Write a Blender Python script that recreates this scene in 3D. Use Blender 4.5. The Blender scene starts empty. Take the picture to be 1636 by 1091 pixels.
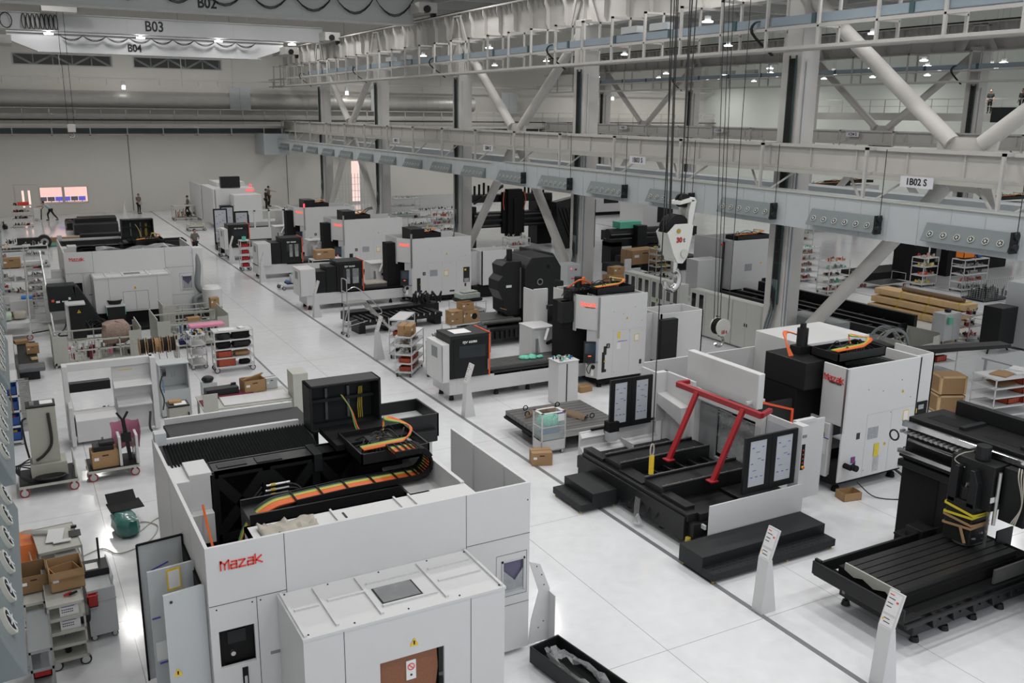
import bpy, bmesh, math, random
from mathutils import Matrix, Vector, Euler
R_ = random.Random(7)
PI = math.pi
sc = bpy.context.scene
COL = sc.collection

# ---------------------------------------------------------------- camera
cam_data = bpy.data.cameras.new('camera'); cam = bpy.data.objects.new('camera', cam_data)
COL.objects.link(cam); sc.camera = cam
cam_data.sensor_width = 36.0; cam_data.lens = 32.24; cam_data.clip_start = .05; cam_data.clip_end = 400
cam.matrix_world = Matrix((
    (0.87701701, 0.10724905, -0.46833622, 0.0),
    (-0.48034831, 0.21667886, -0.84989163, 0.0),
    (0.01032848, 0.97033392, 0.24154794, 9.0),
    (0, 0, 0, 1)))
# ---------------------------------------------------------------- colour management, world
sc.view_settings.view_transform = 'Standard'; sc.view_settings.look = 'None'
sc.view_settings.gamma = 1.0; sc.view_settings.use_curve_mapping = False
sc.view_settings.exposure = 0.0
w = bpy.data.worlds.new('hall_air'); sc.world = w; w.use_nodes = True
w.node_tree.nodes['Background'].inputs[0].default_value = (0.93, 0.96, 1.0, 1)
w.node_tree.nodes['Background'].inputs[1].default_value = 1.0

# lamp grid of the hall: light positions (the lamp housings are built further down)
LAMPS = [(x, y, 17.2) for x in (3.5, 10.2, 17.0, 22.6) for y in (3, 11, 19.5, 28, 37, 47, 58, 69, 80)]
LAMPS_C = [(x, y, 13.6) for x in (32, 44) for y in (14, 26, 38, 50, 62, 74, 84)] + [(x, y, 12.9) for x in (57.5, 65, 72) for y in (30, 45, 60, 74, 85)]
LAMP_W = 232.0
def area_lamp(i, p, W, size=1.1):
    l = bpy.data.lights.new('highbay_light', 'AREA'); l.shape = 'DISK'; l.size = size; l.energy = W
    l.color = (1.0, 0.985, 0.96); l.spread = math.radians(165)
    o = bpy.data.objects.new('highbay_light', l); COL.objects.link(o); o.location = (p[0], p[1], p[2] - .12)
for i, p in enumerate(LAMPS): area_lamp(i, p, LAMP_W)
for i, p in enumerate(LAMPS_C): area_lamp(i, p, LAMP_W * (.95 if p[0] < 50 else .75))

# ---------------------------------------------------------------- materials
def mat(name, col, rough=.5, metal=0., noise=0., nscale=4., emit=None, estr=0., coat=0., alpha=1., trans=0., bump=0., bscale=40., spec=.5):
    m = bpy.data.materials.new(name); m.use_nodes = True
    nt = m.node_tree; b = nt.nodes['Principled BSDF']
    b.inputs['Base Color'].default_value = (*col, 1); b.inputs['Roughness'].default_value = rough
    b.inputs['Metallic'].default_value = metal; b.inputs['Coat Weight'].default_value = coat
    b.inputs['Specular IOR Level'].default_value = spec
    b.inputs['Coat Roughness'].default_value = .08
    b.inputs['Alpha'].default_value = alpha; b.inputs['Transmission Weight'].default_value = trans
    if emit: b.inputs['Emission Color'].default_value = (*emit, 1); b.inputs['Emission Strength'].default_value = estr
    if noise or bump:
        tc = nt.nodes.new('ShaderNodeTexCoord')
    if noise:
        n = nt.nodes.new('ShaderNodeTexNoise'); n.inputs['Scale'].default_value = nscale; n.inputs['Detail'].default_value = 5
        nt.links.new(tc.outputs['Object'], n.inputs['Vector'])
        r = nt.nodes.new('ShaderNodeMapRange'); r.inputs[3].default_value = 1 - noise; r.inputs[4].default_value = 1 + noise
        nt.links.new(n.outputs['Fac'], r.inputs[0])
        mx = nt.nodes.new('ShaderNodeMix'); mx.data_type = 'RGBA'; mx.blend_type = 'MULTIPLY'; mx.inputs[0].default_value = 1
        mx.inputs[6].default_value = (*col, 1); nt.links.new(r.outputs[0], mx.inputs[7])
        nt.links.new(mx.outputs[2], b.inputs['Base Color'])
    if bump:
        n2 = nt.nodes.new('ShaderNodeTexNoise'); n2.inputs['Scale'].default_value = bscale
        nt.links.new(tc.outputs['Object'], n2.inputs['Vector'])
        bp = nt.nodes.new('ShaderNodeBump'); bp.inputs['Strength'].default_value = bump
        nt.links.new(n2.outputs['Fac'], bp.inputs['Height']); nt.links.new(bp.outputs[0], b.inputs['Normal'])
    return m
WHITE = mat('white_enamel', (.585, .585, .59), .42, noise=.02)
WHITE2 = mat('warm_white_paint', (.50, .485, .465), .6, noise=.05, nscale=2)
OFFW = mat('grey_white_steel', (.42, .42, .38), .6, noise=.08, nscale=6)
BEIGE = mat('beige_grey_enamel', (.34, .335, .29), .5, noise=.05)
LGREY = mat('light_grey_paint', (.46, .48, .49), .45, noise=.03)
GREY = mat('mid_grey_paint', (.20, .215, .22), .45, noise=.04)
BLUEG = mat('blue_grey_duct_panel', (.14, .165, .172), .45, noise=.04)
DUCTW = mat('pale_blue_duct_board', (.47, .50, .52), .55, noise=.03)
DGREY = mat('dark_grey_cover', (.014, .0155, .017), .5, noise=.08, spec=.3)
BLACK = mat('black_machine_paint', (.009, .0095, .0105), .42, noise=.15, spec=.35)
BLACKM = mat('matt_black', (.006, .006, .0065), .7, noise=.1, spec=.25)
RUBBER = mat('black_rubber', (.012, .012, .012), .6)
STEEL = mat('machined_steel', (.42, .42, .41), .22, 1., noise=.08, nscale=12)
STEELD = mat('dark_machined_iron', (.15, .15, .147), .36, .5, noise=.2, nscale=8)
STEELK = mat('dark_scraped_iron', (.045, .046, .046), .3, .6, noise=.25, nscale=6)
CHROME = mat('bright_chrome', (.6, .6, .6), .12, 1.)
ALU = mat('aluminium', (.5, .5, .49), .3, .9, noise=.04)
FOIL = mat('silver_foil_jacket', (.52, .51, .48), .48, .45, noise=.1, nscale=1.5, bump=.6, bscale=2.2)
ORANGE = mat('orange_edge_paint', (.80, .10, .03), .4)
ORCAB = mat("orange_cable", (.66, .12, .02), .5)
YELCAB = mat('yellow_cable', (.50, .37, .05), .5)
GRNCAB = mat('green_cable', (.08, .30, .08), .5)
REDM = mat('dark_red_paint', (.30, .01, .015), .35)
REDB = mat('red_plastic', (.42, .02, .02), .45)
LOGO = mat('red_lettering', (.72, .045, .03), .45)
LOGOG = mat('grey_lettering', (.05, .05, .055), .45)
BIN = mat('orange_red_plastic', (.40, .06, .025), .45, noise=.2, nscale=9)
BINO = mat('bright_orange_plastic', (.75, .20, .02), .45)
BLUE = mat('blue_plastic', (.02, .08, .30), .45)
LBLUE = mat('pale_blue_plastic', (.08, .20, .38), .45)
NAVY = mat('navy_cloth', (.015, .015, .09), .8)
CARD = mat('brown_cardboard', (.34, .205, .10), .8, noise=.07, nscale=7)
CARDD = mat('dark_cardboard', (.20, .12, .055), .8, noise=.07)
WOOD = mat('pale_timber', (.62, .43, .23), .7, noise=.18, nscale=5)
PINK = mat('pink_antistatic_sheet', (.70, .25, .38), .5, noise=.08)
PINKD = mat('dusky_pink_bag', (.50, .19, .28), .5, noise=.1)
GREENP = mat('green_plastic_wrap', (.03, .14, .12), .25, noise=.3, nscale=10, coat=.6)
MINT = mat('mint_plastic', (.12, .50, .36), .4, noise=.15)
GREENR = mat('green_roll_film', (.05, .45, .30), .35)
CLOTH = mat('beige_work_cloth', (.40, .37, .32), .9, noise=.15, bump=.4, bscale=12)
BURLAP = mat('brown_burlap', (.16, .11, .07), .95, noise=.35, nscale=9, bump=.5)
MAROON = mat('maroon_cloth', (.16, .015, .035), .85, noise=.2)
PAPER = mat('white_paper', (.72, .72, .72), .7)
PAPERG = mat('grey_print', (.30, .32, .34), .6, noise=.5, nscale=30)
SCREEN = mat('dark_screen', (.02, .035, .05), .15, coat=.5)
YEL = mat('warning_yellow', (.75, .50, .03), .5)
YELT = mat('yellow_sling_webbing', (.62, .50, .03), .7)
PURP = mat('purple_tape', (.08, .06, .40), .5)
SIGNW = mat('sign_white', (.66, .66, .70), .4)
INK = mat('black_ink', (.01, .01, .01), .5)
SKIN = mat('skin', (.42, .24, .17), .6)
SHIRTG = mat('grey_work_shirt', (.13, .12, .11), .85, noise=.1)
SHIRTB = mat('pale_blue_grey_shirt', (.40, .45, .47), .85, noise=.08)
TROUS = mat('black_trousers', (.010, .010, .012), .85)
HAIR = mat('black_hair', (.012, .010, .009), .7)
GREENT = mat('dark_green_cable_tray', (.02, .055, .05), .5)
EMW = mat('lamp_diffuser', (1, 1, 1), .5, emit=(1, .98, .95), estr=9.)
EMR = mat('red_signal_lamp', (.6, .02, .03), .4, emit=(1, .05, .08), estr=2.2)
EMG = mat('green_exit_lamp', (.1, .6, .4), .4, emit=(.15, 1, .6), estr=1.6)
EMP = mat('self_glowing_office_wall', (.8, .6, .56), .8, emit=(.95, .66, .58), estr=.62)  # emission on the walls stands in for the light inside the rooms
EMB = mat('blue_monitor', (.02, .02, .4), .3, emit=(.06, .06, .75), estr=.7)
FILM = mat('milky_plastic_film', (.55, .57, .58), .25, alpha=.38, noise=.3, nscale=6)
GLASS = mat('acrylic_pane', (.75, .85, .85), .06, alpha=.16)
PROT = mat('film_covered_glass', (.46, .48, .52), .35, noise=.05)
LEAD = mat('red_led_strip', (.7, .08, .05), .5, emit=(1, .12, .06), estr=1.0)

# ---------------------------------------------------------------- mesh builder
class MB:
    def __init__(s): s.v = []; s.f = []; s.mi = []; s.m = 0; s.T = None; s.mats = []
    def use(s, material):
        if material not in s.mats: s.mats.append(material)
        s.m = s.mats.index(material); return s
    def add(s, vs, fs):
        k = len(s.v)
        if s.T is not None: vs = [tuple(s.T @ Vector(p)) for p in vs]
        s.v += [tuple(p) for p in vs]; s.f += [tuple(i + k for i in f) for f in fs]; s.mi += [s.m] * len(fs); return s
    def box(s, x0, y0, z0, x1, y1, z1):
        if x0 > x1: x0, x1 = x1, x0
        if y0 > y1: y0, y1 = y1, y0
        if z0 > z1: z0, z1 = z1, z0
        return s.add([(x0,y0,z0),(x1,y0,z0),(x1,y1,z0),(x0,y1,z0),(x0,y0,z1),(x1,y0,z1),(x1,y1,z1),(x0,y1,z1)],
                     [(3,2,1,0),(4,5,6,7),(0,1,5,4),(1,2,6,5),(2,3,7,6),(3,0,4,7)])
    def cb(s, cx, cy, cz, sx, sy, sz, rz=0, rx=0, ry=0):
        if rz or rx or ry:
            M = Matrix.Translation((cx, cy, cz)) @ Euler((rx, ry, rz)).to_matrix().to_4x4()
            o = s.T; s.T = M if o is None else o @ M
            s.box(-sx/2, -sy/2, -sz/2, sx/2, sy/2, sz/2); s.T = o; return s
        return s.box(cx-sx/2, cy-sy/2, cz-sz/2, cx+sx/2, cy+sy/2, cz+sz/2)
    def prism(s, pts, axis, a, b):
        # pts: outline in the other two axes (x: (y,z), y: (x,z), z: (x,y)), extruded from a to b
        def P(p, t): return (t, p[0], p[1]) if axis == 'x' else (p[0], t, p[1]) if axis == 'y' else (p[0], p[1], t)
        n = len(pts); A = sum(pts[i][0]*pts[(i+1) % n][1] - pts[(i+1) % n][0]*pts[i][1] for i in range(n))
        if (A < 0) != (axis == 'y'): pts = pts[::-1]
        if a > b: a, b = b, a
        vs = [P(p, a) for p in pts] + [P(p, b) for p in pts]
        fs = [tuple(range(n))[::-1], tuple(range(n, 2*n))] + [(i, (i+1) % n, n+(i+1) % n, n+i) for i in range(n)]
        return s.add(vs, fs)
    def cone(s, p, q, r0, r1, n=12, caps=True):
        p = Vector(p); q = Vector(q); d = (q-p).normalized()
        u = d.orthogonal().normalized(); w_ = d.cross(u); vs = []
        for c, r in ((p, r0), (q, r1)):
            for i in range(n):
                a = 2*PI*i/n; vs.append(tuple(c + (u*math.cos(a) + w_*math.sin(a))*r))
        fs = [(i, (i+1) % n, n+(i+1) % n, n+i) for i in range(n)]
        if caps: fs += [tuple(range(n))[::-1], tuple(range(n, 2*n))]
        return s.add(vs, fs)
    def cyl(s, p, q, r, n=12): return s.cone(p, q, r, r, n)
    def tube(s, pts, r, n=6, close=False):
        P = [Vector(p) for p in pts]; m = len(P); rings = []
        up = None
        for i in range(m):
            d = (P[(i+1) % m] - P[i-1]) if close else (P[min(i+1, m-1)] - P[max(i-1, 0)])
            if d.length < 1e-9: d = Vector((0, 0, 1))
            d.normalize()
            if up is None: up = d.orthogonal().normalized()
            u = (up - d*up.dot(d))
            u = u.normalized() if u.length > 1e-6 else d.orthogonal().normalized(); up = u; w_ = d.cross(u)
            rr = r[i] if isinstance(r, (list, tuple)) else r
            rings.append([tuple(P[i] + (u*math.cos(2*PI*k/n) + w_*math.sin(2*PI*k/n))*rr) for k in range(n)])
        vs = [p for ring in rings for p in ring]; fs = []
        for i in range(m if close else m-1):
            j = (i+1) % m
            for k in range(n): fs.append((i*n+k, i*n+(k+1) % n, j*n+(k+1) % n, j*n+k))
        if not close: fs += [tuple(range(n))[::-1], tuple(range((m-1)*n, m*n))]
        return s.add(vs, fs)
    def bar(s, p, q, w_=.03, h=None):
        # square bar between two points
        p = Vector(p); q = Vector(q); h = h or w_; d = (q-p); L = d.length; d.normalize()
        up = Vector((0, 0, 1)) if abs(d.z) < .98 else Vector((0, 1, 0))
        u = d.cross(up).normalized(); v = u.cross(d)
        vs = [tuple(c + u*(a*w_/2) + v*(b*h/2)) for c in (p, q) for a, b in ((-1,-1),(1,-1),(1,1),(-1,1))]
        return s.add(vs, [(0,1,2,3),(7,6,5,4),(0,4,5,1),(1,5,6,2),(2,6,7,3),(3,7,4,0)])
    def quad(s, a, b, c, d): return s.add([a, b, c, d], [(0, 1, 2, 3)])
    def sph(s, c, r, nu=12, nv=8, sx=1, sy=1, sz=1):
        vs = [(c[0], c[1], c[2]-r*sz)]
        for j in range(1, nv):
            t = -PI/2 + PI*j/nv
            for i in range(nu): vs.append((c[0]+r*sx*math.cos(t)*math.cos(2*PI*i/nu), c[1]+r*sy*math.cos(t)*math.sin(2*PI*i/nu), c[2]+r*sz*math.sin(t)))
        vs.append((c[0], c[1], c[2]+r*sz)); fs = [(0, 1+(i+1) % nu, 1+i) for i in range(nu)]
        for j in range(nv-2):
            for i in range(nu):
                a = 1+j*nu+i; b = 1+j*nu+(i+1) % nu; fs.append((a, b, b+nu, a+nu))
        e = len(vs)-1; fs += [(e, 1+(nv-2)*nu+i, 1+(nv-2)*nu+(i+1) % nu) for i in range(nu)]
        return s.add(vs, fs)
    def open_box(s, x0, y0, z0, x1, y1, z1, t=.02):
        s.box(x0, y0, z0, x1, y1, z0+t); s.box(x0, y0, z0, x0+t, y1, z1); s.box(x1-t, y0, z0, x1, y1, z1)
        s.box(x0, y0, z0, x1, y0+t, z1); return s.box(x0, y1-t, z0, x1, y1, z1)
    def text(s, txt, size, M, depth=.004, bold=.0, squash=1.):
        c = bpy.data.curves.new('lettering', 'FONT'); c.body = txt; c.size = size; c.extrude = depth/2; c.offset = bold
        c.align_x = 'CENTER'; c.align_y = 'CENTER'; c.resolution_u = 3
        o = bpy.data.objects.new('lettering', c); COL.objects.link(o)
        me = bpy.data.meshes.new_from_object(o.evaluated_get(bpy.context.evaluated_depsgraph_get()))
        vs = [tuple(M @ Vector((v.co.x*squash, v.co.y, v.co.z))) for v in me.vertices]; s.add(vs, [tuple(p.vertices) for p in me.polygons])
        bpy.data.objects.remove(o); bpy.data.curves.remove(c); bpy.data.meshes.remove(me); return s
    def build(s, name, material=None, parent=None, bev=0, smooth=False, loc=None, rz=0):
        me = bpy.data.meshes.new(name); me.from_pydata(s.v, [], s.f)
        ms = s.mats or [material]
        for x in ms: me.materials.append(x)
        if s.mats: me.polygons.foreach_set('material_index', s.mi)
        if smooth: me.polygons.foreach_set('use_smooth', [True]*len(me.polygons))
        me.update()
        o = bpy.data.objects.new(name, me); COL.objects.link(o)
        if smooth:
            try:
                o.select_set(False); me.set_sharp_from_angle(angle=math.radians(38))
            except Exception: pass
        if parent: o.parent = parent
        if loc: o.location = loc
        if rz: o.rotation_euler = (0, 0, rz)
        if bev:
            b = o.modifiers.new('edge', 'BEVEL'); b.width = bev; b.segments = 2; b.limit_method = 'ANGLE'; b.angle_limit = .7
        return o
FRONT = lambda x, y, z: Matrix.Translation((x, y, z)) @ Euler((PI/2, 0, 0)).to_matrix().to_4x4()       # faces -Y
LEFTF = lambda x, y, z: Matrix.Translation((x, y, z)) @ Euler((PI/2, 0, -PI/2)).to_matrix().to_4x4()    # faces -X
UPF = lambda x, y, z, r=0: Matrix.Translation((x, y, z)) @ Euler((0, 0, r)).to_matrix().to_4x4()
def MBm(m): return MB().use(m)
def tag(o, label, cat, group=None, kind=None):
    o['label'] = label; o['category'] = cat
    if group: o['group'] = group
    if kind: o['kind'] = kind
    return o
def thing(name, label, cat, loc=(0, 0, 0), rz=0, group=None):
    o = bpy.data.objects.new(name, None); COL.objects.link(o); o.location = loc; o.rotation_euler = (0, 0, rz)
    o.empty_display_size = .1
    return tag(o, label, cat, group)
def dup(root, loc, rz=None, label=None, group=None):
    kids = {}
    for o in bpy.data.objects:
        if o.parent: kids.setdefault(o.parent.name, []).append(o)
    def cp(o, par):
        c = o.copy(); COL.objects.link(c)
        if par: c.parent = par
        for k in kids.get(o.name, []): cp(k, c)
        return c
    r = cp(root, None); r.location = loc
    if rz is not None: r.rotation_euler = (0, 0, rz)
    if label: r['label'] = label
    if group: r['group'] = group
    return r
def struct(name, mb, m=None, **k):
    o = mb.build(name, m, **k); o['kind'] = 'structure'; return o
def smooth_path(pts, n=6):
    # Catmull-Rom through the points
    P = [Vector(p) for p in pts]; P = [P[0]*2-P[1]] + P + [P[-1]*2-P[-2]]; out = []
    for i in range(1, len(P)-2):
        for k in range(n):
            t = k/n; a, b, c, d = P[i-1], P[i], P[i+1], P[i+2]
            out.append(.5*((2*b) + (c-a)*t + (2*a-5*b+4*c-d)*t*t + (3*b-a-3*c+d)*t**3))
    out.append(P[-2]); return [tuple(p) for p in out]
def cab(mb, pts, r=.012, n=5, k=6): return mb.tube(smooth_path(pts, k), r, n)
# ================================================================ the hall shell
def floor_material():
    m = bpy.data.materials.new('white_epoxy_floor'); m.use_nodes = True; nt = m.node_tree; b = nt.nodes['Principled BSDF']
    tc = nt.nodes.new('ShaderNodeTexCoord'); N = nt.nodes.new; L = nt.links.new
    n = N('ShaderNodeTexNoise'); n.inputs['Scale'].default_value = .55; n.inputs['Detail'].default_value = 7; L(tc.outputs['Object'], n.inputs['Vector'])
    n3 = N('ShaderNodeTexNoise'); n3.inputs['Scale'].default_value = 3.5; n3.inputs['Detail'].default_value = 6; L(tc.outputs['Object'], n3.inputs['Vector'])
    ad = N('ShaderNodeMath'); ad.operation = 'ADD'; L(n.outputs['Fac'], ad.inputs[0]); L(n3.outputs['Fac'], ad.inputs[1])
    r = N('ShaderNodeMapRange'); r.inputs[1].default_value = .7; r.inputs[2].default_value = 1.3; r.inputs[3].default_value = .93; r.inputs[4].default_value = 1.03; L(ad.outputs[0], r.inputs[0])
    sp = N('ShaderNodeSeparateXYZ'); L(tc.outputs['Object'], sp.inputs[0])
    def line(out, period, off, half):
        a = N('ShaderNodeMath'); a.operation = 'SUBTRACT'; L(out, a.inputs[0]); a.inputs[1].default_value = off - period/2
        c = N('ShaderNodeMath'); c.operation = 'FLOORED_MODULO'; L(a.outputs[0], c.inputs[0]); c.inputs[1].default_value = period
        d = N('ShaderNodeMath'); d.operation = 'SUBTRACT'; L(c.outputs[0], d.inputs[0]); d.inputs[1].default_value = period/2
        e = N('ShaderNodeMath'); e.operation = 'ABSOLUTE'; L(d.outputs[0], e.inputs[0])
        f = N('ShaderNodeMath'); f.operation = 'LESS_THAN'; L(e.outputs[0], f.inputs[0]); f.inputs[1].default_value = half
        return f.outputs[0]
    mx = N('ShaderNodeMath'); mx.operation = 'MAXIMUM'
    L(line(sp.outputs[0], 4.03, 9.23, .006), mx.inputs[0]); L(line(sp.outputs[1], 5.35, 11.05, .006), mx.inputs[1])
    mul = N('ShaderNodeMix'); mul.data_type = 'RGBA'; mul.blend_type = 'MULTIPLY'; mul.inputs[0].default_value = 1
    mul.inputs[6].default_value = (.70, .71, .73, 1); L(r.outputs[0], mul.inputs[7])
    mix = N('ShaderNodeMix'); mix.data_type = 'RGBA'; L(mx.outputs[0], mix.inputs[0]); L(mul.outputs[2], mix.inputs[6]); mix.inputs[7].default_value = (.30, .29, .28, 1)
    L(mix.outputs[2], b.inputs['Base Color'])
    r2 = N('ShaderNodeMapRange'); r2.inputs[3].default_value = .06; r2.inputs[4].default_value = .17; L(n3.outputs['Fac'], r2.inputs[0]); L(r2.outputs[0], b.inputs['Roughness'])
    b.inputs['Specular IOR Level'].default_value = .55
    return m
f = MB(); f.box(-9, -3, -.3, 76, 90, 0); struct('floor', f, floor_material())
STRIP = mat('grey_floor_strip', (.17, .175, .185), .35)
k = MB(); k.box(11.44, -3, 0, 11.55, 89.4, .004); struct('trim_1', k, STRIP)
k = MB(); k.box(7.56, 24, 0, 7.64, 89.4, .004); struct('trim_2', k, STRIP)
k = MB(); k.box(43.6, 10, 0, 43.72, 89.4, .004); struct('trim_3', k, STRIP)
k = MB(); k.box(38.8, 10, 0, 38.9, 89.4, .004); struct('trim_4', k, STRIP)

def panel_wall(name, col, px, ax, gain=1.):
    m = mat(name, col, .62, noise=.03, nscale=.4); nt = m.node_tree; b = nt.nodes['Principled BSDF']
    tc = nt.nodes.new('ShaderNodeTexCoord'); sp = nt.nodes.new('ShaderNodeSeparateXYZ'); nt.links.new(tc.outputs['Object'], sp.inputs[0])
    c = nt.nodes.new('ShaderNodeMath'); c.operation = 'FLOORED_MODULO'; nt.links.new(sp.outputs[ax], c.inputs[0]); c.inputs[1].default_value = px
    e = nt.nodes.new('ShaderNodeMath'); e.operation = 'LESS_THAN'; nt.links.new(c.outputs[0], e.inputs[0]); e.inputs[1].default_value = .03
    bp = nt.nodes.new('ShaderNodeBump'); bp.invert = True; bp.inputs['Strength'].default_value = .35; bp.inputs['Distance'].default_value = .02
    nt.links.new(e.outputs[0], bp.inputs['Height']); nt.links.new(bp.outputs[0], b.inputs['Normal'])
    return m
WALLM = panel_wall('warm_grey_wall_board', (.70, .68, .63), 1.2, 0)
WALLR = panel_wall('pale_green_white_wall', (.74, .78, .73), 1.2, 1)
CEILM = mat('grey_roof_deck', (.42, .42, .41), .8, noise=.05)
# far wall with the office windows and door cut out (x, z openings)
def wall_with_holes(y0, y1, x0, x1, z0, z1, holes):
    m = MB(); xs = sorted({x0, x1, *[h[0] for h in holes], *[h[1] for h in holes]})
    for a, b in zip(xs, xs[1:]):
        hs = sorted([h for h in holes if h[0] <= a and h[1] >= b], key=lambda h: h[2]); z = z0
        for h in hs:
            if h[2] > z: m.box(a, y0, z, b, y1, h[2])
            z = h[3]
        if z < z1: m.box(a, y0, z, b, y1, z1)
    return m
WIN = [(2.71, 4.42, 1.0, 2.36), (4.62, 6.42, 1.0, 2.36), (1.30, 1.47, .7, 2.15), (1.78, 1.95, .7, 2.15), (30.7, 31.6, .2, 4.2)]
struct('wall_far', wall_with_holes(89.4, 89.6, -9, 76, 0, 7.5, WIN), WALLM)
HI = [(1.83+0, 9.4, 12.6, 13.42), (11.26, 18.7, 12.6, 13.42)]
struct('wall_far_upper', wall_with_holes(89.9, 90.1, -9, 76, 7.5, 19, HI), WALLM)
m = MB(); m.box(76, -3, 0, 76.2, 90, 19); struct('wall_side', m, WALLR)
m = MB(); m.box(-9.2, -3, 0, -9, 90, 19); struct('wall_opposite', m, WALLM)
m = MB(); m.box(-9, -3, 19, 76, 90, 19.2)
for x in range(-6, 76, 6): m.box(x, -3, 18.5, x+.25, 90, 19)
for y in range(4, 90, 7): m.box(-9, y, 18.2, 76, y+.25, 19)
struct('ceiling', m, CEILM)
# rooms behind the openings
for i, (a, b, c, d) in enumerate(WIN[:2]):
    wn = MB(); wn.box(a-.06, 89.36, c-.05, b+.06, 89.42, c); wn.box(a-.06, 89.36, d, b+.06, 89.42, d+.05); wn.box(a-.06, 89.36, c, a, 89.42, d); wn.box(b, 89.36, c, b+.06, 89.42, d)
    o = struct('window_%d' % (i+1), wn, WHITE2)
    g = MB(); g.box(a, 89.45, c, b, 89.46, d); g.build('window_pane', GLASS, o)
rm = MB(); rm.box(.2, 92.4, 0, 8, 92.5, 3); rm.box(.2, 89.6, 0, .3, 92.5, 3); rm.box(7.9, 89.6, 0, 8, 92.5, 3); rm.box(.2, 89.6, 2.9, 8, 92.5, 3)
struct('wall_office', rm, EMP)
for i in range(6):
    x = 2.75 + i*.62
    t = thing('computer_monitor', ['dark monitor on the office desk at the end by the door', 'grey monitor on the office desk, second from the door end',
        'blue lit monitor in the first office window', 'blue lit monitor between the two office windows', 'grey monitor in the second office window', 'blue lit monitor at the far end of the office desk'][i], 'monitor', (x+.2, 90.6, .98))
    MBm(NAVY if i in (0, 1, 4) else EMB).cb(0, 0, .28, .56, .05, .36).build('screen', None, t)
    MB().cb(0, .02, .05, .06, .06, .12).build('stand', DGREY, t)
t = thing('office_desk', 'long pale office desk behind the wall windows', 'desk', (4.6, 90.6, 0))
MB().box(-2, -.4, .92, 2.2, .4, .98).build('desk_top', WHITE2, t)
for x in (-1.9, 0, 2.1): MB().box(x-.03, -.3, 0, x+.03, .3, .92).build('leg', DGREY, t)
d = MB(); d.box(.75, 89.33, 0, 2.55, 89.38, 2.6) if 0 else None
d = wall_with_holes(89.32, 89.39, .78, 2.6, .02, 2.62, [WIN[2], WIN[3]]); struct('door_1', d, WALLM)
rm = MB(); rm.box(30.2, 91.4, 0, 32.2, 91.5, 4.5); struct('wall_passage', rm, EMP)  # back wall glows too, in place of passage lighting
for i, (a, b, c, d_) in enumerate(HI):
    wn = MB()
    wn.box(a-.1, 89.85, c-.08, b+.1, 89.95, c); wn.box(a-.1, 89.85, d_, b+.1, 89.95, d_+.08)
    wn.box(a-.1, 89.85, c, a, 89.95, d_); wn.box(b, 89.85, c, b+.1, 89.95, d_)
    o = struct('window_%d' % (i+3), wn, LGREY)
    tr = MB(); n = 5; L_ = (b-a)/n
    for q in range(n+1): tr.box(a+q*L_-.05, 90.6, c-.5, a+q*L_+.05, 90.7, d_+.5)
    for q in range(n):
        (tr.bar((a+q*L_, 90.65, c), (a+(q+1)*L_, 90.65, d_), .16) if q % 2 else tr.bar((a+q*L_, 90.65, d_), (a+(q+1)*L_, 90.65, c), .16))
    tr.build('roof_truss', GREY, o)
m = MB(); m.box(-9, 92.2, 11, 76, 92.3, 16); struct('wall_roof_space', m, mat('shade_toned_roof_board', (.07, .068, .064), .8))  # dark base colour stands in for the shade of the roof space
# vertical expansion gaps on the far wall
for i, (x, z1) in enumerate(((10.1, 6.8), (24.2, 5.4))):
    m = MB(); m.box(x, 89.37, 0.1, x+.05, 89.4, z1); struct('trim_%d' % (i+5), m, mat('wall_gap_seal_%d' % i, (.12, .12, .11), .7))

# ---------------------------------------------------------------- far wall services
t = thing('wall_catwalk', 'white railed catwalk along the far wall with pale fascia', 'catwalk', (0, 88.6, 8.1))
MB().box(-9, -.6, -.15, 76, .9, 0).box(-9, -.62, .1, 76, -.56, .48).build('walkway_deck', WHITE2, t)
r = MB()
for x in range(-8, 76, 2): r.box(x-.045, -.66, -.3, x+.045, -.6, .95)
r.box(-8.95, -.66, .9, 75.95, -.6, .99); r.box(-9, -.65, -.32, 76, -.6, -.27); r.build('guard_rail', WHITE2, t)
MB().cyl((-8, -.9, -.02), (76, -.9, -.02), .05, 8).build('black_pipe', RUBBER, t)
t = thing('service_trough', 'open pipe trough with bracket arms under the far catwalk', 'pipe trough', (0, 88.4, 7.0))
MB().box(-8.95, .2, -.1, 75.95, .95, -.02).box(-8.95, .85, -.1, 75.95, .95, .45).build('trough', GREY, t)
MB().box(-8.95, -.9, .42, 75.95, .9, .5).box(-8.95, -.95, .4, 75.95, -.88, .62).build('cover_board', WHITE2, t)
for i, x in enumerate([1.1+2.95*i for i in range(26)]): MB().box(x-.04, -.9, -.25, x+.04, -.82, .42).box(x-.04, -.9, -.25, x+.04, .9, -.17).build('bracket', WHITE2, t)
p = MB(); [p.cyl((-8.95, -.5+.3*i, -.12), (75.95, -.5+.3*i, -.12), .05, 8) for i in range(3)]; p.build('service_pipe', ALU, t)
t = thing('foil_duct', 'silver foil wrapped round duct running along the far wall', 'duct', (0, 89.0, 9.8))
MB().cyl((-8.9, 0, 0), (44, 0, 0), .72, 24).build('duct_tube', FOIL, t, smooth=True)
m = MB(); R = random.Random(1); x = -8.8
while x < 44: m.cone((x, 0, 0), (x+.06, .0, 0), .735, .735, 24); x += R.uniform(.5, .9)
m.build('foil_rib', FOIL, t)
t = thing('conduit_rack', 'thin white conduit rail with hangers high on the far wall', 'conduit rack', (0, 88.2, 11.5))
MB().box(-9, -.05, 0, 76, .05, .1).build('rail', WHITE2, t)
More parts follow.
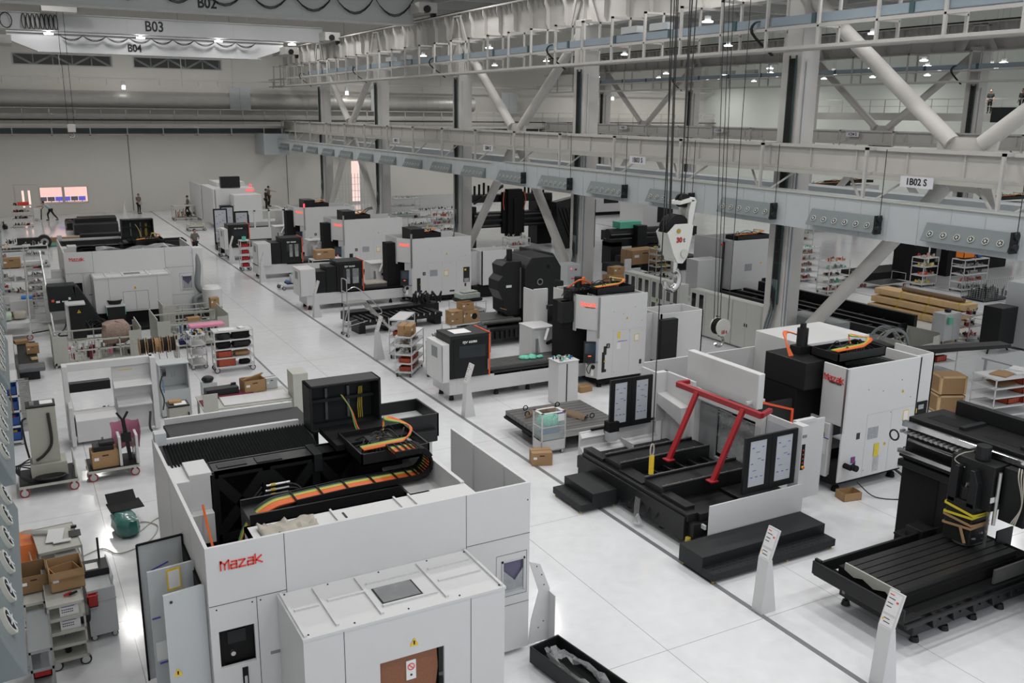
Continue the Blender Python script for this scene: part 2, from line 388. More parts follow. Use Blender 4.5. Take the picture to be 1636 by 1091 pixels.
for x in [.8, 3.0, 5.0, 6.6, 8.7, 13, 14.9, 16.3, 18, 19.3, 23, 28, 33, 38]: MB().box(x-.04, -.05, -.5, x+.04, .05, 0).build('drop_hook', WHITE2, t)
for x in (.6, 5.2, 14.9, 19.3, 30, 40): MB().box(x-.03, -.03, .1, x+.03, .03, 6.5).build('hanger_rod', WHITE2, t)
for i, (x, y, z) in enumerate([(10.0, 88, 11.0), (30, 88, 10.9), (61, 88, 10.9)]):
    t = thing('wall_floodlight', ['square floodlight under the conduit rail above the standing man', 'square floodlight on the far wall between two columns', 'square floodlight on the far wall by the second row of columns'][i], 'floodlight', (x, y, z))
    MB().box(-.14, -.1, -.05, .14, .1, .35).build('housing', LGREY, t); MBm(EMW).box(-.13, -.14, -.35, .13, 0, -.05).build('lens', None, t)
for i, x in enumerate([19.9, 33.5, 48]):
    t = thing('hatch_panel', ['grey double hatch in the foil duct line by the first bay end', 'grey double hatch between the third and fourth columns', 'grey double hatch behind the second column row'][i], 'hatch', (x, 88.25, 9.0))
    MB().box(-.95, 0, 0, 0-.01, .05, 2.1).build('hatch_door', LGREY, t); MB().box(.01, 0, 0, .95, .05, 2.1).build('hatch_door', LGREY, t)
t = thing('exit_sign', 'green lit exit sign over the passage door in the far wall', 'exit sign', (29.7, 89.2, 4.4))
MB().box(-.2, -.05, 0, .2, 0, .25).build('housing', WHITE, t); MBm(EMG).box(-.18, -.07, .02, .18, -.05, .23).build('lit_face', None, t)

# ---------------------------------------------------------------- one row of the steel frame (x = plane of the columns)
CY = [24.1, 37.5, 50.9, 64.3, 77.7]
def column(X, y, label, face=True, zt=13.2):
    t = thing('steel_column', label, 'column', (X, y, 0)); t['kind'] = 'thing'
    MB().box(-.42, -.45, 0, .42, .45, zt).build('shaft', WHITE2, t, bev=.03)
    MB().box(-.5, -.53, 0, .5, .53, .5).build('base_wrap', LGREY, t)
    l = MB(); l.box(-.52, -.30, 2.4, -.47, -.26, 11); l.box(-.52, .0, 2.4, -.47, .04, 11)
    z = 2.6
    while z < 11: l.box(-.51, -.28, z, -.48, .02, z+.05); z += .42
    l.build('cable_ladder', GREENT, t)
    c = MB()
    for i in range(5): cab(c, [(-.5, -.24+.055*i, 10.9), (-.53, -.24+.055*i, 7), (-.5, -.24+.055*i, 4), (-.56, -.2+.04*i, 2.2+.1*i)], .022, 5, 3)
    c.build('black_cable', RUBBER, t)
    c = MB()
    for i in range(3): cab(c, [(-.52, -.22+.09*i, 3.3), (-.5, -.2+.1*i, 2.3), (-.56, -.05+.12*i, 1.4), (-.5, 0+.1*i, .6)], .04, 7, 3)
    c.build('grey_hose', BLUEG, t)
    c = MB(); c.cyl((-.2, -.5, .1), (-.2, -.5, 10.8), .035, 8); c.cyl((-.35, -.5, .1), (-.35, -.5, 8.0), .03, 8); c.build('conduit_pipe', LGREY, t)
    return t
ords = ['first', 'second', 'third', 'fourth', 'fifth']
for r, X in (('row beside the white duct', 24.5), ('row two bays over', 53.0)):
    for i, y in enumerate(CY): column(X, y, '%s white box steel column in the %s' % (ords[i], r))
def low_girder(X, label):
    t = thing('lower_girder', label, 'girder', (X, 0, 0)); t['kind'] = 'thing'
    g = MB(); g.box(-.75, 4, 7.34, -.68, 88, 8.06); g.box(-.9, 4, 8.0, -.3, 88, 8.1); g.box(-.95, 4, 7.26, -.6, 88, 7.36); g.box(.2, 4, 7.9, .5, 88, 8.05); g.build('web', WHITE2, t)
    y = 5.4
    while y < 88: MB().box(-.82, y, 7.3, -.74, y+.05, 8.0).build('stiffener', WHITE2, t); y += 1.9
    tr = MB(); tr.box(-1.2, 4, 7.16, -.98, 88, 7.2); tr.box(-1.2, 4, 7.2, -1.18, 88, 7.28); tr.box(-1.0, 4, 7.2, -.98, 88, 7.28); tr.build('cable_trunking', OFFW, t)
    y = 6.4; i = 0
    while y < 87:
        b = MB(); b.box(-1.3, y, 6.25, -1.2, y+.08, 8.1); b.box(-1.3, y, 8.02, -.4, y+.08, 8.1); b.box(-1.3, y, 6.25, -.2, y+.08, 6.33)
        b.bar((-1.25, y, 6.3), (-.7, y+1.1, 7.2), .06); b.bar((-1.25, y, 6.3), (-.7, y-1.1, 7.2), .06)
        b.build('hanger_frame', WHITE2, t); y += 4.47
    return t
low_girder(24.5, 'pale lower girder with stiffeners above the white air duct, near column row')
low_girder(53.0, 'pale lower girder two bays over, between the second row columns')
def top_girder(X, label, zo=0):
    t = thing('crane_runway', label, 'crane runway', (X, 0, zo)); t['kind'] = 'thing'
    g = MB(); g.box(-.02, 2, 13.0, .02, 90 if X < 30 else 88, 14.6)
    g.box(-.35, 2, 14.55, .35, 89, 14.63); g.box(-.3, 2, 12.93, .3, 89, 13.0); g.build('girder_web', WHITE2, t)
    y = 2.5
    while y < 89:
        s = MB()
        s.prism([(-.34, 14.55), (-.34, 14.2), (-.22, 13.9), (-.22, 13.25), (-.05, 13.0), (-.02, 13.0), (-.02, 14.55)], 'y', y, y+.04)
        if int(y*10) % 3 == 0 or True: s.prism([(-.34, 14.55), (-.05, 14.1), (-.02, 14.1), (-.02, 14.55)], 'y', y+.55, y+.58); s.prism([(-.34, 14.55), (-.05, 14.1), (-.02, 14.1), (-.02, 14.55)], 'y', y+1.1, y+1.13)
        y += 1.67; s.build('stiffener', WHITE2, t)
    for yc in [10.7] + CY:
        b = MB(); b.prism([(yc-1.3, 13.0), (yc-.5, 14.4), (yc-.38, 14.4), (yc-.9, 13.0)], 'x', -.36, -.3)
        b.prism([(yc+1.3, 13.0), (yc+.5, 14.4), (yc+.38, 14.4), (yc+.9, 13.0)], 'x', -.36, -.3)
        b.box(-.36, yc-.5, 14.38, .3, yc+.5, 14.45); b.box(-.4, yc-.6, 12.9, .4, yc+.6, 12.98); b.build('bearing_bracket', WHITE2, t)
    MB().box(-.04, 2, 14.63, .04, 89, 14.75).build('rail', DGREY, t)
    return t
top_girder(24.5, 'ribbed white crane runway girder on top of the near column row')
top_girder(53.0, 'ribbed white crane runway girder over the second column row')
def brace(X, y0, z0, y1, z1, label, r=.24):
    t = thing('pipe_brace', label, 'brace'); t.location = (X, y0, z0); t['kind'] = 'thing'
    a = Vector((0, 0, 0)); b = Vector((0, y1-y0, z1-z0)); m = MB(); m.cyl(a, b, r, 14); m.build('pipe', WHITE2, t, smooth=True)
    d = b.normalized(); m = MB()
    for e, s_ in ((a, 1), (b, -1)):
        q = e + d*s_*.9; m.bar(e, q, .05, .42); m.bar(e, q, .42, .05)
    m.build('end_plate', WHITE2, t)
    return t
def gusset(X, y, label):
    t = thing('gusset_node', label, 'gusset'); t.location = (X, y, 8.0); t['kind'] = 'thing'
    m = MB(); m.prism([(-.9, -.1), (.9, -.1), (1.0, .55), (.4, .45), (-.4, .45), (-1.0, .55)], 'x', -.06, .06)
    m.prism([(-.9, -.75), (.9, -.75), (1.2, -1.5), (.5, -1.1), (-.5, -1.1), (-1.2, -1.5)], 'x', -.06, .06); m.build('plate', WHITE2, t)
for X, rn in ((24.5, 'near column row'), (53.0, 'second column row')):
    for yn, bn in ((17.4, 'first'), (44.2, 'middle'), (71.1, 'last')):
        gusset(X, yn, 'white gusset plate where four pipes meet, %s braced bay of the %s' % (bn, rn))
        for s_, sn in ((-1, 'camera side'), (1, 'wall side')):
            brace(X, yn+s_*.5, 8.3, yn+s_*6.45, 12.9, 'upper slanting white pipe, %s of the %s braced bay, %s' % (sn, bn, rn))
            if yn+s_*6.7 > 11: brace(X, yn+s_*.5, 7.1, yn+s_*6.45, .4, 'lower slanting grey pipe, %s of the %s braced bay, %s' % (sn, bn, rn))
            elif X < 30 or 1: pass
def tray_frame(X, label, y1=88.5):
    t = thing('service_tray', label, 'cable tray', (X, 0, 0)); t['kind'] = 'thing'
    a = MB(); a.box(-.04, 3, 11.08, .04, y1, 11.18); a.box(.85, 3, 11.08, .93, y1, 11.18); a.box(-.04, 3, 11.7, .04, y1, 11.8); a.box(0, 3, 11.1, .9, y1, 11.12); a.build('rail', WHITE2, t)
    y = 6.0
    while y < y1:
        MB().box(-.05, y, 11.1, .05, y+.08, 12.9).box(.85, y, 11.1, .93, y+.08, 12.9).box(-.05, y, 12.82, 1.8, y+.08, 12.9).box(-.05, y, 11.7, .9, y+.06, 11.76).build('post', WHITE2, t); y += 2.24 if X < 30 else 4.4
    b = MB(); b.box(.06, 3, 11.85, .3, y1-12, 12.12); b.build('blue_grey_busbar', mat('busbar_blue_grey', (.27, .33, .38), .45), t)
    y = 7.5; m = MB()
    while y < y1-12: m.box(.02, y, 11.83, .06, y+.16, 12.14); y += 3.6
    m.build('joint_clamp', mat('busbar_clamp_green', (.05, .10, .11), .5) if 'busbar_clamp_green' not in bpy.data.materials else bpy.data.materials['busbar_clamp_green'], t)
    for y in (16.2, 29.3, 31.2, 55, 57.5):
        m = MB(); m.box(.0, y, 12.16, .34, y+1.1, 12.42); m.use(PAPER) if 0 else None; m.build('tap_off_box', LGREY, t)
    w_ = MB()
    for yc in CY:
        for q in range(3): cab(w_, [(.3, yc+.1+.05*q, 11.95), (.0, yc+.3+.05*q, 12.05), (-.05, yc+.45+.05*q, 11.7), (.9, yc+.4+.05*q, 11.0)], .018, 5, 4)
    w_.build('drop_cable', RUBBER, t)
    return t
tray_frame(22.7, 'white framed service tray with blue grey busbar above the near column row')
tray_frame(51.2, 'white framed service tray with busbar two bays over', 88)

# ---------------------------------------------------------------- air duct with nozzle boxes
def nozzle_panel(t, x, y0, y1, z0=5.58, z1=6.1, s=-1, pulley=True):
    a = .12*s
    m = MB(); m.prism([(x, z1), (x+a*.4, z1+.02), (x+2.4*a, z0), (x, z0-.02)], 'y', y0, y1)
    o = m.build('nozzle_box', BLUEG, t, bev=.015)
    ang = math.atan2(2.0*abs(a), z1-z0); n = 6
    for i in range(n):
        y = y0 + (y1-y0)*(i+.6)/(n+.2); zc = z0+.42*(z1-z0); xc = x+a*.4+2.0*a*.58
        nx, nz = s*math.cos(ang), math.sin(ang)
        c = Vector((xc, y, zc)); d = Vector((nx, 0, nz))
        rg = MB(); rg.use(OFFW).cyl(c-d*.02, c+d*.035, .095, 16); rg.use(BLACKM).cyl(c+d*.03, c+d*.04, .072, 14); rg.use(LGREY).cyl(c+d*.035, c+d*.046, .03, 8)
        for q in range(3):
            aa = q*PI/3; v = Vector((0, math.cos(aa), 0)) + Vector((-nz, 0, nx))*math.sin(aa)*s
            rg.use(LGREY).bar(c+d*.042-v*.07, c+d*.042+v*.07, .008)
        rg.build('nozzle_ring', None, o)
    if pulley:
        p = MB(); p.box(x+2.3*a, y0-.1, z0-.02, x, y0-.04, z1+.05); p.cyl((x+1.2*a, y0-.16, z1-.05), (x+1.2*a, y0-.1, z1-.05), .1, 10); p.cyl((x+1.6*a, y0-.2, z0+.15), (x+1.6*a, y0-.1, z0+.15), .09, 10)
        p.cyl((x+1.2*a, y0-.13, z1), (x+1.2*a, y0-.13, 8.1), .012, 5); p.build('pulley_bracket', DGREY, o)
t = thing('air_duct', 'pale blue grey square air duct with nozzle boxes below the near girder', 'air duct', (0, 0, 0))
m = MB(); m.box(22.6, 3, 5.47, 23.7, 42.0, 6.58); m.prism([(42.0, 5.47), (42.0, 6.58), (43.4, 6.45), (43.4, 5.6)], 'x', 22.6, 23.7); m.box(22.6, 43.4, 5.6, 23.5, 86, 6.45)
m.build('duct_body', DUCTW, t)
m = MB(); y = 4.0
while y < 42: m.box(22.585, y, 5.46, 22.6, y+.015, 6.59); y += 1.02
while y < 86: m.box(22.585, y, 5.59, 22.6, y+.015, 6.46); y += 1.3
m.build('board_joint', LGREY, t)
MB().box(22.55, 3, 6.58, 22.7, 42, 6.61).box(22.55, 43.4, 6.45, 22.7, 86, 6.48).build('top_tape', OFFW, t)
MB().box(21.3, 86, 5.05, 23.6, 89.3, 6.95).build('end_plenum', DUCTW, t)
for i in range(19):
    y = 10.1+4.25*i
    if y+2.6 < 85: nozzle_panel(t, 22.6, y, y+2.6, 5.66, 6.14, -1, y < 40)
t = thing('side_air_duct', 'blue grey nozzle duct close by along the opposite column row', 'air duct', (0, 0, 0))
MB().box(-1.5, 1, 5.0, -.48, 40, 6.3).build('duct_body', DUCTW, t)
for i in range(8): nozzle_panel(t, -.48, 6.0+3.5*i, 8.85+3.5*i, 5.48, 6.1, 1, False)
t = thing('second_air_duct', 'pale square air duct two bays over with small nozzle boxes', 'air duct', (0, 0, 0))
MB().box(51.2, 5, 5.9, 52.2, 86, 6.9).build('duct_body', DUCTW, t)
for i in range(15): MB().prism([(51.2, 6.75), (51.15, 6.75), (50.92, 6.3), (51.2, 6.28)], 'y', 20+4.25*i, 22.6+4.25*i).build('nozzle_box', BLUEG, t)
t = thing('duct_on_far_side', 'pale duct seen behind the near girder across the second bay', 'air duct')
MB().box(26.2, 5, 5.5, 27.2, 84, 6.5).build('duct_body', DUCTW, t)
for i in range(14): MB().prism([(27.2, 6.3), (27.25, 6.3), (27.45, 5.8), (27.2, 5.78)], 'y', 10+4.25*i, 12.6+4.25*i).build('nozzle_box', BLUEG, t)

# hanging bay signs
for X, y, z, s in ((23.15, 17.9, 7.18, '1B02 S'), (23.15, 31.4, 7.16, '1B03 S'), (23.15, 44.9, 7.16, '1B04 S'), (23.15, 58.2, 7.16, '1B05 S'), (52.0, 45.8, 7.82, '1C04 S'), (51.9, 59.5, 7.8, '1C05 S'), (51.9, 72.9, 7.8, '1C06 S')):
    t = thing('bay_sign', 'white hanging sign plate reading %s' % s.replace(' ', ''), 'sign', (X, y, z))
    MB().box(-.015, -.55, -.16, .015, .55, .16).build('plate', SIGNW, t); MB().text(s, .27, LEFTF(-.02, 0, 0), .006, .006, .95).build('lettering', INK, t)

# ---------------------------------------------------------------- overhead cranes
def crane(name, y, z0, z1, x0, x1, label, txt, tx, taper=0, festoon=None, lamps=(), dep=.9, fscale=1.):
    t = thing('overhead_crane', label, 'crane', (0, y, 0))
    m = MB()
    if taper: m.prism([(x0, z1), (x0, z0+.8), (x0+2.0, z0), (x1-2.4, z0), (x1, z0+.8), (x1, z1)], 'y', 0, dep)
    else: m.box(x0, 0, z0, x1, dep, z1)
    m.box(x0+taper, -.12, z0-.05, x1-taper, dep+.12, z0); m.box(x0, -.12, z1, x1, dep+.12, z1+.06); m.build('box_girder', mat_crane, t)
    s = MB(); x = x0+2
    while x < x1-1: s.box(x, -.02, z0, x+.06, 0, z1); x += 7.5
    s.build('splice_plate', LGREY, t)
    e = MB(); e.box(x1-.3, -1.6, z1-.95, x1+.9, 2.6, z1-.35); e.box(x0-.6, -1.6, z1-.95, x0+.3, 2.6, z1-.35) if x0 > -3 else None; e.build('end_truck', WHITE2, t)
    g = MB(); g.cyl((x1+.2, -1.3, z1-.75), (x1+.2, -1.75, z1-.75), .22, 12); g.cyl((x1+.7, -1.2, z1-1.0), (x1+.9, -1.2, z1-1.0), .25, 12); g.build('drive_motor', DGREY, t)
    MB().text(txt, fscale, FRONT(tx, -.015, (z0+z1)/2-(.3 if txt == 'B02' else .22 if txt == 'B04' else 0)), .01, .02, .85).build('lettering', INK, t)
    r = MB(); x = x0
    while x < x1: r.box(x, -.1, z1+.3, x+.03, -.07, z1+.9); x += 1.5
    r.build('hand_rail', LGREY, t)
    if festoon:
        c = MB(); a, b, n, drop = festoon; L_ = (b-a)/n
        for i in range(n):
            for q in range(3):
                pts = [(a+L_*(i+u/8), -.22-.03*q, z1-.1-(drop+.06*q)*math.sin(PI*u/8)**.8) for u in range(9)]; c.tube(pts, .022, 5)
        c.build('festoon_cable', RUBBER, t)
    for x in lamps:
        l = MB(); l.use(LGREY).cyl((x, .3, z0-.06), (x, .3, z0-.2), .12, 12); l.use(EMW).cyl((x, .3, z0-.2), (x, .3, z0-.3), .3, 16); l.build('crane_lamp', None, t)
    return t
mat_crane = mat('crane_pale_grey', (.47, .48, .49), .4, noise=.03)
crane('b02', 56.0, 14.33, 15.85, -8, 23.6, 'widest pale box girder crane marked B02 with looped cable', 'B02', 11.1, 0, (-2, 23.5, 10, .95), (), fscale=.8)
c3 = crane('b03', 74.0, 14.28, 15.3, -8, 23.4, 'pale box girder crane marked B03 behind the first crane', 'B03', 10.85, 0, None, (3.9, 9.9, 15.4, 21), fscale=1.0)
cc = MB()
for i in range(12):
    x = 1.3+.28*i if i > 3 else -1.2+.85*i
    cc.tube([(x+.12*math.cos(a)*(1 if i > 3 else 3), -.3+.1*math.sin(a), 14.75+.5*math.sin(a)) for a in [2*PI*k_/12 for k_ in range(12)]], .035, 5, True)
cc.build('coiled_festoon', RUBBER, c3)
crane('b04', 82.0, 13.25, 14.6, 1.4, 22.4, 'pale crane marked B04 with cut away girder ends, nearest the far wall' .replace('nearest', 'next to'), 'B04', 10.4, 2.0, (5, 20, 9, .3), (), fscale=.8)
def trolley(x, y, z, label, hz):
    t = thing('crane_trolley', label, 'hoist trolley', (x, y, z))
    MB().box(-1.1, -.9, 0, 1.1, .9, .35).build('frame', WHITE2, t, bev=.03); MB().cyl((-.7, 0, .6), (.7, 0, .6), .35, 14).build('drum', LGREY, t); MB().box(-1.0, -.7, .35, -.4, -.1, .9).build('control_box', WHITE2, t)
    if hz:
        w_ = MB(); w_.cyl((-.2, -.9, 0), (-.2, -.9, hz-z+.5), .018, 5); w_.cyl((.2, -.9, 0), (.2, -.9, hz-z+.5), .018, 5); w_.build('wire_rope', RUBBER, t)
        MB().box(-.25, -1.05, hz-z, .25, -.75, hz-z+.55).build('hook_block', WHITE2, t)
        h = MB(); h.tube([(0+.16*math.sin(a), -.9, hz-z-.22-.16*math.cos(a)) for a in [-2.0+.5*i for i in range(10)]], .04, 6); h.build('hook', STEEL, t)
trolley(4.6, 73.2, 15.35, 'white hoist trolley on the second crane with wires to a small hook block', 7.4)
trolley(14.0, 57.4, 15.9, 'white hoist trolley on top of the widest crane girder', None)

# highbay lamps: the fixtures that carry the hall's light
def lamp(p, g, k_, lab):
    t = thing('highbay_lamp', lab, 'ceiling lamp', p, 0, g)
    MB().cyl((0, 0, 0), (0, 0, .25), .16, 12).cyl((0, 0, .25), (0, 0, 18.15-p[2]), .015, 5).build('housing', LGREY, t)
    MBm(EMW).cyl((0, 0, -.06), (0, 0, 0), .27, 18).build('diffuser', None, t)
    return t
L0 = lamp(LAMPS[0], 'highbay lamps over the near hall', 0, 'round white highbay lamp hung from the roof over the machine bay')
for p in LAMPS[1:]: dup(L0, p)
L1 = lamp(LAMPS_C[0], 'highbay lamps over the bays beyond the columns', 0, 'round white highbay lamp hung low in the bays beyond the columns')
for p in LAMPS_C[1:] + [(x, y, 12.7) for x in (60.5, 68.5, 73.5) for y in (36, 41, 47, 52, 57, 63, 69, 79)]: dup(L1, p)

# gallery on the side wall with visitors
t = thing('side_gallery', 'white visitor gallery with railing high on the side wall', 'gallery', (66.0, 34, 9.35)); t['kind'] = 'thing'
MB().box(-.6, -14, -.6, 1.6, 30, 0).build('deck', WHITE2, t)
g = MB(); y = -14
while y < 30: g.box(-.6, y, 0, -.55, y+.05, 1.1); y += 1.5
g.box(-.6, -14, 1.05, -.55, 30, 1.1); g.box(-.6, -14, .5, -.55, 30, .54); g.build('railing', WHITE2, t)
t = thing('hall_display', 'grey lean-to display board on the side gallery rail', 'board', (65.3, 43.5, 9.3)); MB().box(-.05, -1.2, -.6, .05, 1.2, .5).build('panel', DGREY, t)
# ================================================================ helpers for machine details
def logo(parent, M, size=.3, sub=None, lit=False, subM=None):
    m = MB(); S = size*1.25; t_ = .105
    def st(*pts):
        for (a, b), (c, d) in zip(pts, pts[1:]):
            dx, dy = c-a, d-b; l = math.hypot(dx, dy); nx, ny = -dy/l*t_/2, dx/l*t_/2; ex, ey = dx/l*t_*.35, dy/l*t_*.35
            q = [(a+nx-ex, b+ny-ey), (a-nx-ex, b-ny-ey), (c-nx+ex, d-ny+ey), (c+nx+ex, d+ny+ey)]
            vs = [M @ Vector(((x-1.62)*S, (y-.35)*S, z)) for z in (-.006, .006) for x, y in q]
            m.add([tuple(v) for v in vs], [(3, 2, 1, 0), (4, 5, 6, 7), (0, 1, 5, 4), (1, 2, 6, 5), (2, 3, 7, 6), (3, 0, 4, 7)])
    st((.06, 0), (.06, .72), (.36, .42), (.66, .72), (.66, 0)); st((.36, .42), (.36, 0)); st((.12, .72), (.06, .55))
    for o_ in (.82, 2.06): st((o_+.05, .55), (o_+.42, .55), (o_+.42, 0), (o_, 0), (o_, .3), (o_+.42, .3))
    st((1.4, .55), (1.86, .55), (1.4, 0), (1.9, 0)); st((2.64, 0), (2.64, .75)); st((3.1, .58), (2.7, .27), (3.14, 0))
    o = m.build('logo', LEAD if lit else LOGO, parent)
    if sub:
        MB().text(sub, size*.42, M @ Matrix.Translation((size*.3, -size*.62, 0)), .008, size*.02, 1.1).build('model_lettering', LOGOG, parent)
    return o
def warn(m, M, s=.09):
    # small yellow triangle sticker
    m.use(YEL).add([M @ Vector((-s/2, -s*.45, .003)), M @ Vector((s/2, -s*.45, .003)), M @ Vector((0, s*.5, .003))], [(0, 1, 2)])
    m.use(INK).add([M @ Vector((-s*.07, -s*.3, .006)), M @ Vector((s*.07, -s*.3, .006)), M @ Vector((s*.1, s*.15, .006)), M @ Vector((-s*.1, s*.15, .006))], [(0, 1, 2, 3)])
def stick(m, M, mt, w_, h, d=.004):
    m.use(mt); o = m.T; m.T = M if o is None else o @ M; m.box(-w_/2, -h/2, 0, w_/2, h/2, d); m.T = o
def feet(m, pts, h=.22, r=.07):
    for x, y in pts: m.cone((x, y, 0), (x, y, h*.4), r*1.25, r*.9, 12); m.cyl((x, y, h*.4), (x, y, h), r*.45, 10)
def cabletray(parent, x0, y0, x1, y1, z, name='cable_tray', wires=True, seed=1):
    # open black tray on top of a machine with a terminal box and coloured cables
    R = random.Random(seed)
    m = MB(); m.open_box(x0, y0, z-.22, x1, y1, z, .03); t = m.build(name, BLACK, parent)
    cx, cy = (x0+x1)/2, (y0+y1)/2; w_, d = x1-x0, y1-y0
    MB().box(cx-w_*.25, cy-d*.2, z-.16, cx+w_*.12, cy+d*.12, z+.04).build('terminal_box', DGREY, t, bev=.01)
    s = MB(); warn(s, UPF(cx-w_*.08, cy-d*.02, z+.045), .12); s.build('warning_sticker', None, t)
    for k_, (mt, nm) in enumerate(((ORCAB, 'orange_cable'), (YELCAB, 'yellow_cable'), (GRNCAB, 'green_cable'))):
        c = MB()
        for q in range(3 if k_ < 2 else 1):
            o_ = .035*q + .1*k_
            cab(c, [(x0+.1, y0+.15+o_, z+.02), (cx, y0+.08+o_, z+.07), (x1-.35*w_+o_, y0+.14+o_, z+.08), (x1-.12, cy-.1+o_, z+.14), (x1-.2-o_, y1-.15, z+.15), (x1-.38, y1-.04, z+.16), (x1-.5, y1-.25, z-.05)], .016, 6, 5)
        c.build(nm, mt, t)
    c = MB()
    for q in range(12):
        a = R.uniform(x0+.1, x1-.1); b = R.uniform(y0+.1, y1-.1); e = R.uniform(x0+.1, x1-.1); f_ = R.uniform(y0+.1, y1-.1)
        cab(c, [(a, b, z-.1), ((a+e)/2+R.uniform(-.1, .1), (b+f_)/2, z+R.uniform(.0, .22)), (e, f_, z-.1)], .014, 5, 5)
    c.build('black_hose', RUBBER, t)
    c = MB()
    for q in range(8): c.cyl((cx-w_*.2+q*.05*w_, cy-d*.28, z-.1), (cx-w_*.2+q*.05*w_, cy-d*.28, z+.02), .018, 8)
    c.build('silver_connector', ALU, t)
    return t

# ================================================================ big white machine, first (open) and its twin further on
def bridge_machine(oy, label, first):
    t = thing('machining_centre', label, 'machine', (0, oy, 0))
    X0, X1 = 1.9, 7.1; ZT = 3.1
    # outer panels
    m = MB(); m.use(WHITE)
    # front wall, with the dark control recess and the side window left open
    for a, b, hs in ((X0, 2.01, []), (2.01, 2.51, [(1.2, 1.79)]), (2.51, 6.6, []), (6.6, 6.98, [(1.22, 1.76)]), (6.98, X1, [])):
        z = .08
        for h in hs: m.box(a, 0, z, b, .05, h[0]); z = h[1]
        m.box(a, 0, z, b, .05, ZT)
    m.build('front_panel', None, t)
    s = MB(); s.use(DGREY)
    for x, z0, z1 in ((3.0, .1, ZT), (5.92, 2.17, ZT), (2.56, .1, 2.2)): s.box(x, -.003, z0, x+.008, 0, z1)
    s.box(X0, -.003, 2.2, 3.0, 0, 2.208); s.box(5.92, -.003, 2.2, X1, 0, 2.208); s.box(6.05, -.003, .95, X1, 0, .957)
    for x, z in ((2.0, 2.14), (2.5, 2.14), (2.62, 2.14), (2.95, 2.14), (2.62, .4), (2.95, 1.2), (7.05, 2.8)): s.cyl((x, -.006, z), (x, 0, z), .012, 8)
    s.use(GREY).box(2.72, -.004, 1.22, 2.86, 0, 1.27)
    s.build('panel_seam', None, t)
    logo(t, FRONT(2.39, -.01, 2.80), .15)
    m = MB(); m.use(BLACKM).box(2.01, .12, 1.2, 2.51, .16, 1.79); m.use(ALU).cyl((2.2, .05, 1.36), (2.2, .12, 1.36), .035, 12); m.use(DGREY).box(2.14, .1, 1.5, 2.4, .12, 1.7); m.build('control_recess', None, t)
    m = MB(); m.use(BLACKM).box(2.3, -.02, .75, 2.38, .01, 1.13); m.use(ALU).box(2.32, -.03, .85, 2.36, -.02, 1.0); m.build('door_latch', None, t)
    fr = MB(); fr.use(DGREY)
    for a in ((6.47, 1.12, 6.475, 1.9), (7.045, 1.12, 7.05, 1.9), (6.47, 1.12, 7.05, 1.125), (6.47, 1.895, 7.05, 1.9)): fr.box(a[0], -.004, a[1], a[2], 0, a[3])
    fr.use(LGREY); fr.box(6.57, -.02, 1.19, 6.6, .02, 1.79); fr.box(6.98, -.02, 1.19, 7.01, .02, 1.79); fr.box(6.57, -.02, 1.16, 7.01, .02, 1.2); fr.box(6.57, -.02, 1.76, 7.01, .02, 1.79)
    fr.use(mat('violet_glass', (.10, .09, .16), .2) if 'violet_glass' not in bpy.data.materials else bpy.data.materials['violet_glass']).box(6.6, .03, 1.2, 6.98, .05, 1.76)
    fr.use(FILM).prism([(6.6, 1.62), (6.82, 1.4), (6.97, 1.6), (6.97, 1.22), (6.6, 1.2)], 'y', -.015, -.005)
    w_ = fr.build('side_window', None, t)
    # side and rear walls
    MB().box(X0, .05, .08, X0+.05, 5.0, ZT).build('side_panel', WHITE, t)
    s = MB(); s.box(X0-.004, 1.2, .1, X0, 1.21, ZT); s.box(X0-.004, 3.1, .1, X0, 3.11, ZT); s.box(X0-.004, 0, 2.2, X0, 1.2, 2.21)
    s.build('side_seam', LGREY, t)
    MB().box(X1-.05, .05, .08, X1, 3.0, ZT).build('side_panel', WHITE, t)
    s = MB(); s.box(X1-.07, .8, .3, X1-.05, .82, ZT); s.box(X1-.07, 2.0, .3, X1-.05, 2.02, ZT); s.build('inner_rib', LGREY, t)
    MB().box(6.2, .05, .3, 6.24, 4.3, 2.96).box(6.2, 2.96, .3, X1, 3.0, .6).build('inner_wall', WHITE, t)
    # white top shelf with cut-out
    m = MB(); m.box(2.6, .05, 2.9, 6.25, .75, 2.97); m.box(5.6, .75, 2.55, 6.18, 4.4, 2.6); m.box(6.18, .75, 2.55, 6.25, 4.4, 3.0); m.box(2.6, .7, 2.5, 5.6, .75, 2.97); m.box(2.6, .05, 2.5, 2.64, .75, 2.97)
    m.build('top_shelf', WHITE, t)
    r = MB(); r.use(WHITE)
    for x in (3.9, 4.95, 5.2): r.box(x, .12, 2.97, x+.03, .72, 3.0)
    r.use(DGREY)
    for x in (3.55, 4.05): r.box(x, .35, 2.971, x+.03, .55, 2.98)
    for x in (5.3, 5.7, 6.1, 6.22): r.cyl((x, .2, 2.97), (x, .2, 2.985), .015, 8)
    r.build('shelf_rib', None, t)
    if first:
        c = MB(); pts = []
        R = random.Random(3); n = 14; vs = []; fs = []
        for i in range(n+1):
            for j in range(7): vs.append((2.75+.85*i/n, .18+.42*j/6+R.uniform(-.02, .02), 2.985+abs(R.gauss(0, .035))))
        for i in range(n):
            for j in range(6): fs.append((i*7+j, i*7+j+1, (i+1)*7+j+1, (i+1)*7+j))
        c.add([(a, b, c_) for a, b, c_ in vs], [f_[::-1] for f_ in fs]); o = c.build('crumpled_cloth', CLOTH, None, smooth=True, loc=(0, oy, 0)); md = o.modifiers.new('thick', 'SOLIDIFY'); md.thickness = .012
        tag(o, 'crumpled beige cloth lying on the white top shelf of the open machine', 'cloth')
    # gantry beam with X shaped openings
    m = MB(); yb = 3.35
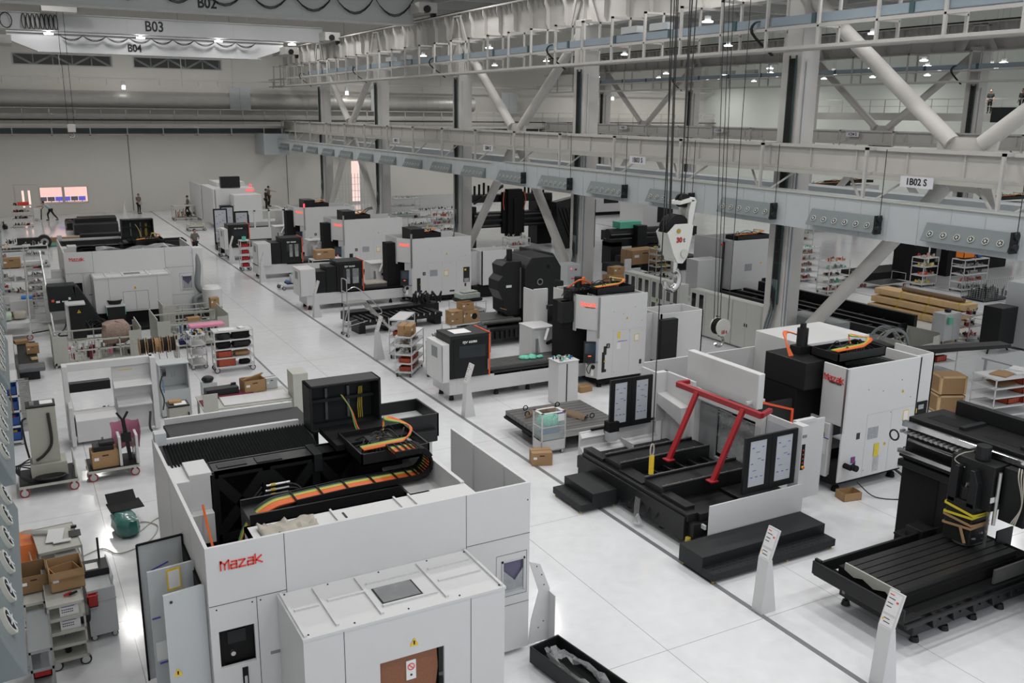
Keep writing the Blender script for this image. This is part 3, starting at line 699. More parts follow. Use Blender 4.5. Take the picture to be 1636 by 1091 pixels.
    x0, x1, z0, z1 = 2.68, 6.3, 1.55, 2.88; cells = 4; L_ = (x1-x0)/cells
    m.box(x0, yb, z1-.12, x1, yb+.06, z1); m.box(x0, yb, z0, x1, yb+.06, z0+.14)
    for i in range(cells+1): m.box(x0+i*L_-.07, yb, z0, x0+i*L_+.07, yb+.06, z1)
    for i in range(cells):
        a, b = x0+i*L_, x0+(i+1)*L_; m.bar((a, yb+.03, z0+.1), (b, yb+.03, z1-.1), .16, .06) if 0 else None
        for p, q in (((a, z0+.1), (b, z1-.1)), ((a, z1-.1), (b, z0+.1))):
            dx, dz = q[0]-p[0], q[1]-p[1]; l = math.hypot(dx, dz); nx, nz = -dz/l*.09, dx/l*.09
            m.prism([(p[0]+nx, p[1]+nz), (p[0]-nx, p[1]-nz), (q[0]-nx, q[1]-nz), (q[0]+nx, q[1]+nz)], 'y', yb+.002, yb+.06)
    m.box(x0, yb+.45, z0, x1, yb+.5, z1); m.box(x0, yb, z1-.06, x1, yb+.55, z1); m.box(x0-.08, yb-.05, 1.2, x0, yb+.6, z1-.02)
    m.build('gantry_beam', BLACK, t)
    m = MB(); m.box(4.45, yb-.04, z1-.3, 4.6, yb+.55, z1+.03); m.box(3.45, yb+.1, z1, 3.9, yb+.4, z1+.02); m.box(x0+.1, yb+.15, z1, x0+.6, yb+.35, z1+.015); m.build('beam_clamp', DGREY, t)
    m = MB(); m.box(2.2, .8, .1, 6.1, 5.6, 1.15); m.build('bed', BLACKM, t)
    # bellows
    m = MB(); n = 46; vs = []; fs = []; xa, xb = 2.06, 4.72
    for i in range(n*2+1):
        x = xa+(xb-xa)*i/(2*n); z = (.05 if i % 2 else 0)
        vs += [(x, 3.95, 2.84+z), (x, 4.86, 2.96+z), (x, 3.93, 2.45)]
    for i in range(n*2): fs += [(3*i, 3*i+3, 3*i+4, 3*i+1), (3*i, 3*i+2, 3*i+5, 3*i+3)]
    m.add(vs, fs); m.build('bellows', DGREY, t)
    MB().box(xa-.1, 4.88, 2.4, 4.62, 4.96, 3.08).box(3.2, 4.96, 2.98, 4.62, 5.15, 3.02).build('rear_panel', WHITE, t)
    MB().box(1.93, 4.75, 3.02, 2.13, 5.0, 3.25).build('rear_post_cap', LGREY, t)
    m = MB(); m.box(2.35, 5.35, .2, 5.15, 6.9, 2.7); m.prism([(4.95, 2.4), (5.35, 2.4), (5.35, 2.7)], 'x', 2.35, 5.0); m.build('rear_cover', DGREY, t, bev=.02)
    MB().box(2.4, 6.95, .2, 5.05, 7.02, 2.8).build('rear_wall', WHITE, t)
    # white box at the corner
    m = MB(); m.box(1.97, 3.2, 2.0, 2.25, 4.1, 2.86); m.box(2.25, 3.3, 2.25, 2.63, 4.0, 2.92); m.box(2.0, 3.1, 1.7, 2.6, 3.95, 2.25); m.build('corner_box', WHITE, t, bev=.01)
    c = MB(); cab(c, [(2.42, 3.15, 2.4), (2.4, 2.7, 2.2), (2.35, 1.7, 1.9), (2.2, .6, 2.0)], .022); c.build('orange_cable', ORCAB, t)
    c = MB()
    for q in range(4): cab(c, [(1.98, .5+.03*q, 2.4), (2.05+.02*q, .25, 2.75), (2.2+.03*q, .15, 2.7), (2.3+.03*q, .12, 2.0)], .025)
    c.build('orange_loop', ORCAB, t)
    # trough with the cable chain
    m = MB(); m.box(2.9, 1.7, 2.1, 5.55, 2.4, 2.6); m.box(2.9, 1.7, 2.6, 5.5, 1.74, 2.7); m.box(2.9, 2.36, 2.6, 5.5, 2.4, 2.7); m.build('cable_trough', BLACK, t)
    def chain_path(y):
        r = .25; cx, cz = 5.88, 2.99; P = [(3.7, y, cz-r-.04), (4.6, y, cz-r), (5.5, y, cz-r), (cx, y, cz-r)]
        P += [(cx+r*math.sin(a), y, cz-r*math.cos(a)) for a in [PI*(i+1)/8 for i in range(8)]]
        P += [(5.7, y, cz+r), (5.45, y, cz+r)]; return P
    m = MB()
    for y in (1.84, 2.26):
        P = chain_path(y)
        for p, q in zip(P, P[1:]): m.bar(p, q, .035, .1)
    P = smooth_path(chain_path(2.05), 4)
    for p in P[::2]: m.bar((p[0], 1.84, p[2]+.045), (p[0], 2.26, p[2]+.045), .03, .012); m.bar((p[0], 1.84, p[2]-.045), (p[0], 2.26, p[2]-.045), .03, .012)
    m.build('cable_chain', BLACKM, t)
    for mt, nm, o_, nq in ((ORCAB, 'orange_cable', 0, 5), (YELCAB, 'yellow_cable', .2, 2), (GRNCAB, 'green_cable', .27, 1), (RUBBER, 'black_cable', .30, 3)):
        c = MB()
        for q in range(nq):
            y = 1.9+o_+.036*q
            pts = [(2.72+.02*q, y-.3, 1.7), (2.74+.02*q, y-.25, 2.15), (2.95, y-.15, 2.5), (3.3, y-.05, 2.68)]+[(p[0], y, p[2]+.01) for p in chain_path(y)]
            cab(c, pts, .019, 5, 5)
        c.build(nm, mt, t)
    m = MB()
    for i in range(5):
        m.use(ALU).cyl((3.35+.02*i, 2.75, 2.35+.09*i), (3.75+.02*i, 2.72, 2.37+.09*i), .022, 8); m.use(YELCAB).cyl((3.5, 2.74, 2.36+.09*i), (3.58, 2.73, 2.365+.09*i), .028, 8)
        m.use(RUBBER); cab(m, [(3.35, 2.75, 2.35+.09*i), (3.1, 2.7, 2.2+.05*i), (2.95, 2.55, 1.8)], .018); cab(m, [(3.75, 2.72, 2.37+.09*i), (4.0, 2.7, 2.4+.05*i), (4.1, 2.5, 2.25)], .018)
    m.build('hose_coupling', None, t)
    # carriage with the electrics tray and the tall open box
    m = MB(); m.box(4.85, 3.2, 2.95, 6.35, 4.3, 3.06); m.box(5.2, 2.9, 1.5, 6.0, 3.3, 2.9); m.build('carriage', BLACKM, t)
    cabletray(t, 5.0, 2.3, 6.3, 3.6, 3.16, 'electrics_tray')
    m = MB(); bx0, bx1, by0, by1, bz0, bz1 = 4.68, 6.12, 4.25, 4.75, 2.98, 3.92
    m.box(bx0, by1-.04, bz0, bx1, by1, bz1); m.box(bx0, by0, bz0, bx0+.05, by1, bz1); m.box(bx1-.05, by0, bz0, bx1, by1, bz1); m.box(bx0, by0, bz1-.05, bx1, by1, bz1); m.box(bx0, by0, bz0, bx1, by1, bz0+.05)
    b = m.build('open_black_cabinet', DGREY, t, bev=.012)
    m = MB(); m.use(STEELD); [m.box(x, by1-.1, bz0+.1, x+.05, by1-.04, bz1-.2) for x in (5.1, 5.55)]; m.use(YELCAB); [m.tube([(5.78+.04*q, by1-.1, bz0), (5.76+.04*q, by1-.12, bz0+.3), (5.8+.03*q, by1-.1, bz0+.7)], .012) for q in range(3)]
    m.use(ORCAB); m.tube(smooth_path([(5.3, 4.2, bz0+.7), (5.45, 4.1, bz0+.4), (5.5, 3.9, bz0+.1), (5.5, 3.6, bz0+.15)]), .014); m.use(GRNCAB).tube(smooth_path([(5.28, 4.2, bz0+.72), (5.42, 4.1, bz0+.45), (5.46, 3.9, bz0+.1), (5.45, 3.6, bz0+.15)]), .012)
    m.use(DGREY); m.box(bx0+.05, by1-.2, bz0+.5, bx1-.05, by1-.16, bz0+.56); m.build('cabinet_wiring', None, b)
    # outlet tray at the rear
    m = MB(); m.open_box(6.35, 5.0, 2.2, 7.7, 6.2, 2.72, .05); m.box(6.35, 4.85, 2.15, 7.6, 5.0, 2.4); m.build('outlet_tray', BLACK, t, bev=.01)
    MB().box(6.4, 5.05, 2.42, 7.65, 6.15, 2.45).build('tray_floor', LGREY, t)
    MB().box(6.5, 5.15, .1, 7.6, 6.05, 2.15).build('outlet_housing', WHITE, t)
    # coolant box in front
    bx0, bx1, by0, bz = 2.86, 5.92, -1.32, 2.12; hz = .1 if first else .65
    m = MB(); m.use(WHITE); ox0, ox1, oz0, oz1 = (3.93, 4.92, .7, 1.46) if first else (3.93, 3.931, .7, 1.46)
    m.box(bx0, by0, hz, ox0, by0+.04, bz); m.box(ox1, by0, hz, bx1, by0+.04, bz); m.box(ox0, by0, oz1, ox1, by0+.04, bz); m.box(ox0, by0, hz, ox1, by0+.04, oz0)
    m.box(bx0, by0+.04, hz, bx0+.04, -.005, bz); m.box(bx1-.04, by0+.04, hz, bx1, -.005, bz); m.box(bx0-.01, by0-.02, bz, bx1+.01, -.004, bz+.04)
    cb_ = m.build('coolant_housing', None, t)
    r = MB(); r.use(WHITE); z = bz+.04; h = .03
    for x in (3.35, 4.0, 5.0): r.box(x, by0+.1, z, x+.05, -.08, z+h)
    for xa, xb, y in ((2.95, 3.3, -.6), (3.45, 4.0, -.55), (4.1, 4.95, -.35), (5.1, 5.8, -.35), (5.1, 5.8, -.75), (4.1, 4.95, -1.05)): r.box(xa, y, z, xb, y+.04, z+h)
    for x in (bx0+.02, bx1-.06): r.box(x, by0+.02, z, x+.04, -.02, z+h)
    r.use(DGREY)
    for x in (2.95, 3.6, 4.4, 5.2, 5.85): r.cyl((x, by0+.06, z), (x, by0+.06, z+.012), .013, 8); r.cyl((x, -.06, z), (x, -.06, z+.012), .013, 8)
    r.box(3.62, -.85+.1, z, 4.32, -.42+.1, z+.01) if 0 else r.box(4.12, -.98, z, 4.75, -.5, z+.012)
    r.use(FILM).box(4.14, -.96, z+.012, 4.72, -.52, z+.02)
    r.build('lid_rib', None, cb_)
    m = MB(); m.use(DGREY).box(5.35, by0-.003, hz+.05, 5.358, by0, bz) if not first else m.use(DGREY).box(5.35, by0-.003, hz+.05, 5.358, by0, bz); m.box(3.42, by0-.003, hz+.05, 3.428, by0, bz)
    [m.box(a, by0-.003, .7, a+.01, by0-.001, 1.5) for a in (3.95, 4.45, 4.95)] if not first else 0; [m.box(3.95, by0-.003, z_, 4.95, by0-.001, z_+.01) for z_ in (.7, 1.5)] if not first else 0; warn(m, FRONT(4.45, by0-.004, 1.66), .14); m.build('housing_seam', None, cb_)
    if first:
        hm = mat('brown_honeycomb_filter', (.22, .085, .04), .6, noise=.2, nscale=40, bump=.8, bscale=60)
        m = MB(); m.use(hm).prism([(3.95, .7), (4.8, .7), (4.85, 1.1), (4.83, 1.46), (3.95, 1.42)], 'y', by0+.08, by0+.12); m.use(BLACKM).box(ox0, by0+.2, oz0, ox1, by0+.22, oz1)
        m.use(PAPER).box(4.35, by0+.065, 1.02, 4.5, by0+.08, 1.33); m.use(LOGO).tube([(4.425+.05*math.cos(a), by0+.06, 1.23+.05*math.sin(a)) for a in [2*PI*i/14 for i in range(14)]], .007, 4, True); m.bar((4.39, by0+.06, 1.265), (4.46, by0+.06, 1.195), .01)
        m.use(INK).box(4.41, by0+.06, 1.08, 4.44, by0+.065, 1.11); m.build('honeycomb_filter', None, cb_)
    # open electrical doors at the side
    if first:
        for i, (a, b, yy) in enumerate(((1.2, 1.88, 2.05), (1.22, 1.88, 1.05), (1.32, 1.88, .25))):
            z1 = 2.5 - .0*i
            m = MB(); m.use(LGREY); p = Vector((b, yy-.1, 0)); q = Vector((a, yy+.1-.28, 0))
            m.add([(p.x, p.y, .15), (q.x, q.y, .15), (q.x, q.y, z1), (p.x, p.y, z1), (p.x, p.y+.04, .15), (q.x, q.y+.04, .15), (q.x, q.y+.04, z1), (p.x, p.y+.04, z1)],
                  [(1, 0, 3, 2), (4, 5, 6, 7), (0, 1, 5, 4), (2, 3, 7, 6), (1, 2, 6, 5), (3, 0, 4, 7)])
            if i == 0: m.use(BLACKM); m.bar((p.x, p.y-.01, z1), (q.x, q.y-.01, z1), .03); m.bar((q.x, q.y-.01, .15), (q.x, q.y-.01, z1), .03); m.bar((p.x, p.y-.01, .15), (p.x, p.y-.01, z1), .03)
            d = q-p
            def on(u, z): return (p.x+d.x*u, p.y+d.y*u-.008, z)
            if i == 0: m.use(PURP); m.bar(on(.35, 2.1), on(.75, 2.02), .01, .02); m.use(PROT); m.bar(on(.4, 1.95), on(.6, 1.93), .01, .2)
            if i == 1: m.use(YEL); m.bar(on(.3, 2.3), on(.6, 2.3), .012, .34); m.use(PAPER); m.bar(on(.33, 2.3), on(.57, 2.3), .02, .28); m.use(PURP); m.bar(on(.8, 1.75), on(.98, 1.75), .012, .02); m.bar(on(.7, 1.0), on(.9, 1.0), .012, .02); m.use(PAPER); m.bar(on(.65, 1.2), on(.95, 1.2), .01, .3)
            if i == 2: m.use(INK).cyl(on(.82, 2.38), Vector(on(.82, 2.38))+Vector((0, -.01, 0)), .02); warn(m, FRONT(p.x+d.x*.8, p.y+d.y*.8-.006, 1.28), .13)
            m.build('electrical_door', None, t)
        m = MB(); m.use(BLACKM).box(1.86, .35, .3, 1.9, 1.9, 2.35); m.use(GREENT); [m.box(1.84, .5, .5+.3*i, 1.87, 1.8, .6+.3*i) for i in range(6)]; m.build('electrical_bay', None, t)
    else:
        m = MB(); m.use(WHITE).box(X0-.5, 1.0, .3, X0, 1.5, 2.2); m.box(X0-.9, .4, .2, X0-.02, 1.1, 1.9); m.build('side_cabinet', None, t)
        # corrugated hose and drum at the corner
    f_ = MB(); feet(f_, [(2.1, .2), (4.5, .2), (6.9, .2), (2.1, 4.8), (5, 4.8)], .1, .08); f_.build('foot', DGREY, t)
    return t
A = bridge_machine(12.2, 'large white machine with open top, orange cable chain and open electrical doors', True)
B = bridge_machine(42.6, 'second white bridge machine further back, with a grey hose at its corner', False)
# the twin's own additions
m = MB(); m.box(2.3, -2.3, .03, 7.2, -.02, .12); m.box(2.95, -1.2, .12, 5.85, -.02, .64); m.build('chip_pan', BLACKM, B)
m = MB(); m.tube(smooth_path([(7.25, .1, 2.9), (7.3, 0, 2.2), (7.22, -.05, 1.3), (7.5, -.1, .9), (7.05, -.2, .75), (7.1, -.3, .3), (7.35, -.4, .1)], 5), .13, 10); m.build('grey_hose', GREY, B, smooth=True)
m = MB(); m.use(WHITE).box(7.1, -.05, .1, 7.5, .6, 3.0); m.build('corner_post', None, B)
t = thing('mist_collector', 'small white round drum collector by the corner of the second bridge machine', 'collector', (7.7, 41.9, 0))
MB().cyl((0, 0, .45), (0, 0, 1.25), .42, 20).cone((0, 0, 1.25), (0, 0, 1.38), .42, .3, 20).build('drum', WHITE, t, smooth=True); MB().box(-.35, -.35, 0, .35, .35, .42).build('base', BLACKM, t); MB().box(-.05, -.44, .8, .15, -.42, .95).build('label_plate', PAPERG, t)
m = MB(); m.text('', .1, UPF(0, 0, 0)) if 0 else None
m.use(FILM); vs = []; fs = []
for i in range(13):
    for j in range(4): vs.append((3.2+3.6*i/12, .2+.5*j/3, 3.05+.12*math.sin(i*.8+j)+.1*(j == 1)))
for i in range(12):
    for j in range(3): fs.append((i*4+j, i*4+4+j, i*4+5+j, i*4+j+1))
m.add(vs, fs); m.build('plastic_sheet', None, B, smooth=True)

# ================================================================ fixed column machine with the red lifting frame (third row bed)
t = R2 = thing('bed_machine', 'open black bed machine with red lifting frame, white tower and steps at both ends', 'machine', (11.9, 13.6, 0))
def W(m, *a, **k): return m
# local coords: x from 11.9, y from 13.6
m = MB()
m.box(.1, .15, .3, 3.2, 4.7, .62); m.box(.05, .3, .62, .35, 4.4, .8); m.box(0, .35, .2, .1, 4.5, .72)
for y0 in (1.35, 2.95):
    m.box(.2, y0, .62, 2.9, y0+.68, .95); m.box(.2, y0, .95, 2.9, y0+.05, 1.0); m.box(.2, y0+.63, .95, 2.9, y0+.68, 1.0)
m.box(.15, 2.05, .62, .5, 2.95, .85); m.box(.15, .5, .62, .4, 1.35, .88); m.box(.15, 3.65, .62, .4, 4.5, .88)
for i in range(5): m.box(1.0+.4*i, 2.03, .62, 1.06+.4*i, 2.95, .75)
m.box(.3, .2, .62, 3.0, .3, .8); m.box(1.8, .3, .62, 2.9, 1.3, .7); m.build('bed', BLACK, t, bev=.012)
m = MB()
for y0 in (1.35, 1.98, 2.95, 3.58): m.box(.2, y0+.005, 1.0, 2.9, y0+.045, 1.02)
m.build('guide_rail', STEELD, t)
m = MB(); feet(m, [(.3, .35), (.3, 1.4), (.3, 2.6), (.3, 4.3), (2.9, .4), (2.9, 4.3)], .3, .08); m.build('foot', BLACK, t)
m = MB(); m.use(ALU); [m.box(.3+.35*i, y, 1.0, .33+.35*i, y+.03, 1.03) for i in range(8) for y in (1.36, 1.99, 2.96, 3.59)]; m.build('rail_bolt', None, t)
# front white apron and the framed door above it
MB().box(.32, -.07, .34, 2.95, -.035, 1.08).box(.3, .03, .5, .35, .25, .6).build('front_apron', WHITE, t, bev=.008)
def film_door(x0, x1, y, z0, z1, th=.06, name='sliding_door'):
    m = MB(); n = 2; L_ = (x1-x0)/n
    for i in range(n):
        a, b = x0+i*L_+.005, x0+(i+1)*L_-.005
        m.use(BLACK).box(a, y-th/2, z0, a+.14, y+th/2, z1); m.box(b-.14, y-th/2, z0, b, y+th/2, z1); m.box(a+.14, y-th/2+.002, z0, b-.14, y+th/2-.002, z0+.14); m.box(a+.14, y-th/2+.002, z1-.1, b-.14, y+th/2-.002, z1)
        m.use(PROT).box(a+.14, y-th/2+.01, z0+.14, b-.14, y+th/2-.01, z1-.1)
        m.use(PURP)
        for u, v in ((.2, .2), (.5, .2), (.8, .2), (.2, .85), (.8, .85), (.18, .5), (.82, .55)): m.box(a+.14+(b-a-.28)*u-.03, y-th/2+.004, z0+.14+(z1-z0-.24)*v-.008, a+.14+(b-a-.28)*u+.03, y-th/2+.012, z0+.14+(z1-z0-.24)*v+.008)
        m.use(LBLUE)
        for u, v in ((.35, .35), (.6, .6), (.5, .75)): m.box(a+.14+(b-a-.28)*u-.05, y-th/2+.004, z0+.14+(z1-z0-.24)*v-.008, a+.14+(b-a-.28)*u+.05, y-th/2+.012, z0+.14+(z1-z0-.24)*v+.004)
    return m.build(name, None, t)
film_door(1.32, 2.84, .1, 1.08, 2.36); film_door(1.05, 2.38, 4.72, 1.15, 2.46)
m = MB(); m.use(WHITE).box(2.86, -.03, .34, 3.05, .28, 2.42); m.use(BLACKM).box(2.88, -.04, 1.4, 2.98, -.03, 2.0); m.use(LOGO)
[m.box(2.91, -.05, 1.55+.1*i, 2.94, -.04, 1.58+.1*i) for i in range(4)]; m.use(YEL).cyl((2.93, -.08, 1.47), (2.93, -.04, 1.47), .035, 12); m.use(LOGO).cyl((2.93, -.1, 1.47), (2.93, -.08, 1.47), .024, 10); m.use(GREY).box(2.87, -.04, 2.15, 3.0, -.03, 2.22); m.build('door_post', None, t, bev=.01)
m = MB(); m.box(3.0, .4, .9, 3.05, 1.19, 2.33); m.box(3.0, .285, 2.34, 3.6, .4, 2.42); m.box(3.05, .3, .5, 3.9, .34, 2.38); m.box(3.05, 1.9, 2.34, 3.6, 1.96, 2.4)
m.build('corner_panel', WHITE, t); MB().box(3.0, .45, 1.2, 3.0-.01, 1.15, 2.2).build('film_pane', PROT, t)
# rear end: chutes, stopper, tall back wall with the opening
m = MB(); m.box(.3, 4.9, .35, 2.7, 4.96, 1.12); m.prism([(4.9, .4), (4.9, .75), (4.35, .45)], 'x', .3, 2.7); m.prism([(4.9, .9), (4.9, 1.1), (4.8, 1.0)], 'x', .3, 1.0); m.box(1.55, 4.35, .4, 1.6, 4.9, .8)
m.build('chute', WHITE, t)
m = MB(); m.box(1.0, 4.6, 1.1, 1.3, 4.85, 1.36); m.box(.6, 4.82, 1.15, 2.65, 4.88, 1.2); m.build('stopper_bracket', BLACKM, t); MB().box(1.0, 4.6, .85, 1.25, 4.8, 1.1).build('stopper_box', LGREY, t)
m = MB(); m.box(2.6, 4.8, 1.1, 3.0, 4.96, 2.44); m.box(2.92, 3.7, .5, 3.0, 4.96, 2.44); m.prism([(3.8, 1.3), (4.8, 1.6), (4.8, 1.9), (3.8, 1.75)], 'x', 2.62, 2.92)
m.box(2.92, 1.3, 2.05, 3.0, 3.7, 2.3); m.box(2.85, 3.55, .7, 3.05, 3.75, 2.3); m.box(2.85, 1.2, .5, 3.0, 1.4, 2.3); m.box(2.7, 3.7, .6, 3.0, 3.9, 1.5); m.build('back_wall', WHITE, t, bev=.01)
m = MB(); m.box(3.0, 1.4, .5, 3.1, 3.55, .7); m.box(3.0, 2.9, .7, 3.06, 3.5, 2.0); m.build('spindle_window', GREY, t); MB().box(3.1, 1.5, .8, 3.13, 2.9, 1.9).build('window_film', FILM, t)
MB().box(3.2, 1.75, 2.22, 3.4, 4.35, 3.1).build('raised_white_cover', WHITE, t, bev=.02)
# black orange-edged door
m = MB(); m.use(BLACK).box(3.4, 1.85, 1.3, 4.45, 1.93, 2.3); m.use(ORANGE).bar((3.3, 1.86, 2.4), (4.5, 1.86, 2.02), .07, .05); m.box(4.43, 1.82, 1.5, 4.5, 1.9, 2.02); m.build('orange_edge_door', None, t)
# column
m = MB(); m.box(4.7, 2.0, .2, 5.7, 3.1, 2.5); m.build('column_body', BLACKM, t, bev=.02)
MB().box(4.68, 1.72, 2.5, 6.1, 3.1, 3.2).build('head_cover', BLACK, t, bev=.02)
MB().box(3.6, 2.1, .2, 6.8, 3.4, .6).box(3.4, 3.6, .2, 8.5, 6.4, .9).build('column_base', BLACKM, t)
m = MB()
for i in range(22): m.cyl((4.2+.18*i, 4.0, 1.2), (4.2+.18*i, 4.6, 1.2), .06, 8)
m.box(4.0, 3.9, 1.0, 8.4, 4.7, 1.1); m.build('tool_magazine', BLACK, t)
cabletray(t, 5.3, 1.3, 6.95, 2.2, 3.45, 'head_cable_tray', seed=4)
m = MB(); m.cyl((5.3, 2.5, 3.2), (5.3, 2.5, 3.85), .14, 12); m.box(5.1, 2.35, 3.2, 5.5, 2.7, 3.4); m.cyl((5.3, 2.5, 3.85), (5.3, 2.5, 3.98), .08, 10); m.build('spindle_motor', BLACK, t)
m = MB()
for q in range(5): cab(m, [(5.4, 2.5, 3.6), (5.1, 2.8+.03*q, 3.7), (4.85, 2.6, 3.55), (4.8+.03*q, 2.4, 3.2)], .02)
m.build('orange_cable', ORCAB, t); m = MB()
for q in range(7): cab(m, [(5.4, 2.2, 3.3), (5.7+.03*q, 1.9, 3.35), (5.9+.03*q, 1.7, 3.2), (6.0+.04*q, 1.6, 2.9)], .02)
m.build('black_hose', RUBBER, t)
m = MB(); m.box(5.2, .95, 2.9, 7.6, 2.3, 2.98); [m.box(5.3, 1.0+.1*i, 2.98, 7.3, 1.04+.1*i, 3.02) for i in range(12)]; m.build('slide_cover', BLACK, t)
# red lifting frame
m = MB(); fa, fb = (1.4, 2.85, 1.0), (1.4, 1.25, 1.0); ta, tb = (2.35, 3.3, 2.5), (2.55, 1.25, 2.5)
m.bar((1.35, 2.62, 1.0), (2.3, 2.85, 2.5), .11); m.bar((1.4, 1.1, 1.0), (2.35, 1.3, 2.5), .11); m.bar((2.3, 3.6, 2.5), (2.4, .75, 2.5), .13); m.bar((2.3, 3.6, 2.52), (2.6, 3.5, 2.55), .1); m.bar((2.4, .75, 2.52), (2.75, .85, 2.56), .1)
m.cb(1.33, 2.6, 1.02, .22, .22, .04); m.cb(1.38, 1.1, 1.02, .22, .22, .04)
rf = m.build('red_lifting_gantry', REDM, None, loc=(11.9, 13.6, 0), bev=.01); tag(rf, 'dark red steel lifting frame standing on the rails of the black bed', 'lifting frame')
# tower
def tower(t, x0, x1, yf, yb, z0, z1, strip=True, seams=True):
    m = MB(); m.use(WHITE); m.box(x0, yf, z0, x1, yf+.05, z1); m.box(x0, yf+.05, 1.75, x0+.05, yb, z1); m.box(x1-.05, yf+.05, z0, x1, yb+.3, z1); m.prism([(x0+.25, yf), (x0+.3, yf), (x0+.05, yf+.5), (x0, yf+.5)], 'z', z0+.1, 1.75) if 0 else m.box(x0-.05, yf+.35, z0+.05, x0+.05, yb, 1.75)
    o = m.build('tower_shell', None, t, bev=.02)
    s = MB(); s.use(ALU if strip else DGREY)
    s.box(x0-.012, yf-.012, 1.6, x0+.05, yf+.05, z1-.02)
    s.use(LGREY)
    w_ = x1-x0
    for u in (.32, .66): s.box(x0+w_*u, yf-.004, z0+.05, x0+w_*u+.008, yf, 1.95)
    s.box(x0+w_*.32, yf-.004, 1.95, x1, yf, 1.957)
    s.use(DGREY)
    for u, v in ((.34, .5), (.64, 1.9), (.9, .45), (.5, 2.5), (.75, 2.7), (.3, 2.6), (.9, 2.2)): s.cyl((x0+w_*u, yf-.006, v), (x0+w_*u, yf, v), .012, 8)
    s.build('panel_seam', None, o)
    d = MB()
    stick(d, FRONT(x0+w_*.22, yf-.003, 1.45), INK, .12, .16, .004); stick(d, FRONT(x0+w_*.245, yf-.008, 1.45), PAPER, .02, .12, .004); stick(d, FRONT(x0+w_*.42, yf-.003, 1.45), PAPERG, .36, .3, .004)
    stick(d, FRONT(x0+w_*.86, yf-.003, 1.72), YEL, .2, .3, .003); stick(d, FRONT(x0+w_*.86, yf-.007, 1.72), PAPER, .16, .26, .003)
    warn(d, FRONT(x0+w_*.78, yf-.004, 2.4), .1); warn(d, FRONT(x0+w_*.6, yf-.004, 1.1), .1)
    stick(d, FRONT(x0+w_*.9, yf-.003, .8), INK, .1, .16, .004); stick(d, FRONT(x0+w_*.9, yf-.01, .8), PAPERG, .04, .1, .004); stick(d, FRONT(x0+w_*.2, yf-.003, .75), INK, .1, .12, .004)
    d.build('sticker', None, o)
    return o
tw = tower(t, 5.15, 7.75, .85, 1.6, .32, 3.22)
logo(t, LEFTF(5.135, 1.24, 2.88), .155, 'VERSATECH' )
m = MB(); m.use(WHITE); m.box(5.3, 1.3, .35, 5.35, 2.4, 1.75); m.prism([(5.15, 1.6), (5.3, 1.5), (5.35, .87), (5.15, .87)], 'z', 1.7, 1.78) if 0 else None
m.use(WHITE).box(4.2, 2.2, .35, 5.3, 2.4, .75); m.build('side_skirt', None, t)
d = MB(); stick(d, LEFTF(5.09, 1.5, 1.55), PAPERG, .32, .3); stick(d, LEFTF(5.085, 1.5, 1.68), LOGO, .32, .04); stick(d, LEFTF(5.08, 1.42, 1.45), INK, .2, .1); stick(d, LEFTF(5.09, 1.35, 1.15), PAPER, .18, .4); stick(d, LEFTF(5.085, 1.3, 1.37), PURP, .25, .02); stick(d, LEFTF(5.09, 1.9, .95), INK, .1, .22)
d.build('instruction_sheet', None, t)
d = MB(); stick(d, FRONT(6.42, .84, .98), YELT, .17, .34); stick(d, FRONT(6.45, .842, .62), FILM, .2, .4); stick(d, FRONT(5.62, .845, .85), PURP, .15, .16, .004); stick(d, FRONT(5.62, .84, .85), REDM, .09, .1, .004); stick(d, FRONT(7.5, .84, .42), BLUEG, .4, .09, .004); d.build('yellow_document_bag', None, t)
m = MB(); m.use(BLACKM); m.cyl((5.35, .85, .75), (5.35, .65, .75), .07, 12); m.cyl((5.35, .68, .75), (5.5, .68, .72), .06, 12); m.cyl((5.5, .75, .72), (5.5, .6, .72), .08, 12); m.build('socket_plug', None, t)
m = MB(); m.use(WHITE); m.box(7.75, 1.1, .4, 7.8, 2.4, 3.15); m.box(7.75, 1.1, .5, 8.6, 1.15, 3.15); m.box(8.55, 1.1, .5, 8.6, 2.3, 3.15); m.use(DGREY).box(7.72, .84, .5, 7.76, .86, 3.2)
m.use(BLACKM).box(7.82, 1.08, .95, 8.5, 1.1, 1.9); m.use(YEL).box(8.0, 1.07, 1.62, 8.1, 1.08, 1.74); m.use(PAPERG).box(8.15, 1.07, 1.7, 8.35, 1.08, 1.82); m.box(7.95, 1.07, 1.0, 8.35, 1.08, 1.22); m.build('rear_enclosure', None, t)
MB().box(7.0, 4.0, .3, 9.6, 5.9, 2.9).build('rear_white_cabinet', WHITE, t, bev=.02)
m = MB(); m.box(3.0, 5.9, .4, 8.5, 5.96, 2.4); m.box(3.2, 4.9, 2.0, 3.26, 5.9, 2.1); m.box(2.9, 4.9, .5, 2.96, 5.9, 2.3); m.build('magazine_guard', WHITE, t)
m = MB(); feet(m, [(5.4, 1.1), (7.4, 1.1), (5.4, 2.2), (8.3, 2.2)], .32, .09); m.box(5.2, 1.0, .2, 7.6, 3.4, .34); m.build('tower_foot', BLACKM, t)
m = MB(); cab(m, [(7.3, 1.0, .3), (7.5, .4, .05), (8.2, .1, .04), (8.4, .5, .04), (7.8, .7, .04)], .035); cab(m, [(5.8, .8, .25), (5.9, .3, .03), (6.5, -.1, .02), (6.9, .3, .02)], .015); m.build('floor_hose', RUBBER, t)
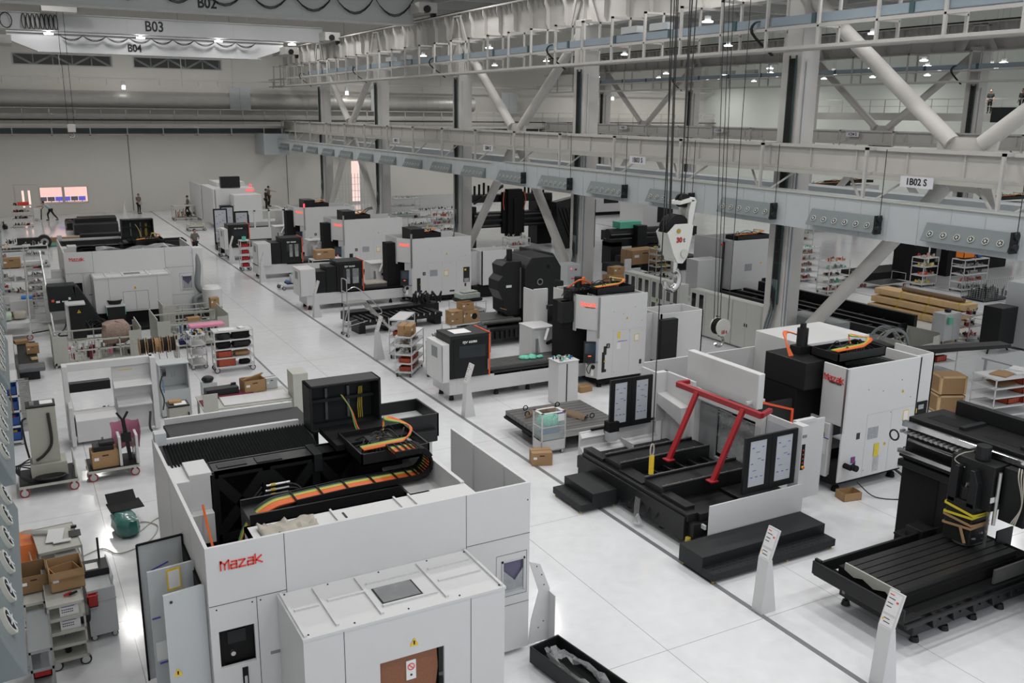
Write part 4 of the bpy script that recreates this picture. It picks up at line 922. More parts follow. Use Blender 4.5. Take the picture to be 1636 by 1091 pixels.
# hydraulic odds under the bed
m = MB(); m.use(ALU); [cab(m, [(.0, 1.9+.05*q, .55), (-.1, 1.8+.05*q, .4), (-.2, 1.7+.04*q, .1)], .012) for q in range(4)]; m.use(FILM).cone((-.2, 1.7, .1), (-.2, 1.7, .3), .12, .03, 8); m.use(YELCAB).cyl((.05, .25, .1), (.05, .25, .3), .06, 8); m.use(RUBBER); [cab(m, [(.05, 1.2+.3*q, .6), (-.05, 1.3+.3*q, .35), (.05, 1.5+.3*q, .3)], .015) for q in range(4)]; m.build('hose_end', None, t)

# checker steps
def steps(label, loc, rz, L_):
    t = thing('maintenance_step', label, 'step', loc, rz)
    MB().box(0, .32, .07, L_, 1.05, .45).build('upper_tread', DGREY, t, bev=.008); MB().box(0, 0, .07, L_, .32, .23).build('lower_tread', DGREY, t, bev=.008)
    s = MB(); R = random.Random(2)
    nx = int(L_/.09)
    for i in range(nx):
        for j in range(3): s.cb(.05+.09*i, .05+.1*j, .233, .05, .012, .004, .8 if (i+j) % 2 else -.8)
    s.build('checker_pattern', BLACK, t)
    c = MB(); [(c.cyl((x, y, .03), (x+.03, y, .03), .03, 10), c.box(x, y-.01, .05, x+.03, y+.01, .08)) for x in (.05, L_*.6, L_-.1) for y in (.06, .98)]; c.build('levelling_foot', YELCAB, t)
    return t
steps('long black two-tread step along the front apron of the bed machine', (11.42, 12.44, 0), 0, 3.4)
steps('short black two-tread step at the aisle end of the black bed', (10.9, 17.65, 0), -PI/2, 1.25)
# ================================================================ bed machines with the black sliding cabin
def fjv(label, oy, cab_x, cabw, steps_, towx, toww, tyf, opened, seed, detail=True, topz=3.15, kind_txt='FJV', lit=True):
    t = thing('portal_machine', label, 'machine', (11.75, oy, 0))
    L_ = towx+.2
    m = MB(); m.use(WHITE); m.box(0, 0, .25, L_, .04, .78); m.box(0, .04, .25, .04, 1.3, .78); m.box(.04, .04, .74, .9, 1.25, .78); m.build('base_skirt', None, t, bev=.006)
    s = MB(); s.box(.25, -.003, .25, .256, 0, .78); s.box(2.6, -.003, .25, 2.606, 0, .78); s.build('skirt_seam', LGREY, t)
    m = MB(); m.box(1.2, .12, .35, L_+3, 1.35, .72); m.box(1.6, .0, .72, L_+1.4, .2, .8); m.build('bed', BLACKM, t)
    f_ = MB(); feet(f_, [(.2, .3), (1.8, .25), (3.0, .25), (4.2, .25), (.2, 1.1)], .35, .07); f_.build('foot', BLACK, t)
    # table with slots
    m = MB(); tx0 = cab_x+cabw+.02; m.box(tx0, .25, .8, L_+.6, 1.2, .93); [m.box(tx0, .3+.15*i, .93, L_+.6, .38+.15*i, .945) for i in range(6)]; m.build('slotted_table', STEELD, t)
    # cabin
    x0, x1 = cab_x, cab_x+cabw
    m = MB(); m.use(BLACK).box(x0, -.08, .8, x1, 1.0, 2.12); m.use(DGREY).box(x0, -.08, 2.12, x1, 1.0, 2.2); c = m.build('sliding_cabin', None, t, bev=.012)
    m = MB(); m.use(mat('smoked_window', (.035, .04, .045), .15) if 'smoked_window' not in bpy.data.materials else bpy.data.materials['smoked_window']).box(x0+.3, -.09, 1.45, x1-.12, -.08, 1.85)
    if opened: m.use(FILM).box(x0+.45, -.1, 1.15, x0+.62, -.09, 1.85); m.box(x0+.75, -.1, 1.15, x1-.2, -.09, 1.85)
    m.use(BLACKM).box(x0+.1, -.085, .85, x0+.12, -.08, 2.1); m.build('window', None, c)
    MB().text(kind_txt, .1, FRONT((x0+x1)/2, -.095, 1.96), .006, .003, 1.3).build('cabin_lettering', PAPER, c)
    m = MB(); m.box(x1, -.1, .8, x1+.045, -.04, 2.2); m.box(x1, -.1, 2.17, x1+.045, 1.0, 2.22); m.build('orange_edge', ORANGE, c)
    m = MB(); m.use(ALU).box(x1-.06, -.14, 1.0, x1-.03, -.1, 1.35); m.build('handle', None, c)
    for i, (sx, sz) in enumerate(steps_): MB().box(x0-sx, -.02+.04*i, .8, x0-(steps_[i-1][0] if i else 0), .98, sz).build('telescopic_cover', BLACK, c, bev=.01)
    wx = x0-(steps_[-1][0] if steps_ else 0)
    m = MB(); m.use(WHITE).box(-.28 if wx < .1 else wx-.75, -.04, .7, wx-.01, 1.15, 1.95); m.build('white_end_box', None, t, bev=.012)
    w0 = (-.28 if wx < .1 else wx-.75)
    m = MB(); m.use(GREY).box(w0-.004, .3, 1.45, w0, .75, 1.8); m.use(ALU).box(w0-.006, -.045, .75, w0+.03, -.04, 1.9); m.build('vent_grille', None, t)
    # tower: chamfered corner carrying the sign
    X0, X1 = towx, towx+toww; yf = tyf
    m = MB(); m.use(WHITE)
    m.box(X0, yf, .32, X1, yf+.05, topz)
    m.prism([(X0, yf), (X0, yf+.05), (X0-.42, yf+.75), (X0-.46, yf+.72)], 'z', 2.0, topz)
    m.prism([(X0, yf), (X0, yf+.05), (X0-.16, yf+.45), (X0-.2, yf+.42)], 'z', .35, 2.0)
    m.box(X0-.46, yf+.74, 1.9, X0-.42, yf+2.2, topz); m.box(X1-.05, yf+.05, .35, X1, yf+1.8, topz-.03); m.box(X0-.3, yf+2.2, 1.0, X1, yf+2.25, topz)
    o = m.build('tower_shell', None, t)
    s = MB(); s.use(ALU).box(X0-.05, yf-.012, 1.75, X0+.03, yf-.001, topz+(.12 if toww > 2.5 else 0)); s.use(LGREY); w_ = toww
    for u in (.26, .5, .74) if toww > 2.5 else (.3, .65): s.box(X0+w_*u, yf-.004, .4, X0+w_*u+.008, yf-.001, 1.95)
    s.box(X0+w_*.26, yf-.004, 1.95, X0+w_*.97, yf-.001, 1.957); s.use(DGREY)
    for u, v in ((.34, .5), (.64, 1.9), (.9, .45), (.5, 2.5), (.75, 2.7), (.3, 2.6), (.9, 2.2)): s.cyl((X0+w_*u, yf-.006, v), (X0+w_*u, yf-.001, v), .012, 8)
    s.box(X0+w_*.08, yf-.006, .55, X0+w_*.14, yf-.001, 1.25) ; s.build('panel_seam', None, o)
    d = MB(); stick(d, FRONT(X0+w_*.2, yf-.003, 1.45), INK, .14, .16); stick(d, FRONT(X0+w_*.2, yf-.008, 1.45), PAPER, .02, .1)
    if toww > 2.5: stick(d, FRONT(X0+w_*.36, yf-.003, 1.45), PAPERG, .4, .3); stick(d, FRONT(X0+w_*.57, yf-.003, 1.4), YEL, .24, .28, .003); stick(d, FRONT(X0+w_*.57, yf-.007, 1.4), PAPER, .18, .22, .003); stick(d, FRONT(X0+w_*.92, yf-.003, 1.25), INK, .34, .75); stick(d, FRONT(X0+w_*.9, yf-.008, 1.5), YEL, .1, .1); stick(d, FRONT(X0+w_*.92, yf-.008, .98), PAPERG, .26, .18); stick(d, FRONT(X0+w_*.67, yf-.003, .5), INK, .26, .08)
    else: stick(d, FRONT(X0+w_*.42, yf-.003, 1.78), YEL, .1, .2); stick(d, FRONT(X0+w_*.8, yf-.003, 1.62), YEL, .2, .24, .003); stick(d, FRONT(X0+w_*.8, yf-.007, 1.62), PAPER, .16, .2, .003); stick(d, FRONT(X0+w_*.42, yf-.003, 1.4), PAPER, .16, .2); stick(d, FRONT(X0+w_*.5, yf-.003, 1.56), PURP, .4, .015); stick(d, FRONT(X0+w_*.14, yf-.003, 1.3), INK, .12, .3)
    stick(d, FRONT(X0+w_*.9, yf-.003, .75), INK, .09, .16); warn(d, FRONT(X0+w_*.58, yf-.004, 2.35), .1); warn(d, FRONT(X0+w_*.14, yf-.004, .95), .09); stick(d, FRONT(X0+w_*.15, yf-.003, .6), INK, .09, .1)
    d.build('sticker', None, o)
    a = math.atan2(.72, -.46)
    Lm = Matrix.Translation((X0-.215, yf+.335, 2.85)) @ Euler((PI/2, 0, -math.atan2(.72, .46))).to_matrix().to_4x4()
    logo(o, Lm, .15, 'VERSATECH' if detail else None, lit)
    # inside machinery
    m = MB(); m.box(X0-.35, yf+.95, .4, X1-.1, yf+2.15, 1.9); m.box(X0-.9, yf+.9, .8, X0-.1, yf+1.5, 2.9); m.build('column_body', BLACKM, t)
    cabletray(t, X0+.1, yf+.35, X0+min(toww, 2.0)-.3, yf+1.35, topz+.2, 'head_cable_tray', seed=seed)
    if detail:
        m = MB(); m.box(X0-.55, yf+.9, 2.9, X0+.1, yf+1.4, 3.3); m.cyl((X0-.1, yf+1.2, 3.2), (X0-.1, yf+1.2, 3.65), .13, 12); m.box(X0-.95, yf+.8, 2.2, X0-.5, yf+1.1, 2.9)
        for q in range(10): cab(m, [(X0-.9+.1*q, yf+.95, 3.1), (X0-.8+.1*q, yf+.8-.05*(q % 3), 3.3), (X0-.6+.09*q, yf+.9, 2.95), (X0-.7+.04*q, yf+.85, 2.3)], .016)
        m.build('spindle_head', BLACK, t)
        m = MB(); cab(m, [(X0-.5, yf+1.2, 3.3), (X0-.2, yf+.9, 3.6), (X0+.3, yf+1.0, 3.4)], .03); m.cyl((X0+.2, yf+1.5, 3.2), (X0+.2, yf+1.5, 3.55), .15, 12); m.build('orange_hood', ORCAB, t)
    else:
        MB().box(X0+.05, yf+.15, topz-.3, X0+.75, yf+1.3, topz+.45).build('black_head_box', BLACK, t, bev=.02)
    # rear enclosure, open topped
    m = MB(); m.open_box(X1+.55, yf-.1, .6, X1+2.4, yf+1.1, 2.35, .05); m.box(X1, yf+.4, .5, X1+.55, yf+.45, 2.3); m.build('rear_enclosure', WHITE, t)
    MB().box(X1+.4, yf-.35, .2, X1+1.1, yf-.12, 2.2).build('black_cabinet', BLACK, t, bev=.01) if detail else MB().box(X1+.1, yf, .1, X1+2.3, yf+1, .6).build('rear_base', BLACKM, t)
    m = MB(); m.box(X0+.1, yf+.1, .12, X1-.1, yf+1.8, .34); feet(m, [(X0+.2, yf+.2), (X1-.3, yf+.2), (X0+.2, yf+1.6)], .2, .08); m.build('tower_foot', BLACKM, t)
    # back tank of the working area, and pendant
    m = MB(); m.box(towx-1.35, 1.3, .3, towx-.5, 2.2, 1.75); m.prism([(1.1, .9), (1.3, .9), (1.3, 1.5)], 'x', towx-1.1, towx-.5); m.box(towx-1.35, 1.25, 1.75, towx-.45, 2.25, 1.8); m.bar((towx-1.0, 1.0, 1.4), (towx-.75, 1.2, 1.75), .1, .06); m.bar((towx-.6, 1.0, 1.4), (towx-.5, 1.2, 1.7), .1, .06); m.build('splash_tank', WHITE, t, bev=.01)
    m = MB(); m.use(GREY).box(towx-1.2, 1.29, .5, towx-1.05, 1.3, 1.4); m.use(BLACKM).cyl((towx-.8, 1.25, 1.2), (towx-.65, 1.05, 1.35), .06, 10); m.build('tank_fitting', None, t)
    p = MB(); px = X0-.42; p.T = Matrix.Translation((px, yf-.12, 1.35)) @ Euler((-.12, 0, -.55)).to_matrix().to_4x4()
    p.use(DGREY).box(-.2, -.03, -.36, .2, .03, .36); p.use(SCREEN).box(-.16, -.036, -.05, .16, -.03, .3); p.use(LBLUE).box(.19, -.035, -.34, .21, .03, .34); p.use(LEAD).box(-.05, -.036, -.14, .05, -.03, -.11); p.use(BLACKM).cyl((.12, -.02, -.5), (.12, .12, -.5), .07, 10); p.T = None
    p.use(GREY).box(px-.02, yf-.02, .9, px+.4, yf+.02, .96); p.use(PAPER).box(px+.02, yf-.2, .55, px+.12, yf-.19, .75); cab(p.use(RUBBER), [(px+.05, yf-.1, 1.0), (px-.12, yf-.15, .8), (px, yf-.12, .62), (px+.12, yf-.05, .8)], .015)
    p.build('operator_panel', None, t)
    if toww > 2.5 or not detail:
        m = MB(); m.use(EMR if detail is False and seed == 9 else ALU).cyl((X0-.01, yf-.02, topz+.02), (X0-.01, yf-.02, topz+.24), .05, 10); m.build('signal_lamp', None, t)
    return t
M3 = fjv('white machine whose black sliding cabin has a white sheet on its roof', 25.4, 0, 1.35, [], 5.1, 1.95, -.8, False, 5, kind_txt='FJV 60/80')
MB().box(.25, .15, 2.205, .85, .7, 2.225).build('roof_sheet', PAPER, M3, bev=.004)
m = MB(); m.use(WHITE).box(4.35, 2.2, .6, 4.9, 2.3, 2.95); m.box(4.35, 2.3, .6, 4.4, 3.0, 2.9); m.box(5.0, 1.9, .6, 5.4, 2.0, 2.2); m.use(BLACK).box(4.85, 2.0, 2.2, 5.1, 2.2, 2.35); m.box(4.85, 2.0, 1.3, 5.1, 2.2, 1.45); m.build('tall_guard_panel', None, M3)
m = MB(); vs = []
R = random.Random(5)
for i in range(10): m.sph((3.0+.07*i+R.uniform(-.03, .03), .6+R.uniform(-.12, .12), .99), .09+R.uniform(0, .05), 8, 6, 1, 1, .6)
o = m.build('green_plastic_bag', MINT, None, smooth=True, loc=(11.75, 25.4, 0)); tag(o, 'crumpled mint green plastic bag lying on the slotted table', 'plastic bag')
M4 = fjv('white machine with stepped black cabin and wide tower beside the platform ladder', 41.0, 1.45, 1.25, [(.5, 2.0), (1.0, 1.8)], 4.95, 3.15, -.7, True, 6, detail=False, kind_txt='FJV 35/60')
M5 = fjv('white machine with stepped black cabin standing behind the wheeled pallet cart', 50.2, 1.3, 1.15, [(.55, 1.95)], 4.6, 3.5, -1.0, True, 8, detail=False, kind_txt='FJV 35/60')
M6 = fjv('white machine with black cabin and red lit signal pole, third from the far wall', 57.5, 0, 1.25, [], 4.55, 3.3, -.9, False, 9, detail=False, kind_txt='FJV 35/60')
o = MB().cb(0, 0, 0, 1.3, .9, .08, .05).build('work_cloth', CLOTH, None, bev=.02, loc=(15.3, 41.7, .99)); tag(o, 'grey beige cloth spread on the table of the wide tower machine', 'cloth')
m = MB(); m.box(0, 0, 0, .04, 1.2, .7).box(.3, .1, 0, 1.1, .14, .9).box(.5, .8, .0, 1.3, .84, .8)
o = m.build('film_curtain', FILM, None, loc=(14.9, 50.4, .95)); tag(o, 'clear plastic film hanging over the table between two black cabins', 'plastic film')

# machine with white railings and standing door frames, further back
t = thing('railed_machine', 'white low machine body with open white railings before the black topped box', 'machine', (13.1, 64.5, 0))
m = MB(); m.box(-.1, 0, .3, 3.6, .05, 1.1)
for x in (.0, .95, 1.9, 2.9, 3.9): m.box(x, 0, 1.1, x+.12, .1, 2.3)
m.box(0, 0, 2.2, 4.6, .1, 2.32); m.box(4.0, 0, .3, 4.1, 2.5, 2.3); m.box(0, 2.5, .3, 4.1, 2.6, 1.2); m.build('white_rail_frame', WHITE, t)
MB().box(.2, .3, .2, 3.9, 2.4, .9).box(1.0, 1.0, .9, 1.8, 2.4, 1.9).build('bed', BLACKM, t)
m = MB(); [m.box(4.1+.25*i, .1+.3*i, 1.1, 4.15+.25*i, .16+.3*i, 2.4) for i in range(5)]; m.build('door_rib', BLACK, t)
t = thing('white_box_machine', 'far white machine with black box on its roof and lit red sign', 'machine', (14.0, 73.6, 0))
m = MB(); m.box(0, 4.6, .3, .08, 9.5, 3.1); m.box(.1, 0, .3, 3.3, 5.0, 3.1); m.box(1.35, -1.5, .3, 3.45, -.01, 2.7); m.box(.8, 2, 3.1, 3.0, 4.9, 3.45); m.build('enclosure', WHITE, t, bev=.02)
MB().box(.75, -.0, 3.15, 2.2, .5, 4.0).box(.5, -.6, 1.75, 1.3, -.02, 1.85).build('roof_box', BLACK, t)
logo(t, FRONT(2.95, -.02, 2.93), .17, None, True); MB().box(.2, -.02, 1.0, .3, 0, 3.0).build('edge_strip', ALU, t)
MBm(EMR).cyl((3.1, .5, 3.1), (3.1, .5, 3.35), .08, 10).build('signal_lamp', None, t)
for i, (x, y, lab) in enumerate(((12.35, 62.5, 'black framed door panel covered in film, one behind the other by the low steps'), (13.1, 64.0, 'black framed door panel half hidden behind the first'), (13.55, 60.4, 'black framed film covered door panel leaning by the shelf trolley'))):
    t = thing('spare_door_panel', lab, 'door panel', (x-.3*(i == 2), y, 0), .0)
    m = MB(); m.use(BLACK).box(-.45, -.03, .35, .45, .03, 2.7); m.use(PROT).box(-.36, -.04, .5, .36, -.03, 2.6); m.use(PURP); [m.box(-.3+.2*k_, -.045, .7+.5*j+.1*k_, -.2+.2*k_, -.04, .73+.5*j+.1*k_) for k_ in range(3) for j in range(4)]; m.use(BLACK).box(-.4, -.3, 0, -.35, .3, .35); m.box(.35, -.3, 0, .4, .3, .35); m.build('framed_pane', None, t)
t = thing('dark_bed_steps', 'dark grey stepped parts on the floor by the film covered doors', 'steps', (12.0, 61.8, 0))
for i in range(3): MB().box(.15*i, .9*i, 0, 1.3, .9*i+.85, .35+.22*i).build('step_block', DGREY, t, bev=.02)

# ================================================================ gantry milling machine close by
t = GM = thing('gantry_milling_machine', 'black gantry milling machine with slotted steel table and taped spindle head', 'machine', (12.7, 9.0, 0))
m = MB(); y0, y1 = .1, 2.0
m.prism([(.0, .55), (.55, .25), (4.4, .25), (4.4, .62), (0, .62)], 'y', .25, 1.75) if 0 else m.box(.35, .12, .22, 4.4, 1.75, .6)
m.box(0, .05, .55, .45, 2.1, .62); m.box(-.0, 1.95, .6, .06, 2.1, .9); m.box(-.05, .05, .6, 0, 2.1, .86); m.box(0, 1.98, .6, 3.4, 2.04, .84); m.box(0, .0, .5, 4.2, .05, .58); m.box(2.8, 1.9, .2, 3.2, 2.3, .9)
for i in range(6): m.prism([(.7+.55*i, .52), (.85+.55*i, .52), (.775+.55*i, .3)], 'y', .02, .12); m.box(1.0+.55*i, .06, .38, 1.1+.55*i, .12, .5)
m.box(.3, .5, .3, .35, .75, .48); m.build('base', BLACK, t, bev=.01)
m = MB(); m.use(DGREY); [m.cb(.345, .5+.45*i, .41, .02, .2, .18) for i in range(3)]; m.build('casting_pocket', BLACKM, t)
m = MB(); feet(m, [(.5, 1.7), (.6, .25), (1.4, .25), (2.2, .25), (3.0, .25), (3.9, .2)], .24, .07); m.build('levelling_foot', BLACK, t)
m = MB(); m.box(.3, .4, .62, 4.0, 1.78, .82); m.build('saddle', BLACKM, t)
m = MB(); m.use(STEELK); w_ = (1.62-.42)/7
for i in range(7): m.box(.3, .42+w_*i+.012, .86, 3.6, .42+w_*(i+1)-.012, .96)
m.use(OFFW); m.prism([(.42, .82), (.42, .96), (1.62, .96), (1.62, .82), (1.4, .76), (1.2, .82), (.95, .74), (.7, .82), (.6, .76)], 'x', .27, .3)
m.use(BLACKM).box(.3, .42, .82, 3.6, 1.62, .86); m.build('slotted_table', None, t)
m = MB(); m.use(STEELD); m.box(2.6, .18, .62, 4.3, .22, .9); m.box(-.05, 1.3, .55, .3, 1.36, .6); m.box(-.05, .3, .5, .3, .36, .55); m.build('guide_way', None, t)
# portal: columns and beam along y direction (perpendicular to the table travel)
MB().box(3.4, -1.4, 0, 4.8, -.15, 2.3).build('portal_column', BLACKM, t, bev=.02); m = MB(); m.box(3.4, 2.1, 0, 4.6, 3.0, 2.1); m.box(3.9, 3.0, .0, 4.5, 3.1, .8); m.box(2.7, 2.0, .62, 3.4, 2.5, .68); m.build('portal_column', BLACKM, t, bev=.02)
m = MB(); m.box(3.5, -2.2, 2.0, 4.6, 3.05, 2.9); m.box(3.32, -2.2, 2.05, 3.5, 3.05, 2.15); m.box(3.3, -2.2, 1.85, 3.5, 3.05, 2.0); m.box(4.5, -2, 2.9, 4.65, 2.7, 3.2); m.build('cross_beam', BLACK, t, bev=.015)
m = MB(); m.use(BLACKM); [m.box(3.75, -1.8+1.3*i, 2.9, 4.2, -1.1+1.3*i, 2.905) for i in range(4)]; m.use(DGREY); [m.box(3.7, -2+1.3*i, 2.9, 4.4, -1.88+1.3*i, 2.96) for i in range(4)]; m.build('beam_opening', None, t)
m = MB(); m.box(3.3, -2.2, 2.72, 3.42, 3.05, 2.84); m.box(3.24, -2.2, 2.15, 3.34, 3.05, 2.24); m.cyl((3.38, -2.2, 2.45), (3.38, 2.9, 2.45), .04, 10); m.build('polished_rail', CHROME, t, bev=.012)
m = MB(); [m.box(3.18, -2.1+.12*i, 2.62, 3.3, -2.05+.12*i, 2.68) for i in range(43)]; m.box(3.26, -2.2, 2.6, 3.32, 3.05, 2.64); m.build('toothed_rack', ALU, t)
m = MB(); cx, cy = 3.0, 1.15
m.box(cx-.26, cy-.28, 1.05, cx+.24, cy+.28, 1.9); m.prism([(cy-.3, 1.8), (cy-.3, 2.3), (cy-.2, 2.55), (cy-.12, 2.55), (cy-.12, 1.8)], 'x', cx-.26, cx+.2); m.prism([(cy+.3, 1.8), (cy+.3, 2.3), (cy+.2, 2.55), (cy+.12, 2.55), (cy+.12, 1.8)], 'x', cx-.26, cx+.2)
m.cyl((cx-.05, cy, 1.9), (cx-.05, cy, 2.15), .16, 14); m.box(cx-.1, cy-.5, 1.8, cx+.4, cy+.4, 2.7); m.cyl((cx+.1, cy-.1, 2.7), (cx+.1, cy-.1, 2.98), .14, 12); m.build('spindle_head', BLACK, t, bev=.015)
m = MB(); m.use(STEELD).cyl((cx, cy, .98), (cx, cy, 1.1), .2, 20); m.use(BLACK).cyl((cx, cy, 1.05), (cx, cy, 1.2), .21, 20); m.build('spindle_nose', None, t)
def wrap(z, mt, dz, nm):
    m = MB(); P = []
    for i in range(25):
        a = 2*PI*i/24; P.append((cx-.01+.32*max(-.85, min(.85, 1.25*math.cos(a))), cy+.34*max(-.9, min(.9, 1.25*math.sin(a))), z+dz*math.sin(a)))
    for p, q in zip(P, P[1:]): m.bar(p, q, .012, .045)
    return m.build(nm, mt, t)
wrap(1.72, YELT, .05, 'yellow_sling'); wrap(1.6, YELT, -.04, 'yellow_sling'); wrap(1.5, CARD, .03, 'brown_tape'); wrap(1.38, CARD, -.05, 'brown_tape')
m = MB(); m.use(CARD).bar((cx-.3, cy-.1, 1.38), (cx-.3, cy-.22, 1.1), .02, .05); m.use(PAPER).box(cx-.12, cy-.52, 2.0, cx+.05, cy-.5, 2.1); m.use(ALU)
for i in range(5): m.cyl((cx-.15+.06*i, cy, 2.15), (cx-.15+.06*i, cy-.02, 2.24), .02, 8)
for z, x in ((1.2, -.2), (1.28, .0), (1.15, .1)): m.cyl((cx+x, cy-.3, z), (cx+x, cy-.36, z+.03), .022, 8)
m.build('head_fittings', None, t)
m = MB(); cx2, cy2 = 3.2, .35; m.box(cx2-.1, cy2-.25, 1.65, cx2+.1, cy2+.25, 2.7); m.use(BLACK) if 0 else None; m.build('counterweight_box', BLACK, t, bev=.01)
m = MB(); m.cyl((cx2-.2, cy2+.25, 1.55), (cx2-.2, cy2+.25, 2.6), .035, 10); m.box(cx2-.14, cy2+.4, 1.0, cx2-.1, cy2+.44, 2.6); m.build('slide_rod', ALU, t)
c = MB(); [cab(c, [(cx2-.05, cy2-.1+.05*q, 2.75), (cx2-.2, cy2-.2+.05*q, 2.6), (cx2-.15, cy2-.2, 2.1), (cx2-.2, cy2-.15+.04*q, 1.7)], .012) for q in range(3)]; cab(c, [(cx+.1, cy+.1, 2.8), (cx-.1, cy+.2, 2.75), (cx-.15, cy+.3, 2.6), (cx-.1, cy+.1, 2.5)], .01); c.build('thin_hose', CLOTH, t)
m = MB(); m.tube([(3.22, 3.14+.11*math.sin(a), 2.5+.11*math.cos(a)) for a in [2*PI*i/12 for i in range(12)]], .02, 6, True); m.build('hose_loop', RUBBER, t)
m = MB(); m.cb(3.9, .9, .9, .5, .03, .5); m.build('side_plate', DGREY, t)
o = MB().open_box(-.3, -.2, 0, .3, .2, .16, .02).box(-.26, -.17, .02, .26, .17, .12).build('parts_bin', BIN, None, loc=(17.3, 10.9, .0)); tag(o, 'orange brown plastic bin on the floor behind the taped spindle head', 'bin')
o = MBm(DGREY).box(-2, -.15, 0, 2, .15, .1).use(LGREY).box(-2, -.05, .1, 2, .02, .13).build('floor_profile', None, None, loc=(14.2, 7.2, 0), rz=.03); tag(o, 'dark grey rail profile lying on the floor at the picture corner below the gantry', 'rail')

# black column machine behind the guard panel
t = thing('column_machine', 'bare black machine column with long roller bed behind the cardboard cartons', 'machine', (17.0, 31.0, 0))
m = MB(); m.prism([(1.2, .3), (1.2, 2.9), (1.5, 3.3), (2.6, 3.3), (2.7, .3)], 'y', 1.0, 3.0); m.box(2.7, 1.2, .3, 3.2, 3.0, 2.2); m.prism([(2.7, 3.3), (3.7, 3.1), (4.1, 2.5), (4.1, .3), (3.4, .3), (2.7, 1.8)], 'y', 2.9, 4.2); m.build('column', BLACK, t, bev=.03)
m = MB(); m.prism([(.35, 1.1), (.35, 1.6), (.15, 2.0), (.15, 2.4), (.35, 2.6), (.3, 3.0), (.5, 3.15), (1.2, 3.15), (1.2, .9), (.6, .9)], 'y', 1.3, 2.2); m.cyl((.7, 1.75, .7), (.7, 1.75, 1.0), .2, 14); m.cyl((.9, 1.8, 3.15), (.9, 1.8, 3.6), .12, 12); m.build('spindle_carriage', BLACK, t, bev=.02)
m = MB(); m.use(ALU).box(1.12, 1.25, 1.2, 1.18, 1.3, 2.9); m.use(PAPER).box(.5, 1.29, 2.1, .75, 1.3, 2.2); m.use(STEEL).cyl((1.9, .96, 2.3), (1.9, 1.0, 2.3), .14, 14); m.use(BLACKM).cyl((1.9, .94, 2.3), (1.9, .97, 2.3), .09, 12); m.use(YEL).box(3.0, 2.86, 2.4, 3.05, 2.9, 2.7)
m.use(BLACKM); [m.cyl((x, .97, z), (x, 1.0, z), .07, 10) for x, z in ((2.3, 1.4), (2.3, .6), (2.3, 2.9))]; m.use(CARD).bar((.2, 1.25, 1.3), (.5, 1.25, 1.2), .03); m.build('column_fitting', None, t)
m = MB(); m.box(-1.3, .3, .25, 3.5, 2.2, .55); m.box(-1.3, .3, .55, 3.0, .6, .7); m.box(-1.3, 1.9, .55, 3.0, 2.2, .7); [m.box(-1.2+.22*i, .2, .3, -1.1+.22*i, .3, .6) for i in range(15)]; m.build('bed', BLACK, t)
MB().box(-1.2, 1.1, .75, .8, 2.4, .9).cyl((-1.0, 1.0, .8), (1.0, 1.0, .8), .1, 12).build('table_plate', STEELD, t)
# low roller bed beside the ladder
t = thing('roller_bed', 'long low black bed with toothed edges between the ladder and the shelf cart', 'machine bed', (12.6, 36.0, 0), .08)
m = MB(); m.box(-.3, -.5, .35, 3.6, .5, .55); m.box(-.3, .9, .3, 4.2, 1.5, .65); [m.box(-.2+.28*i, -.55, .55, -.08+.28*i, .5, .62) for i in range(13)]; [m.box(-.3+1.2*i, -.4, 0, 0+1.2*i, .4, .35) for i in range(4)]; m.build('bed', BLACK, t)
m = MB(); [m.box(-.15+.28*i, -.56, .5, -.1+.28*i, -.55, .6) for i in range(13)]; m.build('edge_bolt', OFFW, t)
R = random.Random(8); m = MB()
for i in range(26): x = 3.2+R.uniform(0, 1.1); y = R.uniform(.8, 1.6); cab(m, [(x, y, .65), (x+R.uniform(-.2, .2), y+R.uniform(-.2, .2), 1.0+R.uniform(0, .2)), (x+R.uniform(-.3, .3), y, .7)], .03)
m.build('hose_bundle', RUBBER, t)

# ================================================================ second bay machines
t = thing('white_bay_machine', 'large plain white machine box with open black cable trough, behind the glazed cabinets', 'machine', (31.2, 34.2, 0))
m = MB(); m.use(WHITE).box(0, 0, .55, 3.5, .06, 3.0); m.box(0, .06, .55, .06, 2.9, 3.0); m.box(3.44, .06, .55, 3.5, 2.9, 2.95); m.box(.06, 2.85, .55, 3.44, 2.9, 2.95); m.box(-1.6, .6, .2, -.05, 1.5, 2.05); m.box(.8, .0-.01, .3, 2.0, .05, .55); m.build('enclosure', None, t, bev=.015)
m = MB(); m.use(GREY).box(.06, .06, 2.5, 3.44, 2.85, 2.55); m.use(BLACKM).box(2.1, -.015, .35, 2.7, -.005, 1.0); m.box(-.1, .55, .3, -.02, .62, 2.9); m.use(PAPERG).box(.9, -.015, 1.45, 1.35, -.005, 1.8); m.use(YEL).box(1.9, -.015, 1.75, 2.0, -.005, 1.84); m.use(LOGO).box(-.25, .56, 2.72, 0, .58, 2.82); m.build('front_details', None, t)
m = MB(); m.box(0, .4, 0, 3.6, 2.8, .5); m.box(-1.4, -.3, 0, 2.4, .4, .35); m.build('base', BLACKM, t)
cabletray(t, .4, .15, 2.6, 1.0, 3.2, 'cable_trough', seed=11)
t = thing('far_gantry_machine', 'large black portal machine with crossbeam and film wrapped head, behind the second column', 'machine', (27.6, 55.5, 0))
m = MB(); m.box(0, 0, 1.4, 6.2, 1.0, 2.4); m.box(0, .2, 3.1, 6.2, 1.0, 3.6); m.prism([(0, 3.0), (2.2, 4.1), (2.2, 4.3), (0, 3.2)], 'y', 0, .2); m.box(5.2, .5, 0, 6.4, 1.8, 3.4); m.box(-.6, .5, 0, .4, 1.8, 2.8); m.build('cross_beam', BLACK, t, bev=.02)
